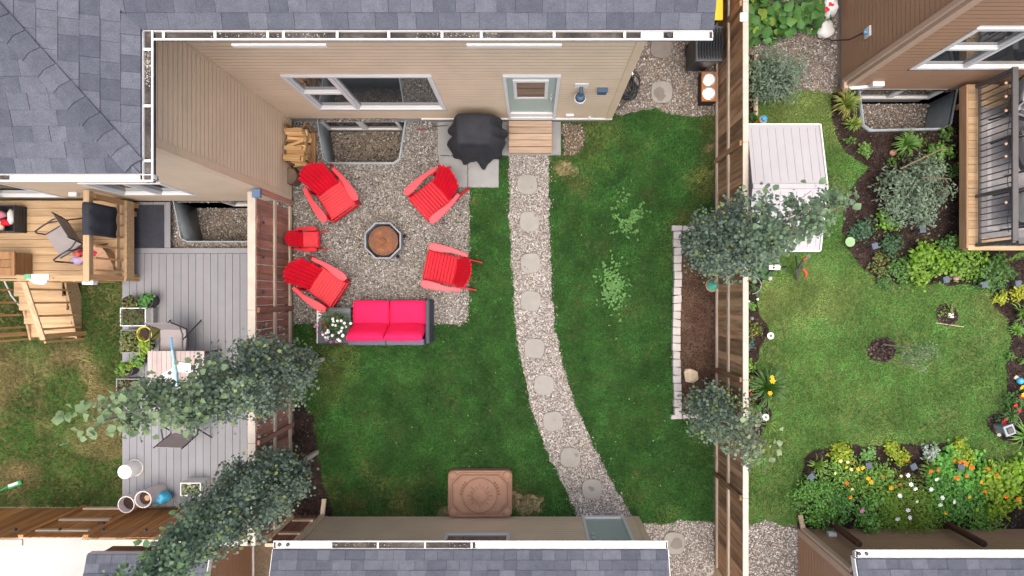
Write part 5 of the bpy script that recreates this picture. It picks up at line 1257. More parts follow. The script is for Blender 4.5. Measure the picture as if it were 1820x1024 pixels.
star = [sun_pt(i, (.245 if (i//2) % 2 == 0 else .205) if i % 2 == 0 else .125) for i in range(2*n_)]
inn = [(cx+(p[0]-cx)*.90, cy-.02+(p[1]-cy+.02)*.90) for p in star]
def zdome(p): r = math.hypot(p[0]-cx, p[1]-cy+.02); return .236+(.29-r)/.14*.014 if r > .15 else .25+(.15-r)/.15*.012
b = len(q.v)
for pl, dz in ((star, -.002), (star, .006), (inn, .006), (inn, -.002)): q.v += [(p[0], p[1], zdome(p)+dz) for p in pl]
L_ = len(star)
for k in range(L_):
    for l in range(3): q.f.append((b+l*L_+k, b+l*L_+(k+1) % L_, b+(l+1)*L_+(k+1) % L_, b+(l+1)*L_+k))
q.build('sunburst_relief', M['sanddark'], dm)
for s_ in (-1, 1):
    for i in range(5):
        a = (0 if s_ > 0 else math.pi)+s_*(.05+.16*i); r0, r1 = .345, .385
        q = MB(); q.beam((cx+r0*math.cos(a), cy-.02+r0*math.sin(a), .207), (cx+r1*math.cos(a), cy-.02+r1*math.sin(a), .207), .028, .012); q.build('relief_dash', M['sanddark'], sb)
# ---- side yard: bins, dog bowls, hose
def cart(label, x0, x1, y0, y1, h, body, lid, ribs=True):
    t = thing('wheeled_bin', label, 'bin', ((x0+x1)/2, (y0+y1)/2, 0), 'wheeled bins in the side yard')
    q = MB(); q.add([(x0+.05, y0+.16, .05), (x1-.05, y0+.16, .05), (x1-.05, y1-.05, .05), (x0+.05, y1-.05, .05), (x0, y0, h-.08), (x1, y0, h-.08), (x1, y1, h-.08), (x0, y1, h-.08)], [(0,3,2,1), (4,5,6,7), (0,1,5,4), (1,2,6,5), (2,3,7,6), (3,0,4,7)])
    q.build('body', body, t, bevel=.03, seg=2)
    q = MB(); q.prism([(x0-.02, y0-.02), (x1+.02, y0-.02), (x1+.02, y1+.02), (x0-.02, y1+.02)], h-.085, h-.03); ld = q.build('lid', lid, t, bevel=.02, seg=2)
    if ribs:
        n_ = 9
        for i in range(n_):
            x = x0+.05+(x1-x0-.06)*i/(n_-1); q = MB(); q.tube([(x, y0+.03+.02*math.sin(k*2.2), h-.035+.045*math.sin(math.pi*k/12)) if False else (x+.006*math.sin(k*2.4), y0+.03+(y1-y0-.06)*k/12, h-.045+.05*math.sin(math.pi*k/12)) for k in range(13)], .021, 6); q.build('rib', lid, ld, smooth=60)
    q = MB(); q.tube([(x0+.05, y1+.04, h-.1), (x1-.05, y1+.04, h-.1)], .018, 8); q.build('handle', body, t)
    for sx in (x0+.06, x1-.06):
        q = MB(); q.lathe([(.10, -.025), (.10, .025)], (0,0,0), 14); q.v = [(sx+c, y1-.06+a, .10+b) for a, b, c in q.v]; q.build('wheel', M['black_plastic'], t, bevel=.01)
    return t
cart('black wheeled bin with ribbed lid against the brown fence', 2.92, 3.38, 4.22, 4.82, 1.05, M['black_plastic'], M['black_plastic'])
cart('black wheeled bin with yellow lid at the top of the frame', 2.92, 3.38, 4.96, 5.56, 1.05, M['black_plastic'], M['yellow'], False)
q = MB(); q.box(RX-.02, RX+.11, Y(38, 1.6), Y(22, 1.6), FT+.007, FT+.05); o = q.build('post_cap', M['white'], None, bevel=.012); tag(o, 'white square cap resting on the brown fence near the bins', 'post cap')
db = thing('dog_feeder', 'raised wooden dog feeder with two steel bowls', 'pet feeder', (3.35, 4.0, 0))
ex0, ex1, ey0, ey1 = X(1247, .3), 3.50, Y(180, .3), Y(127, .3)
q = MB(); q.box(ex0, ex1, ey0, ey1, .27, .30); tp = q.build('top_board', M['orange_w'], db, bevel=.006)
q = MB(); q.box(ex0+.004, ex0+.024, ey0+.005, ey1-.005, .0, .269); q.box(ex1-.024, ex1-.004, ey0+.005, ey1-.005, .0, .269); q.box(ex0+.025, ex1-.025, ey0+.005, ey0+.025, .0, .269); q.box(ex0+.025, ex1-.025, ey1-.025, ey1-.005, 0, .269); q.build('stand', plain('dark_walnut', (.04, .025, .02), .7), db)
for k in (0, 1):
    byy = ey0+(ey1-ey0)*(.27+.46*k); bxx = (ex0+ex1)/2
    q = MB(); q.lathe([(.10, .301), (.125, .303), (.127, .312), (.108, .315), (.10, .306), (.085, .27), (.06, .265)], (bxx, byy, 0), 26); bo = q.build('bowl', M['steel'], db, smooth=40)
    q = MB(); q.lathe([(.101, .3025), (.101, .3045)], (bxx, byy, 0), 24); q.build('water', plain('milky_water', (.80, .80, .79), .1, .02), bo)
hs = thing('garden_hose', 'black coiled garden hose heaped at the house corner', 'hose', (1.75, 3.95, 0))
pts = []
for i in range(150):
    a = i*.42; r_ = .16+.05*math.sin(i*.33); pts.append((1.84+.05*math.sin(i*.11)+r_*.85*math.cos(a), 4.02+r_*1.15*math.sin(a)+.09*math.sin(i*.07), .03+.0022*i+.02*math.sin(i*.9)))
pts += [(1.92, 4.3, .40), (1.95, 4.5, .45), (1.95, 4.75, .5), (1.86, 5.0, .6)]
q = MB(); q.tube(pts, .0135, 7); q.build('coil', M['black_plastic'], hs, smooth=60)
q = MB(); q.tube([(1.90, 4.20, .36), (1.85, 4.42, .42)], [.016, .02], 8); q.build('nozzle', M['steel'], hs)
q = MB(); q.tube([(1.55, 3.62, .03), (1.68, 3.66, .03), (1.80, 3.78, .04)], .0135, 7); q.build('loose_end', M['black_plastic'], hs)
# teal bird feeder on the fence
bf = thing('garden_globe', 'teal ceramic cone on a stake standing at the raised bed', 'ornament', (X(1273, 1.0)*.99, Y(507, 1.0), 0))
gx_, gy_ = bf.location[:2]
q = MB(); q.tube([(gx_, gy_, .02), (gx_, gy_, .85)], .012, 8); q.build('stake', M['stem'], bf)
q = MB(); q.lathe([(.03, .80), (.105, .86), (.10, .90), (.05, .99), (.008, 1.06)], (gx_, gy_, 0), 20); q.build('cone', M['teal'], bf, smooth=40)
q = MB(); q.lathe([(.11, .85), (.118, .86), (.11, .868)], (gx_, gy_, 0), 20); q.build('rim', plain('terracotta', (.35, .17, .11), .7), bf)
# ================================================================ VEGETATION
def unit(v): return v/np.maximum(np.linalg.norm(v, axis=1, keepdims=True), 1e-9)
def leaf_arrays(Pn, nrm, L, W, cols, droop=.15):
    n = len(Pn); rnd = RNG.normal(0, 1, (n, 3)); d = unit(np.cross(nrm, rnd)); s = np.cross(nrm, d)
    L = np.broadcast_to(np.asarray(L, float), (n,))[:, None]; W = np.broadcast_to(np.asarray(W, float), (n,))[:, None]
    dr = np.array([0, 0, -1.0])*L*droop
    a = Pn-d*L*.5; b = Pn-d*L*.08+s*W*.5+nrm*W*.12; c = Pn+d*L*.28+s*W*.36+nrm*W*.10+dr*.4; e = Pn+d*L*.5+dr; f = Pn+d*L*.28-s*W*.36+nrm*W*.10+dr*.4; g = Pn-d*L*.08-s*W*.5+nrm*W*.12
    V = np.stack([a, b, c, e, f, g], 1).reshape(-1, 3)
    fc = (np.array([(0,5,1), (1,5,4), (1,4,2), (2,4,3)])[None]+(np.arange(n)*6)[:, None, None]).reshape(-1)
    return V, fc, np.repeat(cols, 6, 0)
def cloud(name, parent, Pn, out, L, W, base, var=.35, up=.9, tint=None, tf=.15, mat='leaf', droop=.15, kind='stuff'):
    n = len(Pn); nrm = unit(out*.6+np.array([0, 0, up])+RNG.normal(0, .45, (n, 3)))
    C = np.array(base)[None]*RNG.uniform(1-var, 1+var, (n, 1))
    if tint is not None:
        k = (RNG.uniform(0, 1, n) < tf); C[k] = np.array(tint)*RNG.uniform(.7, 1.2, (k.sum(), 1))
    V, fc, CC = leaf_arrays(Pn, nrm, L, W, C, droop)
    o = npmesh(name, V, fc, 3, M[mat], parent, CC); 
    if kind: o['kind'] = kind
    return o
def dome_points(c, R, Hh, n, clumps=14, z0=0.0, tight=.33):
    a = RNG.uniform(0, 6.28, clumps); u = np.sqrt(RNG.uniform(0, 1, clumps)); el = RNG.uniform(.15, 1, clumps)
    cc = np.stack([u*np.cos(a)*R*.78, u*np.sin(a)*R*.78, np.sqrt(np.maximum(0, 1-(u*.8)**2))*Hh*.72*el], 1)
    k = RNG.integers(0, clumps, n); p = cc[k]+RNG.normal(0, 1, (n, 3))*np.array([R*tight, R*tight, Hh*tight*.6])*.75
    p[:, 2] = np.abs(p[:, 2])+.02
    out = unit(p*np.array([1/R, 1/R, .6/max(Hh, .05)])); return p+np.array([c[0], c[1], z0]), out
def stems(parent, c, R, Hh, n=5, r=.008, z0=0.0, nm='stem', m='stem'):
    q = MB()
    for i in range(n):
        a = random.uniform(0, 6.28); u = random.uniform(.2, .7)
        q.tube([(c[0], c[1], z0), (c[0]+u*R*.5*math.cos(a), c[1]+u*R*.5*math.sin(a), z0+Hh*.45), (c[0]+u*R*math.cos(a), c[1]+u*R*math.sin(a), z0+Hh*.85)], [r, r*.7, r*.3], 5)
    return q.build(nm, M[m], parent)
def bush(name, label, cat, px, py, R, Hh, col, n=400, L=.05, W=.03, z0=0.0, clumps=14, tint=None, tf=.15, group=None, tight=.33, st=True, var=.35, up=.9, at=None):
    c = at if at is not None else P(px, py, z0+Hh*.6); t = thing(name, label, cat, (c[0], c[1], z0), group)
    p, o = dome_points(c, R, Hh, n, clumps, z0, tight); cloud('foliage', t, p, o, L*RNG.uniform(.7, 1.25, n), W*RNG.uniform(.7, 1.25, n), col, var, up, tint, tf)
    if st: stems(t, c, R, Hh, 6, .007, z0)
    return t
def straps(name, label, cat, px, py, R, Hh, col, n=60, wd=.012, z0=0.0, group=None, at=None, tint=None):
    c = at if at is not None else P(px, py, z0+Hh*.4); t = thing(name, label, cat, (c[0], c[1], z0), group)
    th = RNG.uniform(0, 6.28, n); ln = R*RNG.uniform(.55, 1.1, n); hh = Hh*RNG.uniform(.6, 1.1, n); V = []; F_ = []; C = []
    for i in range(n):
        d = np.array([math.cos(th[i]), math.sin(th[i]), 0]); s = np.array([-d[1], d[0], 0]); b = len(V)
        col_ = np.array(col if tint is None or RNG.uniform() > .2 else tint)*RNG.uniform(.6, 1.35)
        for k, (f, z, ww) in enumerate(((.02, 0, .8), (.35, .75, 1), (.7, 1.0, .75), (1.0, .72, .08))):
            p = np.array([c[0], c[1], z0])+d*ln[i]*f+np.array([0, 0, hh[i]*z]); V += [p-s*wd*ww, p+s*wd*ww]; C += [col_, col_]
        for k in range(3): F_ += [(b+2*k, b+2*k+1, b+2*k+3, b+2*k+2)]
    o = npmesh('foliage', V, F_, 4, M['leaf'], t, np.array(C)); o['kind'] = 'stuff'; return t
_fl = {}
def flower_mesh(m, pet=6, cup=.25):
    if (m, pet) in _fl: return _fl[(m, pet)]
    q = MB()
    for i in range(pet):
        a = 2*math.pi*i/pet; w_ = math.pi/pet*1.05
        q.add([(.12*math.cos(a), .12*math.sin(a), 0), (.7*math.cos(a-w_*.8), .7*math.sin(a-w_*.8), cup*.7), (1.0*math.cos(a-w_*.3), 1.0*math.sin(a-w_*.3), cup), (1.0*math.cos(a+w_*.3), 1.0*math.sin(a+w_*.3), cup), (.7*math.cos(a+w_*.8), .7*math.sin(a+w_*.8), cup*.7)], [(0,1,2,3,4)])
    q.lathe([(.22, .0), (.24, .1), (.12, .18)], (0,0,0), 7)
    me = q.mesh('flower', M[m]); _fl[(m, pet)] = me; return me
def flower(t, m, px, py, z, r, at=None):
    p = at if at is not None else P(px, py, z); o = link('flower', flower_mesh(m), t, Vector(p)-wl(t)); o.scale = (r, r, r)
    o.rotation_euler = (random.uniform(-.4, .4), random.uniform(-.4, .4), random.uniform(0, 6)); return o
# ---- the columnar aspens by the fences
M['twig'] = plain('pale_twig', (.30, .25, .17), .85, .2, 12)
def aspen(label, base, tip, r0, prof, n, leafcol, light, big=0, seed=1, zlow=.9, trunk_r=.045, L0=.044):
    n = int(n*2.3); rnd = np.random.default_rng(seed); B = np.array(base, float); T = np.array(tip, float); ht = T[2]
    t = thing('aspen_tree', label, 'tree', tuple(base), 'columnar aspens along the fences')
    ax = lambda z: B+(T-B)*(z/ht)[..., None]
    q = MB(); zs = np.linspace(0, ht*.97, 12)
    tp = [tuple(ax(np.array(z))+np.array([.03*math.sin(z*2.1), .03*math.cos(z*1.7), 0])*(z > .3)) for z in zs]
    q.tube(tp, [trunk_r*(1-z/ht)**.8+.004 for z in zs], 8); q.build('trunk', M['bark'], t, smooth=60)
    R = lambda z: np.interp(z, prof[0], prof[1])*r0
    q = MB(); nl = int(26*ht/6)
    ends = []
    for i in range(nl):
        z = zlow*.8+(ht-zlow)*(i/nl)**1.1; a = i*2.4; rr = float(R(min(z+.5, ht)))*rnd.uniform(.6, .95); up = rnd.uniform(.45, .95)*min(1, ht/5)
        p0 = ax(np.array(z)); p2 = ax(np.array(min(z+up, ht)))+np.array([rr*math.cos(a), rr*math.sin(a), 0]); p1 = (p0+p2)/2+np.array([.25*rr*math.cos(a), .25*rr*math.sin(a), -.08])
        k = (1-z/ht); q.tube([tuple(p0), tuple(p1), tuple(p2)], [.014*k+.005, .009*k+.004, .003], 5); ends.append(p2)
    q.build('branches', M['twig'], t)
    nsh = int(34*ht/6); zs0 = zlow+(ht*.97-zlow)*rnd.uniform(0, 1, nsh)**1.15; ash = rnd.uniform(0, 6.28, nsh); rs = R(zs0)
    ln = np.clip(rs*rnd.uniform(.9, 1.75, nsh), .14, .85); S0 = ax(zs0); SD = np.stack([np.cos(ash)*.72, np.sin(ash)*.72, rnd.uniform(.25, .8, nsh)], 1); S1 = S0+SD*ln[:, None]; S1[:, 2] = np.minimum(S1[:, 2], ht+.05)
    q = MB()
    for i in range(nsh): q.tube([tuple(S0[i]), tuple((S0[i]+S1[i])/2-np.array([0, 0, .03])), tuple(S1[i])], [.009, .006, .003], 5)
    q.build('shoots', M['twig'], t)['kind'] = 'stuff'
    n1 = int(n*.42); k = rnd.choice(nsh, n1, p=(ln/ln.sum())); f = rnd.beta(2.2, 1.3, n1)[:, None]
    pA = S0[k]+(S1[k]-S0[k])*f+rnd.normal(0, 1, (n1, 3))*(.035+.05*(1-f)+.05*R(zs0)[k][:, None])
    n2 = n-n1; nc = int(n2/70); zc = zlow+(ht*.95-zlow)*rnd.beta(1.1, 2.1, nc); a = rnd.uniform(0, 6.28, nc); rr = R(zc)*np.sqrt(rnd.uniform(.05, 1, nc))*.92
    cc = ax(zc)+np.stack([rr*np.cos(a), rr*np.sin(a), np.zeros(nc)], 1)
    k = rnd.integers(0, nc, n2); sg = ((.035+.12*R(zc))*rnd.uniform(.55, 1.25, nc))[k][:, None]
    pB = cc[k]+rnd.normal(0, 1, (n2, 3))*sg*np.array([1, 1, 1.1]); p = np.concatenate([pA, pB])
    p = p[p[:, 2] < ht+.1]; n = len(p); zz = p[:, 2]; out = unit((p-ax(np.clip(zz, 0, ht)))*np.array([1, 1, .2])+1e-4)
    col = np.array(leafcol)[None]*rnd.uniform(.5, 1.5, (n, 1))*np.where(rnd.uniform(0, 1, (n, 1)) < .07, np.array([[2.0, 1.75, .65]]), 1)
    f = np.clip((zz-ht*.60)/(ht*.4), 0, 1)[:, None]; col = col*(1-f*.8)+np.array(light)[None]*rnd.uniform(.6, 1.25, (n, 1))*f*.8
    nrm = unit(out*.55+np.array([0, 0, .85])+rnd.normal(0, .55, (n, 3))); L = L0*rnd.uniform(.55, 1.45, n)
    V, fc, CC = leaf_arrays(p, nrm, L, L*.92, col, .2)
    o = npmesh('crown', V, fc, 3, M['leaf'], t, CC); o['kind'] = 'stuff'
    if big:                                           # the single leaves one can pick out round the thin top
        lm = []
        for v in range(4):
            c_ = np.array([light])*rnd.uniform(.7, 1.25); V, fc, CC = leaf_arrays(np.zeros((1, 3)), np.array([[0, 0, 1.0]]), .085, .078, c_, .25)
            o = npmesh('leaf', V, fc, 3, M['leaf'], None, CC); lm.append(o.data); bpy.data.objects.remove(o)
        for i in range(big):
            z = ht*(.62+.40*rnd.uniform()**.9); a = rnd.uniform(0, 6.28); rr = float(R(min(z, ht)))*rnd.uniform(.5, 1.45)+.03
            p_ = ax(np.array(z))+np.array([rr*math.cos(a), rr*math.sin(a), 0]); o = link('leaf', lm[i % 4], t, Vector(p_)-wl(t))
            o.rotation_euler = (rnd.normal(0, .5), rnd.normal(0, .5), rnd.uniform(0, 6.28)); s = rnd.uniform(.75, 1.25); o.scale = (s, s, s)
    return t
PR7 = ([0, .7, 1.1, 1.6, 2.2, 3.0, 3.8, 4.6, 5.4, 6.1, 6.6], [.25, .30, .50, .80, 1.0, .95, .74, .50, .34, .24, .16])
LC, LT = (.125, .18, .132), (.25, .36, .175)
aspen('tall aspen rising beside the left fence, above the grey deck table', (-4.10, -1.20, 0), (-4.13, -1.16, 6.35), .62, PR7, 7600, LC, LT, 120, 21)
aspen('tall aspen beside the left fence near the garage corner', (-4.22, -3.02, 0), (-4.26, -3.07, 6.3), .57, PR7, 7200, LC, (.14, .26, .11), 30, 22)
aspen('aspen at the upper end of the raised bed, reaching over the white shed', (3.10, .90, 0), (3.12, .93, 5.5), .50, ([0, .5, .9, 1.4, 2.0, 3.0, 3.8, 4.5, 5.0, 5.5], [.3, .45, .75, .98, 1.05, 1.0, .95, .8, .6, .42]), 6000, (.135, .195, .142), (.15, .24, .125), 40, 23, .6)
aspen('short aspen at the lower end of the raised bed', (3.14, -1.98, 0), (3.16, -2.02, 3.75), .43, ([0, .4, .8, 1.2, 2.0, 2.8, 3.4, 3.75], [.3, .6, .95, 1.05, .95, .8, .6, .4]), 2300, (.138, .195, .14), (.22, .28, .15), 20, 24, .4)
# trunks' white stakes seen against the mulch
for a, b, lb in ((572, 639, 'pale sawn stake leaning beside the upper left aspen'), (562, 804, 'pale sawn stake leaning beside the lower left aspen')):
    c = P(a, b, .0); t = thing('tree_stake', lb, 'stake', (c.x, c.y, 0))
    q = MB(); q.beam((c.x+.02, c.y+.01, 0), (c.x-.02, c.y-.01, .7), .075, .075); q.build('stake', M['cap'], t, bevel=.006)
    q = MB(); q.box(c.x-.05, c.x+.03, c.y-.04, c.y+.03, .60, .625); q.build('tie', M['metal_dark'], t)
# ---- right neighbour: shrubs and plants
GG = (.075, .125, .085); LIME = (.22, .33, .035); GRN = (.06, .15, .03); DKG = (.035, .085, .03); MID = (.09, .19, .035)
t = bush('shrub', 'big grey green shrub in the middle of the shrub bed', 'shrub', 1645, 335, .74, 1.25, (.16, .225, .15), 3400, .075, .030, clumps=48, tight=.17)
q = MB(); c = P(1580, 352, .1)
for (a, b) in (((1548, 357, .05), (1618, 342, .5)), ((1640, 315, .9), (1690, 318, 1.2)), ((1600, 300, .8), (1680, 262, 1.2))): q.tube([P(*a), P(*b)], .012, 5)
q.build('bare_branch', M['stem'], t)
t = bush('shrub', 'loose silvery willow leaved shrub over the gravel by the brown house', 'shrub', 0, 0, .58, 1.35, (.15, .22, .15), 1700, .085, .024, z0=.0, clumps=32, tight=.24, at=(4.55, 4.15))
t = bush('shrub', 'dark low bush in the pit at the edge of the upper gravel', 'shrub', 1368, 133, .27, .40, (.045, .095, .065), 420, .06, .045, clumps=12)
for px, py, R, lb in ((1358, 32, .50, 'broad leaved plant by the white fence cap at the top'), (1432, 12, .46, 'broad leaved plant beside the black tub at the top')):
    bush('rhubarb', lb, 'plant', px, py, R, .6, (.075, .20, .045), 130, .20, .19, clumps=16, tight=.30, tint=(.22, .33, .05), tf=.12)
bush('shrub', 'yellow tipped small plant in the narrow edging bed', 'plant', 1335, 118, .14, .3, MID, 160, .05, .035, tint=(.45, .42, .04), tf=.3)
bush('shrub', 'bronze leaved small plants at the middle of the edging bed', 'plant', 1334, 165, .14, .2, (.075, .08, .03), 200, .05, .03)
bush('shrub', 'green leafy plant at the lower end of the edging bed', 'plant', 1338, 213, .15, .22, GRN, 160, .05, .04)
straps('daylily', 'golden green daylily clump at the brown house corner', 'plant', 1500, 186, .30, .36, (.17, .24, .045), 110, .014, tint=(.33, .27, .06))
straps('daylily', 'small golden daylily clump left of the corrugated window well', 'plant', 1513, 222, .20, .28, (.18, .27, .045), 60, .012, tint=(.33, .27, .06))
straps('hosta', 'bright green strap leaved plant below the corrugated window well', 'plant', 1608, 258, .28, .34, (.10, .22, .04), 90, .017)
bush('plant', 'small lime green plant at the lawn edge of the shrub bed', 'plant', 1541, 265, .14, .18, (.15, .29, .06), 130, .06, .035)
bush('plant', 'tiny sprout next to the golden daylily clump', 'plant', 1511, 249, .10, .12, MID, 50, .05, .03)
bush('plant', 'small leafy sprout left of the orange brown rock', 'plant', 1589, 286, .10, .15, MID, 60, .05, .035)
bush('plant', 'pale green sprig near the right side of the corrugated window well', 'plant', 1640, 248, .13, .25, MID, 60, .06, .035)
bush('plant', 'slender leafy plant against the deck border board', 'plant', 1688, 238, .14, .3, MID, 90, .06, .04)
bush('plant', 'yellow green leafy perennial leaning along the railed deck', 'plant', 1680, 265, .22, .42, (.11, .24, .04), 200, .075, .045)
bush('plant', 'green plant half hidden by the deck skirt', 'plant', 1698, 302, .16, .25, GRN, 120, .06, .04)
bush('plant', 'lime green rounded bush in the shrub bed', 'shrub', 1584, 390, .22, .32, (.14, .29, .035), 320, .06, .045)
bush('plant', 'blue green low bush left of the lime green one', 'shrub', 1537, 406, .22, .28, (.06, .14, .07), 330, .05, .04)
bush('plant', 'blue green low bush beside the square solar light', 'shrub', 1587, 436, .22, .30, (.055, .135, .06), 330, .05, .04)
bush('plant', 'bronze tinged ground cover at the lower left of the shrub bed', 'plant', 1563, 470, .22, .16, (.09, .15, .04), 260, .05, .04, tint=(.28, .19, .06), tf=.2)
bush('plant', 'trailing green vine spilling over the lawn edge', 'plant', 1574, 500, .14, .15, (.08, .18, .045), 140, .06, .05)
bush('plant', 'spreading green ground cover below the shrub bed bushes', 'plant', 1606, 480, .26, .18, (.085, .19, .04), 320, .06, .045)
bush('shrub', 'large bright yellow green shrub at the corner of the railed deck', 'shrub', 1662, 468, .44, .50, (.17, .32, .03), 1100, .07, .055, clumps=26, tight=.25)
bush('shrub', 'yellow green shrub below the deck rim board', 'shrub', 1725, 462, .36, .45, (.15, .29, .035), 700, .065, .05, clumps=22)
bush('shrub', 'darker pointed leaf shrub at the right of the yellow green ones', 'shrub', 1775, 482, .36, .42, (.075, .17, .035), 500, .10, .04, clumps=20)
bush('plant', 'green bush tucked under the deck corner', 'shrub', 1695, 435, .22, .4, GRN, 280, .06, .045)
t = thing('lily_pad_plant', 'single round pale leaf plant at the edge of the shrub bed', 'plant', P(1511, 430, .15)); q = MB(); q.lathe([(.0, .13), (.09, .15), (.095, .155), (.0, .148)], (t.location.x, t.location.y, 0), 14); t.location.z = 0
lf = plain('pale_leaf', (.22, .36, .17), .6, .1); q.build('leaf', lf, t, smooth=40); q = MB(); q.tube([(t.location.x, t.location.y, 0), (t.location.x, t.location.y, .13)], .006, 5); q.build('stem', M['stem'], t)
# border at the right edge
bush('plant', 'yellow mound at the lawn corner of the right border', 'plant', 1781, 528, .15, .2, (.36, .42, .03), 240, .045, .035)
bush('plant', 'yellow mound cut by the right edge of the frame', 'plant', 1814, 520, .17, .25, (.40, .43, .03), 240, .05, .04)
bush('plant', 'grey green sprig above the corner yellow mound', 'plant', 1780, 508, .13, .2, (.07, .15, .06), 90, .05, .035)
bush('plant', 'leafy green plant by the square lights at the right edge', 'plant', 1800, 490, .16, .28, GRN, 130, .065, .045)
straps('daylily', 'arching strap leaves at the right edge below the yellow mound', 'plant', 1815, 555, .28, .3, (.13, .26, .04), 36, .012)
straps('daylily', 'spiky bright green tuft in the right border', 'plant', 1805, 586, .17, .16, (.13, .30, .04), 50, .011)
bush('plant', 'little rosette in the bare part of the right border', 'plant', 1797, 633, .09, .1, MID, 40, .06, .05)
bush('plant', 'little green plant at the very right edge of the border', 'plant', 1817, 640, .09, .12, MID, 40, .06, .05)
t = bush('plant', 'flowering plants with yellow and red blooms at the right edge', 'flowers', 1808, 712, .24, .3, GRN, 220, .06, .04)
for a, b, m_, r in ((1816, 688, 'p_yellow', .05), (1818, 702, 'p_yellow', .045), (1805, 720, 'p_red', .045), (1814, 706, 'p_red', .03), (1812, 730, 'p_red', .035)): flower(t, m_, a, b, .32, r)
straps('daylily', 'soft green tuft above the grey lantern', 'plant', 1795, 738, .2, .18, (.08, .17, .04), 50, .011)
t = straps('allium', 'tall white ball flower with long strap leaves at the right edge', 'flowers', 1822, 775, .42, .22, (.14, .30, .06), 28, .014)
q = MB(); q.lathe([(.0, .40), (.05, .42), (.072, .47), (.05, .52), (.0, .54)], (t.location.x-.02, t.location.y, 0), 14, .12); q.build('flower_ball', M['p_white'], t, smooth=60)
q = MB(); q.tube([(t.location.x, t.location.y, 0), (t.location.x-.02, t.location.y, .42)], .008, 5); q.build('stem', M['stem'], t)
t = bush('plant', 'small red flowered plant in the round end of the border', 'flowers', 1775, 742, .14, .14, DKG, 70, .05, .03); flower(t, 'p_red', 1784, 752, .16, .04); flower(t, 'p_red', 1787, 746, .16, .03)
# the flower bed in front of the brown garage
def fb(x, y): return 1380+x/3.604, 740+y/3.604
def bed(name, label, cat, x, y, *a, **k): px, py = fb(x, y); a = list(a); a[0] *= 1.36; a[3] = int(a[3]*2.0); a[2] = tuple(c*min(2.2, .40/max(a[2])) for c in a[2]); return bush(name, label, cat, px, py, *a, **k)
for x, y, R, lb in ((425, 245, .16, 'lime mound at the left end of the flower bed'), (785, 238, .17, 'lime mound in the middle of the flower bed edge'), (1185, 245, .18, 'lime mound toward the right end of the flower bed')):
    bed('lime_mound', lb, 'plant', x, y, R, .24, (.30, .39, .03), 300, .05, .04)
bed('rosette', 'small pale green rosette between two lime mounds', 'plant', 600, 250, .10, .10, (.13, .27, .08), 60, .06, .035)
bed('dusty_miller', 'silvery leaved plant near the flower bed edge', 'plant', 1000, 250, .15, .22, (.33, .40, .34), 120, .07, .03)
for x, y, lb in ((255, 305, 'strap leaved plant at the left end of the flower bed'), (655, 345, 'strap leaved plant behind the small rosette'), (965, 325, 'strap leaved plant below the silvery plant'), (1425, 325, 'strap leaved plant at the right of the flower bed')):
    px, py = fb(x, y); straps('iris', lb, 'plant', px, py, .24, .34, (.16, .29, .05), 26, .012)
t = bed('marigolds', 'yellow and cream marigolds at the left of the flower bed', 'flowers', 470, 380, .34, .34, (.13, .25, .045), 520, .06, .025)
for x, y, m_, r in ((410, 287, 'p_cream', .035), (457, 293, 'p_cream', .032), (478, 342, 'p_cream', .036), (448, 325, 'p_yellow', .034), (492, 300, 'p_orange', .025), (375, 365, 'p_cream', .034), (522, 340, 'p_yellow', .042), (553, 328, 'p_yellow', .045), (484, 466, 'p_cream', .03), (450, 428, 'p_orange', .04)): flower(t, m_, *fb(x, y), .38, r)
t = bed('marigolds', 'orange and yellow marigolds below the middle lime mound', 'flowers', 640, 440, .32, .32, (.14, .27, .05), 420, .065, .035)
for x, y, m_, r in ((588, 397, 'p_yellow', .045), (605, 420, 'p_yellow', .045), (735, 458, 'p_yellow', .045), (682, 384, 'p_orange', .025), (790, 438, 'p_orange', .025), (798, 384, 'p_cream', .03), (838, 282, 'p_orange', .022), (472, 518, 'p_yellow', .042)): flower(t, m_, *fb(x, y), .36, r)
flower(t, 'p_orange', *fb(470, 516), .39, .03)
bed('boxwood', 'dark green leafy bush at the left corner of the flower bed', 'shrub', 280, 560, .36, .50, (.065, .15, .028), 900, .06, .03, clumps=24, tight=.25)
bed('boxwood', 'dark green bush beside the brown downspout', 'shrub', 420, 600, .26, .42, (.055, .14, .03), 420, .055, .03)
t = bed('cosmos', 'feathery light green cosmos with white flowers', 'flowers', 880, 590, .48, .62, (.24, .40, .055), 2600, .075, .007, clumps=40, tight=.30)
for x, y in ((842, 378), (1025, 402), (862, 437), (890, 463), (990, 467), (790, 510), (1062, 522), (1137, 548), (1050, 566), (843, 600), (853, 648), (775, 656), (900, 545)): flower(t, 'p_white', *fb(x, y), .62, .042 if y not in (545,) else .03)
t = bed('aster', 'mid green plant with a pink bloom near the garage wall', 'flowers', 640, 610, .24, .36, (.075, .17, .035), 300, .06, .035); flower(t, 'p_pink', *fb(548, 603), .42, .05)
bed('vine', 'thin green vine reaching up the brown garage wall', 'plant', 615, 700, .14, .6, (.09, .19, .04), 110, .06, .04)
t = bed('nasturtium', 'nasturtiums with round leaves and orange flowers', 'flowers', 1210, 400, .46, .32, (.065, .185, .03), 620, .075, .072, clumps=30, tight=.25)
for x, y, r in ((1140, 283, .04), (1172, 295, .036), (1214, 303, .045), (1250, 326, .05), (1155, 393, .045), (1220, 380, .036), (1332, 480, .042), (1410, 378, .045), (988, 352, .042), (1035, 347, .032), (1190, 284, .034), (1358, 338, .03)): flower(t, 'p_orange', *fb(x, y), .34, r)
for x, y, r in ((1310, 421, .042), (1236, 517, .036), (1083, 618, .04)): flower(t, 'p_yellow', *fb(x, y), .36, r)
bed('zinnia', 'mid green foliage right of the feathery cosmos', 'plant', 1110, 500, .36, .42, (.06, .16, .03), 700, .06, .032, clumps=22)
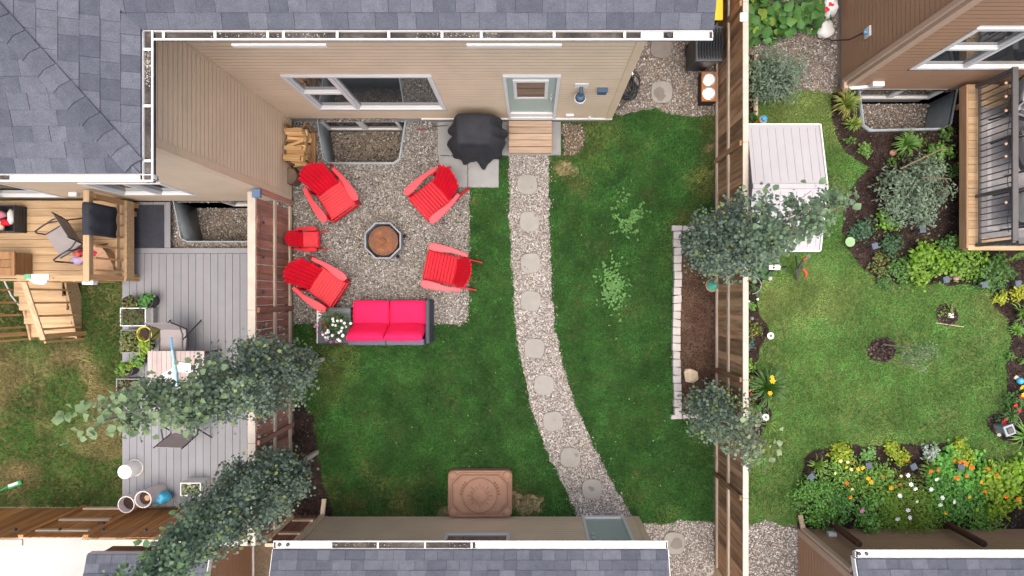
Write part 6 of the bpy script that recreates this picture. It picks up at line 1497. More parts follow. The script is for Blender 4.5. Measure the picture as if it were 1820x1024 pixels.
bed('zinnia', 'deep green foliage by the second round post', 'plant', 1230, 590, .36, .40, (.06, .15, .03), 620, .06, .03, clumps=20)
t = bed('sweet_potato_vine', 'bright chartreuse plant at the right end of the flower bed', 'plant', 1440, 510, .42, .46, (.24, .38, .03), 620, .10, .055, clumps=26, tight=.25); flower(t, 'p_orange', *fb(1470, 515), .48, .04); flower(t, 'p_orange', *fb(1550, 532), .48, .04)
bed('hosta_plant', 'chartreuse plant cut by the right edge beside the garage gutter', 'plant', 1590, 420, .30, .44, (.20, .36, .03), 300, .10, .055)
bed('vine', 'low yellow green creeper along the brown garage wall', 'plant', 1350, 650, .32, .25, (.11, .20, .04), 300, .06, .03)
bed('plant', 'small leafy plant left of the boxwood corner', 'plant', 175, 560, .14, .22, (.06, .11, .03), 120, .05, .03)
# bed along the fence
bush('plant', 'broad leaved plant under the white gloves by the fence', 'plant', 1352, 478, .22, .3, (.09, .19, .07), 60, .13, .12)
t = bush('plant', 'wiry plant inside the metal hoop by the fence', 'plant', 1340, 515, .16, .3, (.075, .12, .04), 170, .05, .03)
q = MB(); c = P(1338, 507, .3); q.tube([(c.x+.16*math.cos(a), c.y+.16*math.sin(a), .3) for a in np.linspace(-1.6, 1.6, 16)], .006, 6); q.tube([(c.x+.16, c.y, .3), (c.x+.16, c.y, 0)], .006, 5); q.build('hoop', M['galv'], t)
t = bush('plant', 'small bright plant with a white bloom below the metal hoop', 'flowers', 1339, 543, .10, .18, (.12, .28, .05), 60, .06, .045); flower(t, 'p_white', 1331, 536, .2, .025); flower(t, 'p_white', 1347, 532, .18, .025)
bush('plant', 'yellow and green mixed clump by the upper white disc light', 'plant', 1341, 588, .17, .28, (.10, .16, .035), 190, .055, .03, tint=(.42, .28, .04), tf=.2)
bush('plant', 'blue green tuft against the white fence cap', 'plant', 1332, 614, .10, .25, (.08, .17, .14), 70, .06, .035)
bush('plant', 'bright green leafy plant above the big daylily', 'plant', 1333, 650, .13, .3, (.12, .28, .03), 120, .06, .045)
t = straps('daylily', 'large dark green daylily with yellow blooms by the fence', 'flowers', 1362, 687, .46, .42, (.065, .16, .03), 130, .010); flower(t, 'p_yellow', 1373, 677, .4, .055); flower(t, 'p_yellow', 1369, 699, .38, .045); flower(t, 'p_yellow', 1372, 670, .42, .04)
straps('daylily', 'pale yellow spiky plant between fence cap and daylily', 'plant', 1334, 680, .18, .25, (.30, .36, .08), 34, .014)
t = bush('plant', 'small dark plant with a red flower by the fence', 'flowers', 1338, 704, .08, .2, DKG, 50, .05, .03); flower(t, 'p_red', 1335, 701, .24, .035)
bush('plant', 'mossy yellow green mound near the lower disc light', 'plant', 1336, 722, .14, .22, (.20, .25, .04), 320, .035, .012)
bush('plant', 'green leafy plant beside the mossy mound', 'plant', 1351, 728, .12, .2, (.08, .19, .05), 90, .06, .045)
straps('plant', 'thin strap leaves beside the lower disc light', 'plant', 1366, 754, .26, .14, (.15, .25, .05), 16, .008)
bush('plant', 'yellow leafed seedling branch over the lawn right of the white shed', 'plant', 1488, 358, .20, .9, (.19, .24, .05), 60, .10, .085, tint=(.45, .33, .05), tf=.3, st=True)
# lawn saplings
t = thing('sapling', 'staked grey leaved sapling growing from the mulch ring', 'tree', (X(1583), Y(625), 0)); c = t.location
q = MB(); q.tube([(c.x-.05, c.y, 0), (c.x+.0, c.y, .6), (c.x+.02, c.y, 1.55)], [.016, .012, .004], 6); q.build('trunk', M['bark'], t)
p, o = dome_points((c.x+.0, c.y), .30, 1.0, 520, 26, .55, .25); cloud('crown', t, p, o, .045*RNG.uniform(.7, 1.3, 520), .02, (.15, .22, .11), .35)
q = MB()
for dx_, dy_ in ((-.10, .14), (-.02, -.17)): q.tube([(c.x+dx_-.05, c.y+dy_, 0), (c.x+dx_, c.y+dy_, .75)], .014, 6)
q.build('support_stake', M['rail_y'], t)
t = bush('sapling', 'tiny seedling with a pale tag in the small mulch ring', 'plant', 1688, 552, .14, .22, (.16, .24, .06), 70, .05, .03)
q = MB(); a = P(1690, 561, .05); q.box(a.x-.05, a.x+.05, a.y-.045, a.y+.045, .03, .055); q.build('plant_tag', M['offwhite'], t)
t = thing('bamboo_stake', 'thin bamboo stake lying beside the small mulch ring', 'stake', P(1690, 578, .015)); q = MB(); q.tube([P(1664, 574, .02), P(1713, 581, .02)], .007, 6); q.build('cane', M['rail_x'], t)
# ================================================================ THINGS ON THE LEFT DECKS
def sling_chair(label, group='grey sling chairs of the left neighbour', m_s='sling', cushion_m=None):
    t = thing('patio_chair', label, 'chair', (0, 0, 0), group); w_ = .235
    q = MB(); pts = [(.24, .44), (.10, .425), (-.05, .415), (-.20, .42)]
    for i in range(3):
        (a, za), (b, zb) = pts[i], pts[i+1]; q.add([(-w_, a, za), (w_, a, za), (w_, b, zb), (-w_, b, zb)], [(0,1,2,3)])
    s = q.build('seat', M[m_s], t); sm = s.modifiers.new('thick', 'SOLIDIFY'); sm.thickness = .008
    q = MB(); pts = [(-.205, .425), (-.26, .60), (-.31, .78), (-.345, .92)]
    for i in range(3):
        (a, za), (b, zb) = pts[i], pts[i+1]; q.add([(-w_, a, za), (w_, a, za), (w_, b, zb), (-w_, b, zb)], [(0,1,2,3)])
    s = q.build('backrest', M[m_s], t); sm = s.modifiers.new('thick', 'SOLIDIFY'); sm.thickness = .008
    for sx in (-1, 1):
        x = sx*(w_+.012)
        q = MB(); q.tube([(x, .25, .44), (x, -.05, .41), (x, -.21, .42), (x, -.31, .78), (x, -.35, .935)], .013, 7); q.build('side_rail', M['metal_dark'], t, smooth=60)
        xa = sx*(w_+.06)
        q = MB(); q.tube([(xa, .30, 0), (xa, .29, .55), (xa, .25, .63), (xa, .10, .645), (xa, -.12, .64), (x, -.28, .66)], .014, 7); q.build('armrest', M['metal_dark'], t, smooth=60)
        q = MB(); q.tube([(xa, -.02, .64), (xa, -.20, .30), (xa, -.36, 0)], .013, 7); q.build('leg', M['metal_dark'], t, smooth=60)
    if cushion_m:
        pass
    return t
ch1 = sling_chair('grey sling chair above the table, with its back to the house'); ch2 = copy_tree(ch1); ch3 = copy_tree(ch1)
ch2['label'] = 'grey sling chair below the table, seen past the aspen leaves'; ch3['label'] = 'grey sling chair turned aside on the raised pine deck'
place(ch1, -6.62, -.78, 0, -1, ZD); place(ch2, -6.41, -2.30, .03, 1, ZD); place(ch3, -8.27, 1.05, -.84, -.55, ZW+.003)
tt = thing('patio_table', 'pink grey slatted patio table under the aspen', 'table', (-6.48, -1.5, ZD))
ta, tb_, tc, td = X(262, .82), X(363, .82), -2.0, Y(624, .82)
for i in range(12):
    d = (tb_-ta)/12; board(ta+i*d+.002, ta+(i+1)*d-.002, (tc+td)/2+.005, td, tt, 'tabletop', .82, .02, 'slat', .002); board(ta+i*d+.002, ta+(i+1)*d-.002, tc, (tc+td)/2-.005, tt, 'tabletop', .82, .02, 'slat', .002)
q = MB(); q.box(ta+.02, tb_-.02, tc+.02, td-.02, .76, .798); q.build('frame', M['metal_dark'], tt)
for a in (ta+.04, tb_-.04):
    for b in (tc+.04, td-.04): q = MB(); q.box(a-.02, a+.02, b-.02, b+.02, ZD, .76); q.build('leg', M['metal_dark'], tt)
t = thing('closed_parasol', 'pale blue closed parasol lying across the patio table', 'parasol', (X(309, .85), Y(652, .85), .82)); q = MB()
q.tube([P(314, 690, .87), P(311, 660, .87), P(306, 622, .88)], [.018, .030, .022], 8); q.build('folded_canopy', plain('pale_blue_canvas', (.30, .55, .70), .7, .1, 8), t, smooth=60)
q = MB(); q.tube([P(306, 622, .88), P(304, 600, .90)], .020, 8); q.build('tip', plain('mid_blue_canvas', (.10, .30, .50), .7), t)
for k, (a, b, cc, d, rot, lb) in enumerate(((.30, .20, 325, 652, -.12, 'white lined paper tray on the patio table'), (.26, .18, 300, 668, .5, 'white papers under the leaves on the patio table'))):
    c = P(cc, d, .83); q = MB()
    for l in range(6 if k == 0 else 1):
        z = .8215+l*.004; q.box(-a/2, a/2, -b/2+l*.030 if k == 0 else -b/2, -b/2+l*.030+.026 if k == 0 else b/2, z, z+.006)
    R_ = Matrix.Rotation(rot, 3, 'Z'); q.v = [tuple(R_ @ Vector((v[0], v[1], 0))+Vector((c.x, c.y, v[2]))) for v in q.v]; o = q.build('paper_tray', M['white']); tag(o, lb, 'papers')
def pot(label, px, py, r, h, m, z0, plant=None, n=120, L=.05, W=.035, tint=None, cat='flower pot', R=None, Hh=.2, tap=.8, soil=True, sx=1.0, rimw=.012, fill=.85):
    c = P(px, py, z0+h); t = thing('flower_pot', label, cat, (c.x, c.y, z0))
    q = MB(); q.lathe([(r*tap, z0), (r, z0+h-.02), (r+.006, z0+h-.018), (r+.006, z0+h), (r-rimw, z0+h), (r*.93-rimw, z0+h*fill)], (0, 0, 0), 22); q.v = [(c.x+v[0]*sx, c.y+v[1], v[2]) for v in q.v]; q.build('pot', M[m] if isinstance(m, str) else m, t, smooth=35)
    if soil:
        q = MB(); q.lathe([(r*.92-rimw, z0+h*fill), (r*.90-rimw, z0+h*fill+.012), (r*.3, z0+h*fill+.02)], (0,0,0), 18, .05); q.v = [(c.x+v[0]*sx, c.y+v[1], v[2]) for v in q.v]; q.build('soil', M['soil'], t)
    if plant is not None:
        R = R or r; p, o = dome_points((0, 0), R, Hh, n, 10, z0+h*fill); p[:, 0] = p[:, 0]*sx+c.x; p[:, 1] += c.y; cloud('foliage', t, p, o, L, W, plant, .4, .9, tint, .2)
    return t
pot('black oval pot with browning plants at the deck edge', 231, 538, .125, .24, 'black_plastic', ZD, (.10, .13, .035), 110, .05, .03, (.30, .18, .05), sx=1.25, Hh=.1)
pot('black round pot with bright green leaves next to the oval pot', 259, 535, .135, .26, 'black_plastic', ZD, (.075, .22, .05), 130, .06, .045, Hh=.2)
pot('yellow pot of bare soil among the deck planters', 256, 594, .140, .30, 'lime', ZD, None, tap=.85)
pot('dark pot with a leafy plant at the left deck edge', 223, 658, .135, .24, 'black_plastic', ZD, (.12, .26, .04), 150, .065, .05, (.33, .33, .05), Hh=.2)
t = pot('lime green plant hiding its pot beside the yellow pot', 257, 616, .10, .2, 'black_plastic', ZD, (.24, .36, .03), 280, .045, .035, R=.16, Hh=.16)
pot('pale lime plant in a small pot by the table corner', 250, 640, .09, .16, 'black_plastic', ZD, (.13, .27, .05), 120, .05, .04, R=.14, Hh=.15)
def planter(label, px0, px1, py0, py1, h, m, z0, plant, n, L, W, tint=None, Hh=.14, soilz=.8, nm='planter_box', bar=.02):
    x0, x1, y0, y1 = X(px0, z0+h), X(px1, z0+h), Y(py1, z0+h), Y(py0, z0+h); t = thing(nm, label, 'planter', ((x0+x1)/2, (y0+y1)/2, z0))
    q = MB(); q.box(x0, x1, y0, y0+bar, z0, z0+h); q.box(x0, x1, y1-bar, y1, z0, z0+h); q.box(x0, x0+bar, y0+bar, y1-bar, z0, z0+h); q.box(x1-bar, x1, y0+bar, y1-bar, z0, z0+h); q.build('box', M[m], t, bevel=.004)
    q = MB(); q.box(x0+bar, x1-bar, y0+bar, y1-bar, z0, z0+h*soilz); q.build('soil', M['soil'], t)
    if n:
        x = RNG.uniform(x0+.03, x1-.03, n); y = RNG.uniform(y0+.03, y1-.03, n); z = z0+h*soilz+RNG.uniform(.01, Hh, n); cloud('foliage', t, np.stack([x, y, z], 1), np.tile(np.array([[0, 0, 1.0]]), (n, 1)), L*RNG.uniform(.7, 1.3, n), W, plant, .45, .6, tint, .3)
    return t
planter('white square planter with grassy seedlings on the deck', 213, 259, 547, 580, .30, 'white', ZD, (.10, .17, .05), 320, .09, .008, (.16, .09, .06), .12)
planter('grey planter box of mixed herbs below the white planter', 214, 248, 586, 628, .26, 'concrete', ZD, (.12, .18, .05), 260, .05, .035, (.22, .16, .06), .14)
planter('reddish seedling tray at the left deck edge under the leaves', 206, 248, 673, 705, .18, 'concrete', ZD, (.13, .05, .045), 160, .05, .03, (.10, .17, .05), .08)
q = MB(); q.box(X(260, .3), X(272, .3), Y(580, .3), Y(547, .3), ZD+.001, .30); o = q.build('concrete_block', M['concrete'], None, bevel=.008); tag(o, 'pale concrete block beside the white planter', 'block')
t = thing('bucket', 'white plastic bucket turned upside down on the grey deck', 'bucket', (X(240, ZD), Y(831, ZD), ZD))
q = MB(); q.lathe([(.155, ZD), (.155, ZD+.015), (.148, ZD+.016), (.135, ZD+.30), (.128, ZD+.31), (0, ZD+.312)], (t.location.x, t.location.y, 0), 26); q.build('shell', M['white'], t, smooth=40)
q = MB(); q.lathe([(.16, ZD+.0), (.162, ZD+.012)], (t.location.x, t.location.y, 0), 26); q.build('rim', M['offwhite'], t)
pinkpot = plain('pale_pink_tub', (.60, .54, .54), .5, .05)
t = pot('tall pale tub holding dark clothes at the back fence', 224, 897, .150, .52, pinkpot, ZD, None, tap=.85, soil=True, fill=.75)
t = pot('tall pale tub with a dark pot inside, at the back fence', 254, 888, .150, .55, pinkpot, ZD, None, tap=.85, soil=True, fill=.8)
q = MB(); q.lathe([(.10, .55), (.115, .60), (.105, .60), (.09, .57)], (t.location.x+.02, t.location.y, 0), 18); q.build('inner_pot', M['black_plastic'], t, smooth=40); q = MB(); q.lathe([(.075, .58), (.05, .61), (0, .615)], (t.location.x+.02, t.location.y, 0), 14); q.build('root_ball', M['cardboard'], t)
def sack(label, px, py, z0, rx, ry, h, m, seed, nm='sack', cat='bag', extra=None):
    rnd = random.Random(seed); bm = bmesh.new(); bmesh.ops.create_icosphere(bm, subdivisions=3, radius=1)
    for v in bm.verts:
        n = fbm(np.array([v.co.x*1.7+seed*3.1+v.co.z*.8]), np.array([v.co.y*1.7+v.co.z*.9]), 1.6, seed)[0]; k = .72+.62*n
        z = v.co.z; v.co = Vector((v.co.x*rx*k, v.co.y*ry*k, (z*.5+.5)*h*(.75+.5*n)))
    for f in bm.faces: f.smooth = True
    me = bpy.data.meshes.new(nm); bm.to_mesh(me); bm.free(); me.materials.append(m); c = P(px, py, z0+h*.5); o = link(nm, me, None, (c.x, c.y, z0)); tag(o, label, cat); return o
sack('bright blue plastic bag heaped by the pale tubs', 286, 883, ZD, .17, .11, .36, plain('blue_bag', (.05, .38, .60), .35, .25, 14), 3)
planter('white lattice crate of potted plants under the aspen', 320, 357, 858, 882, .35, 'white', ZD, (.20, .27, .10), 90, .06, .04, (.5, .5, .45), .1, .6, 'crate', .02)
# raised pine deck
t = thing('toy_crate', 'black slatted crate with toys and a pink blanket at the left edge', 'crate', (-9.0, 1.4, ZW))
x0, x1, y0, y1 = X(-40, .85), X(28, .85), Y(412, .85), Y(365, .85)
q = MB(); q.box(x0, x1, y0, y1, ZW+.004, ZW+.03); q.build('bottom', M['black_plastic'], t)
for i in range(4):
    z = ZW+.04+i*.065; q = MB(); q.box(x0, x1, y0, y0+.015, z, z+.045); q.box(x0, x1, y1-.015, y1, z, z+.045); q.box(x1-.015, x1, y0+.016, y1-.016, z, z+.045); q.build('slat', M['black_plastic'], t)
def blob(par, c, r, m, nm, seed=1):
    bm = bmesh.new(); bmesh.ops.create_icosphere(bm, subdivisions=2, radius=1)
    for v in bm.verts: v.co = Vector((v.co.x*r[0]*(1+.2*math.sin(v.co.y*4+seed)), v.co.y*r[1]*(1+.2*math.sin(v.co.x*5+seed)), v.co.z*r[2]*(1+.3*math.sin(v.co.x*6+v.co.y*4+seed))))
    for f in bm.faces: f.smooth = True
    me = bpy.data.meshes.new(nm); bm.to_mesh(me); bm.free(); me.materials.append(m); o = link(nm, me, par, Vector(c)-(wl(par) if par else Vector((0,0,0)))); return o
o = blob(None, (x1-.42, y1-.16, ZW+.22), (.22, .12, .09), plain('dusty_pink', (.42, .16, .20), .9), 'blanket', 2); tag(o, 'dusty pink blanket stuffed into the black toy crate', 'blanket')
o = blob(None, (x1-.10, y1-.20, ZW+.22), (.06, .14, .07), M['offwhite'], 'shoe', 3); tag(o, 'pale shoe lying in the black toy crate', 'shoe')
o = blob(None, (x1-.22, y1-.30, ZW+.20), (.10, .07, .06), M['p_red'], 'toy', 4); tag(o, 'red toy lying in the black toy crate', 'toy')
o = blob(None, (x1-.40, y1-.36, ZW+.17), (.15, .10, .05), M['rock'], 'toy', 5); tag(o, 'tan plush toy lying in the black toy crate', 'toy')
t = thing('bench', 'brown stained wooden bench at the left edge of the pine deck', 'bench', (-8.9, .6, ZW))
bx0_, bx1_, by0_, by1_ = X(-60, 1.0), X(28, 1.0), Y(490, 1.0), Y(447, 1.0)
for i in range(3): board(bx0_, bx1_-.06, by0_+i*(by1_-by0_)/3+.003, by0_+(i+1)*(by1_-by0_)/3-.003, t, 'cedar', 1.03, .03, 'seat_board', .004)
board(bx1_-.055, bx1_, by0_, by1_, t, 'cedar', 1.034, .04, 'end_board', .004)
q = MB(); q.box(bx1_-.07, bx1_-.02, by0_+.02, by1_-.02, ZW+.004, .99); q.build('leg', M['cedar'], t)
q = MB(); q.box(bx0_, bx1_-.08, by0_+.12, by0_+.16, .80, .90); q.build('stretcher', M['cedar'], t)
def carton(label, px, py, w_, d, h, z0, rot, m, nm='cardboard_box', cat='box'):
    c = P(px, py, z0+h); t = thing(nm, label, cat, (c.x, c.y, z0)); 
    q = MB(); q.box(-w_/2, w_/2, -d/2, d/2, .003, h); o = q.mesh('body', m, .004); b = link('body', o, t)
    q = MB()
    for s in (-1, 1): q.add([(-w_/2, s*d/2, h+.001), (w_/2, s*d/2, h+.001), (w_/2, s*(d/2+.10), h+.05), (-w_/2, s*(d/2+.10), h+.05)], [(0,1,2,3)])
    f = link('flap', q.mesh('flap', m), t); sm = f.modifiers.new('t', 'SOLIDIFY'); sm.thickness = .004
    t.rotation_euler = (0, 0, rot); return t
carton('open cardboard box behind the pine railing', 176, 470, .42, .30, .22, ZW, .5, M['cardboard'])
o = blob(None, P(160, 450, ZW+.20)+Vector((0,0,0)), (.20, .07, .10), plain('crimson_cloth', (.40, .03, .06), .8), 'cloth', 6); tag(o, 'crimson cloth lying by the cardboard box', 'cloth')
o = blob(None, P(138, 447, ZW+.16), (.09, .10, .07), plain('coral_cloth', (.62, .14, .11), .8), 'cloth', 7); tag(o, 'coral red cloth beside the turned sling chair', 'cloth')
o = blob(None, P(138, 462, ZW+.10), (.13, .09, .06), M['lilac'], 'cloth', 8); tag(o, 'lilac folded cloth beside the open cardboard box', 'cloth')
o = blob(None, P(168, 440, ZW+.22), (.10, .05, .06), plain('peach_cloth', (.60, .28, .18), .8), 'cloth', 9); tag(o, 'peach coloured cloth next to the crimson one', 'cloth')
c = P(67, 492, HR+.03); q = MB(); q.box(c.x-.19, c.x+.19, c.y-.045, c.y+.045, HR+.0185, HR+.035); q.prism([(c.x-.17, c.y-.05), (c.x+.17, c.y-.06), (c.x+.10, c.y-.14), (c.x-.06, c.y-.12)], HR+.02, HR+.028); o = q.build('plastic_bag', M['white'], None, bevel=.005); tag(o, 'white plastic bag lying over the pine handrail', 'bag')
q = MB(); q.box(c.x-.22, c.x-.11, c.y-.035, c.y+.04, HR+.0355, HR+.05); q.build('green_print', plain('green_print', (.10, .33, .16), .5), o)
c = P(157, 501, 1.3); q = MB(); q.box(c.x-.10, c.x+.10, c.y-.05, c.y+.03, 1.20, 1.33); o = q.build('mail_box', M['white'], None, bevel=.012); tag(o, 'white box hung on the corner post of the pine deck', 'box')
q = MB(); q.tube([P(8, 500, .5), P(20, 525, .3), P(36, 545, .06)], .016, 8); o = q.build('white_pipe', M['white'], None, smooth=60); tag(o, 'bent white pipe leaning by the pine stairs', 'pipe')
t = thing('toy_shovel', 'green and white plastic toy shovel lying on the dry lawn', 'toy', P(20, 862, .03)); 
q = MB(); q.tube([P(-6, 876, .03), P(16, 864, .05)], .018, 8); q.build('handle', plain('green_plastic', (.02, .32, .10), .4), t); q = MB(); q.beam(P(14, 866, .05), P(38, 857, .05), .09, .03); q.build('scoop', bpy.data.materials['green_plastic'], t, bevel=.01); q = MB(); q.beam(P(15, 864, .075), P(32, 858, .075), .05, .012); q.build('sticker', M['white'], t)
t = thing('bare_patch', 'bare sandy patch in the dry lawn near the toy shovel', 'soil', P(36, 842, 0)); t['kind'] = 'stuff'
stones('sand', [(t.location.x+.14*math.cos(a)*(1+.2*math.sin(3*a)), t.location.y+.09*math.sin(a)) for a in np.linspace(0, 6.28, 12)[:-1]], 2500, np.array([(.42,.26,.13),(.34,.2,.1)]), .010, .012, None, (), .4, None, t)
# petunias on the side table
t = thing('flower_pot', 'pot of trailing petunias on the dark side table', 'flower pot', P(598, 580, .5)); t.location.z = .424; cx, cy = t.location.x, t.location.y
q = MB(); q.lathe([(.10, .424), (.14, .60), (.15, .61), (.135, .61), (.12, .58)], (cx, cy, 0), 20); q.build('pot', M['black_plastic'], t, smooth=40)
p, o = dome_points((cx, cy), .31, .26, 620, 24, .53, .28); cloud('foliage', t, p, o, .04*RNG.uniform(.7, 1.3, 620), .028, (.05, .115, .03), .45, .8, (.12, .10, .03), .15)
def pf(x, y): return 550+x/7.913, 520+y/7.913
for x, y in ((327, 373), (340, 408), (397, 397), (448, 396), (331, 455), (370, 463), (460, 500), (515, 480), (580, 435), (447, 545), (470, 600), (463, 612), (260, 537), (235, 572), (190, 593), (268, 620), (265, 645), (398, 655), (425, 682), (415, 565), (320, 605), (225, 630), (272, 562), (490, 430)): flower(t, 'p_white', *pf(x, y), .72, .028)
for x, y in ((120, 470), (165, 610), (330, 690), (350, 680), (300, 700), (240, 670), (380, 690), (180, 560), (130, 560), (440, 690)): flower(t, 'p_purple' if x % 20 else 'p_pink', *pf(x, y), .60, .026)
for x, y in ((185, 430), (228, 490), (215, 500)): flower(t, 'p_red', *pf(x, y), .68, .024)
for x, y in ((75, 480), (90, 455), (105, 540)): flower(t, 'p_pink', *pf(x, y), .5, .022)
# ================================================================ THINGS IN THE RIGHT GARDEN
for px, py, lb in ((1370, 597, 'white disc solar light by the fence, the upper one'), (1361, 742, 'white disc solar light by the fence, the lower one')):
    t = thing('solar_light', lb, 'solar light', (X(px, .3), Y(py, .3), 0), 'disc solar lights by the fence'); a, b = t.location[:2]
    q = MB(); q.tube([(a, b, 0), (a, b, .27)], .010, 6); q.build('spike', M['metal_dark'], t); q = MB(); q.lathe([(.04, .26), (.066, .28), (.066, .295), (.045, .303), (.03, .303)], (a, b, 0), 20); q.build('disc', M['white'], t, smooth=40)
    q = MB(); q.lathe([(.028, .304), (.026, .308)], (a, b, 0), 12); q.build('solar_cell', M['bronze_metal'], t)
q = MB(); c = P(1337, 566, .2); q.lathe([(.0, .14), (.035, .17), (.035, .20), (0, .23)], (c.x, c.y, 0), 12); q.tube([(c.x, c.y, 0), (c.x, c.y, .15)], .006, 5); o = q.build('garden_ball', M['concrete'], None, smooth=60); tag(o, 'small grey ball on a stem by the fence bed', 'ornament')
for px, py, rot, lb in ((1641, 408, .1, 'square dark solar light right of the lime green bush'), (1556, 437, .3, 'square dark solar light between the two blue green bushes'), (1683, 497, .2, 'square dark solar light beneath the large yellow green shrub'), (1751, 506, .1, 'square dark solar light at the lawn under the pointed leaf shrub'), (1811, 504, .1, 'square dark solar light by the right frame edge'),
                        (1443, 848, .7, 'square dark solar light at the left end of the flower bed'), (1545, 828, .2, 'square dark solar light above the yellow marigolds'), (1625, 830, .5, 'square dark solar light below the middle lime mound'), (1709, 831, .2, 'square dark solar light among the orange nasturtiums')):
    t = thing('path_light', lb, 'solar light', (X(px, .35), Y(py, .35), 0), 'square solar lights in the beds'); a, b = t.location[:2]; t.rotation_euler = (0, 0, rot)
    for nm, m_, args in (('spike', 'metal_dark', (-.01, .01, -.01, .01, 0, .22)), ('lantern', 'bronze_metal', (-.04, .04, -.04, .04, .22, .32)), ('cap', 'darkblue', (-.058, .058, -.058, .058, .32, .345))):
        q = MB(); q.box(*args); link(nm, q.mesh(nm, M[m_], .004), t)
    q = MB(); q.box(-.035, .035, -.035, .035, .3452, .349); link('solar_cell', q.mesh('solar_cell', M['bronze_metal']), t)
t = thing('lantern', 'grey square solar lantern at the round end of the border', 'lantern', (X(1795, .3), Y(765, .3), 0)); a, b = t.location[:2]; t.rotation_euler = (0, 0, .35)
for nm, m_, args in (('base', 'bronze_metal', (-.09, .09, -.09, .09, 0, .03)), ('glass', 'galv', (-.07, .07, -.07, .07, .03, .26)), ('roof', 'galv', (-.10, .10, -.10, .10, .26, .30)), ('cap', 'bronze_metal', (-.06, .06, -.06, .06, .30, .33))):
    q = MB(); q.box(*args); link(nm, q.mesh(nm, M[m_], .008), t)
for px, py, r, m_, lb in ((1813, 677, .065, 'blue', 'shiny blue ball in the right border'), (1699, 494, .06, 'p_pink', 'pink ball ornament below the yellow green shrub')):
    bm = bmesh.new(); bmesh.ops.create_uvsphere(bm, u_segments=18, v_segments=12, radius=r)
    for f in bm.faces: f.smooth = True
    me = bpy.data.meshes.new('ball'); bm.to_mesh(me); bm.free(); me.materials.append(M[m_]); c = P(px, py, r+.01); o = link('garden_ball', me, None, c); tag(o, lb, 'ornament')
rock('small white stone by the grey lantern', 'stone', 1775, 772, .05, M['edging'], .005, 12, .6); rock('white pebble on the mulch of the fence bed', 'stone', 1368, 494, .06, M['edging'], .01, 13, .7)
# shears, gloves
t = thing('garden_shears', 'garden shears with red handles standing on the lawn by the shed', 'tool', (X(1425, .3), Y(480, .3), 0))
z = .35
q = MB(); q.beam(P(1419, 497, .05), P(1420, 478, z), .03, .012); q.beam(P(1417, 498, .05), P(1416, 478, z), .03, .012); q.build('blades', M['bronze_metal'], t)
q = MB(); q.tube([P(1417, 478, z), P(1414, 452, z+.3)], .012, 6); q.build('shaft', M['black_plastic'], t)
q = MB(); q.tube([P(1419, 478, z), P(1424, 468, z+.05), P(1428, 462, z+.08)], .02, 8); q.tube([P(1420, 478, z), P(1424, 474, z+.02), P(1426, 478, z+.02)], .02, 8); q.build('pivot', M['black_plastic'], t)
hm = plain('orange_red_grip', (.40, .06, .025), .4)
for a, b in (((1428, 462, z+.08), (1434, 454, z+.12)), ((1427, 477, z+.02), (1432, 493, z-.05))):
    q = MB(); q.tube([P(*a), (P(*a)+P(*b))/2+Vector((.03, .0, .01)), P(*b)], [.022, .032, .018], 8); q.build('handle', hm, t, smooth=60)
t = thing('garden_glove', 'white striped garden glove hung on a dark handle by the fence', 'glove', P(1378, 475, .5)); c = t.location.copy()
q = MB()
for i in range(4): q.tube([(c.x-.12, c.y-.035+i*.022, .5), (c.x+.06, c.y-.04+i*.026, .52), (c.x+.10-.012*abs(i-1.5), c.y-.04+i*.027, .515)], [.012, .014, .010], 7)
q.build('fingers', M['white'], t, smooth=60); q = MB(); q.tube([(c.x+.10, c.y, .49), (c.x+.24, c.y+.01, .40)], .022, 8); q.build('handle', M['black_plastic'], t)
t = thing('garden_figure', 'yellow and white garden figure behind the white storage shed', 'ornament', (X(1361, .5), Y(214, .5), 0)); a, b = t.location[:2]
q = MB(); q.lathe([(.10, 0), (.12, .12), (.09, .30), (.05, .36)], (a, b, 0), 14); q.build('body', M['yellow'], t, smooth=60); q = MB(); q.lathe([(.02, .35), (.075, .40), (.075, .46), (.03, .51)], (a-.03, b+.03, 0), 14); q.build('head', M['offwhite'], t, smooth=60); q = MB(); q.lathe([(.055, .50), (.05, .53), (.01, .545)], (a-.03, b+.03, 0), 12); q.build('hat', M['blue'], t, smooth=60)
q = MB(); q.tube([P(1344, 98, .06), P(1343, 150, .06), P(1343, 206, .06)], .045, 10); o = q.build('edging_log', M['rail_y'], None, smooth=60); tag(o, 'long pale pole edging the narrow bed by the fence', 'pole')
redp = plain('red_print', (.60, .02, .03), .4)
for px, py, rx, ry, h, lb, sd_ in ((1470, 14, .16, .22, .45, 'white sack with red print at the brown house wall', 2), (1466, 50, .17, .19, .22, 'white sack slumped on the gravel below the red printed one', 5)):
    o = sack(lb, px, py, 0, rx, ry, h, M['white'], sd_)
    if sd_ == 2:
        for dx_, dy_, r in ((-.02, -.02, (.07, .06, .02)), (-.10, -.12, (.05, .05, .02))): 
            b_ = blob(None, (0, 0, 0), r, redp, 'print_patch', 2); b_.parent = o; b_.location = (dx_, dy_, h*.93)
t = pot('black tub among the broad leaved plants at the top', 1446, 20, .26, .30, 'black_plastic', 0, None, tap=.85)
t = thing('garden_hose', 'dark red hose hanging from the wall tap to the gravel', 'hose', (X(1470), Y(70), 0)); q = MB(); q.tube([(BX-.10, 4.69, 1.05), (BX-.16, 4.72, .7), (X(1480, .3), Y(72, .3), .3), (X(1468), Y(70), .03), (X(1456), Y(60), .03), (X(1452), Y(40), .03), (X(1440), Y(48), .03), (X(1420), Y(44), .03), (X(1412), Y(24), .03)], .014, 7); q.build('tube', plain('dark_red_hose', (.06, .018, .016), .5), t, smooth=60)
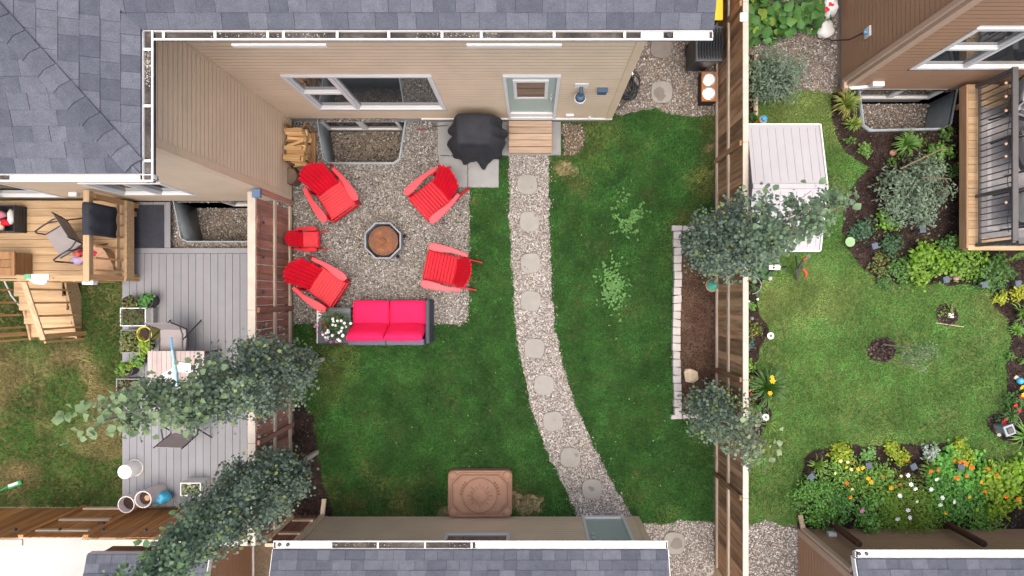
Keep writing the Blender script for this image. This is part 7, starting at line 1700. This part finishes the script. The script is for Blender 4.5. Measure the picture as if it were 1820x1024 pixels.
t = thing('cane', 'yellow cane stuck through the willow leaved shrub', 'stake', P(1432, 63, .9)); q = MB(); q.tube([P(1428, 72, .7), P(1443, 52, 1.35)], .010, 6); q.build('cane', M['rail_x'], t)
# furniture on the railed deck
def arm_chair(label, x, y, hx, hy, m_c, m_p, plab):
    t = thing('armchair', label, 'chair', (0, 0, 0), 'black framed armchairs on the railed deck')
    for sx in (-1, 1):
        q = MB(); q.tube([(sx*.33, .34, 0), (sx*.33, .34, .58), (sx*.33, .26, .62), (sx*.33, -.28, .60), (sx*.33, -.36, 0)], .02, 8); q.build('arm_frame', M['metal_dark'], t, smooth=60)
        q = MB(); q.beam((sx*.33, .36, .63), (sx*.33, -.28, .615), .07, .02); q.build('armrest', M['metal_dark'], t, bevel=.006)
    q = MB(); q.box(-.31, .31, -.30, .32, .30, .33); q.build('seat_frame', M['metal_dark'], t)
    q = MB(); q.beam((0, -.31, .33), (0, -.46, .88), .60, .03, (0, .9, .3)); q.build('back_frame', M['metal_dark'], t)
    s = M['hotpink']; M['hotpink'] = M[m_c]
    cushion(t, -.29, .29, -.26, .33, .335, .45, 0, 'seat_cushion', 3); cushion(t, -.29, .29, -.62, -.12, .60, .72, math.radians(-72), 'back_cushion', 4)
    M['hotpink'] = s
    place(t, x, y, hx, hy, ZW+.014)
    s = M['hotpink']; M['hotpink'] = m_p
    q = cushion(None, -.2, .2, -.2, .2, -.06, .06, math.radians(50), 'pillow', 9); M['hotpink'] = s
    q.location = (x-hx*.06, y-hy*.06, ZW+.66); q.rotation_euler = (0, 0, math.atan2(-hx, hy)+.2); tag(q, plab, 'pillow'); return t
M['greycush'] = plain('grey_cushion', (.36, .36, .37), .85, .06, 6, .2, .1); M['whitecush'] = plain('white_cushion', (.68, .68, .70), .85, .05, 6, .2, .1)
def leafy():
    m, t, b, o = NT('green_print_fabric'); p = N(t, 'ShaderNodeTexCoord').outputs['Object']; v = N(t, 'ShaderNodeTexVoronoi'); v.inputs['Scale'].default_value = 16; t.links.new(p, v.inputs['Vector'])
    t.links.new(mixc(t, (.10, .26, .09), (.62, .66, .64), maprange(t, v.outputs['Distance'], .25, .35, 0, 1)), b.inputs['Base Color']); b.inputs['Roughness'].default_value = .9; return m
GP = leafy()
arm_chair('black framed armchair with grey cushions near the brown house', X(1835, 1.05), Y(180, 1.05), .95, -.3, 'greycush', M['whitecush'], 'white pillow on the armchair near the brown house')
arm_chair('black framed armchair with a leaf print pillow', X(1840, 1.05), Y(260, 1.05), .9, .4, 'greycush', GP, 'leaf print pillow on the middle deck armchair')
arm_chair('black framed armchair with white cushions at the deck front', X(1840, 1.05), Y(365, 1.05), .98, .2, 'whitecush', M['whitecush'], 'white pillow on the armchair at the deck front')
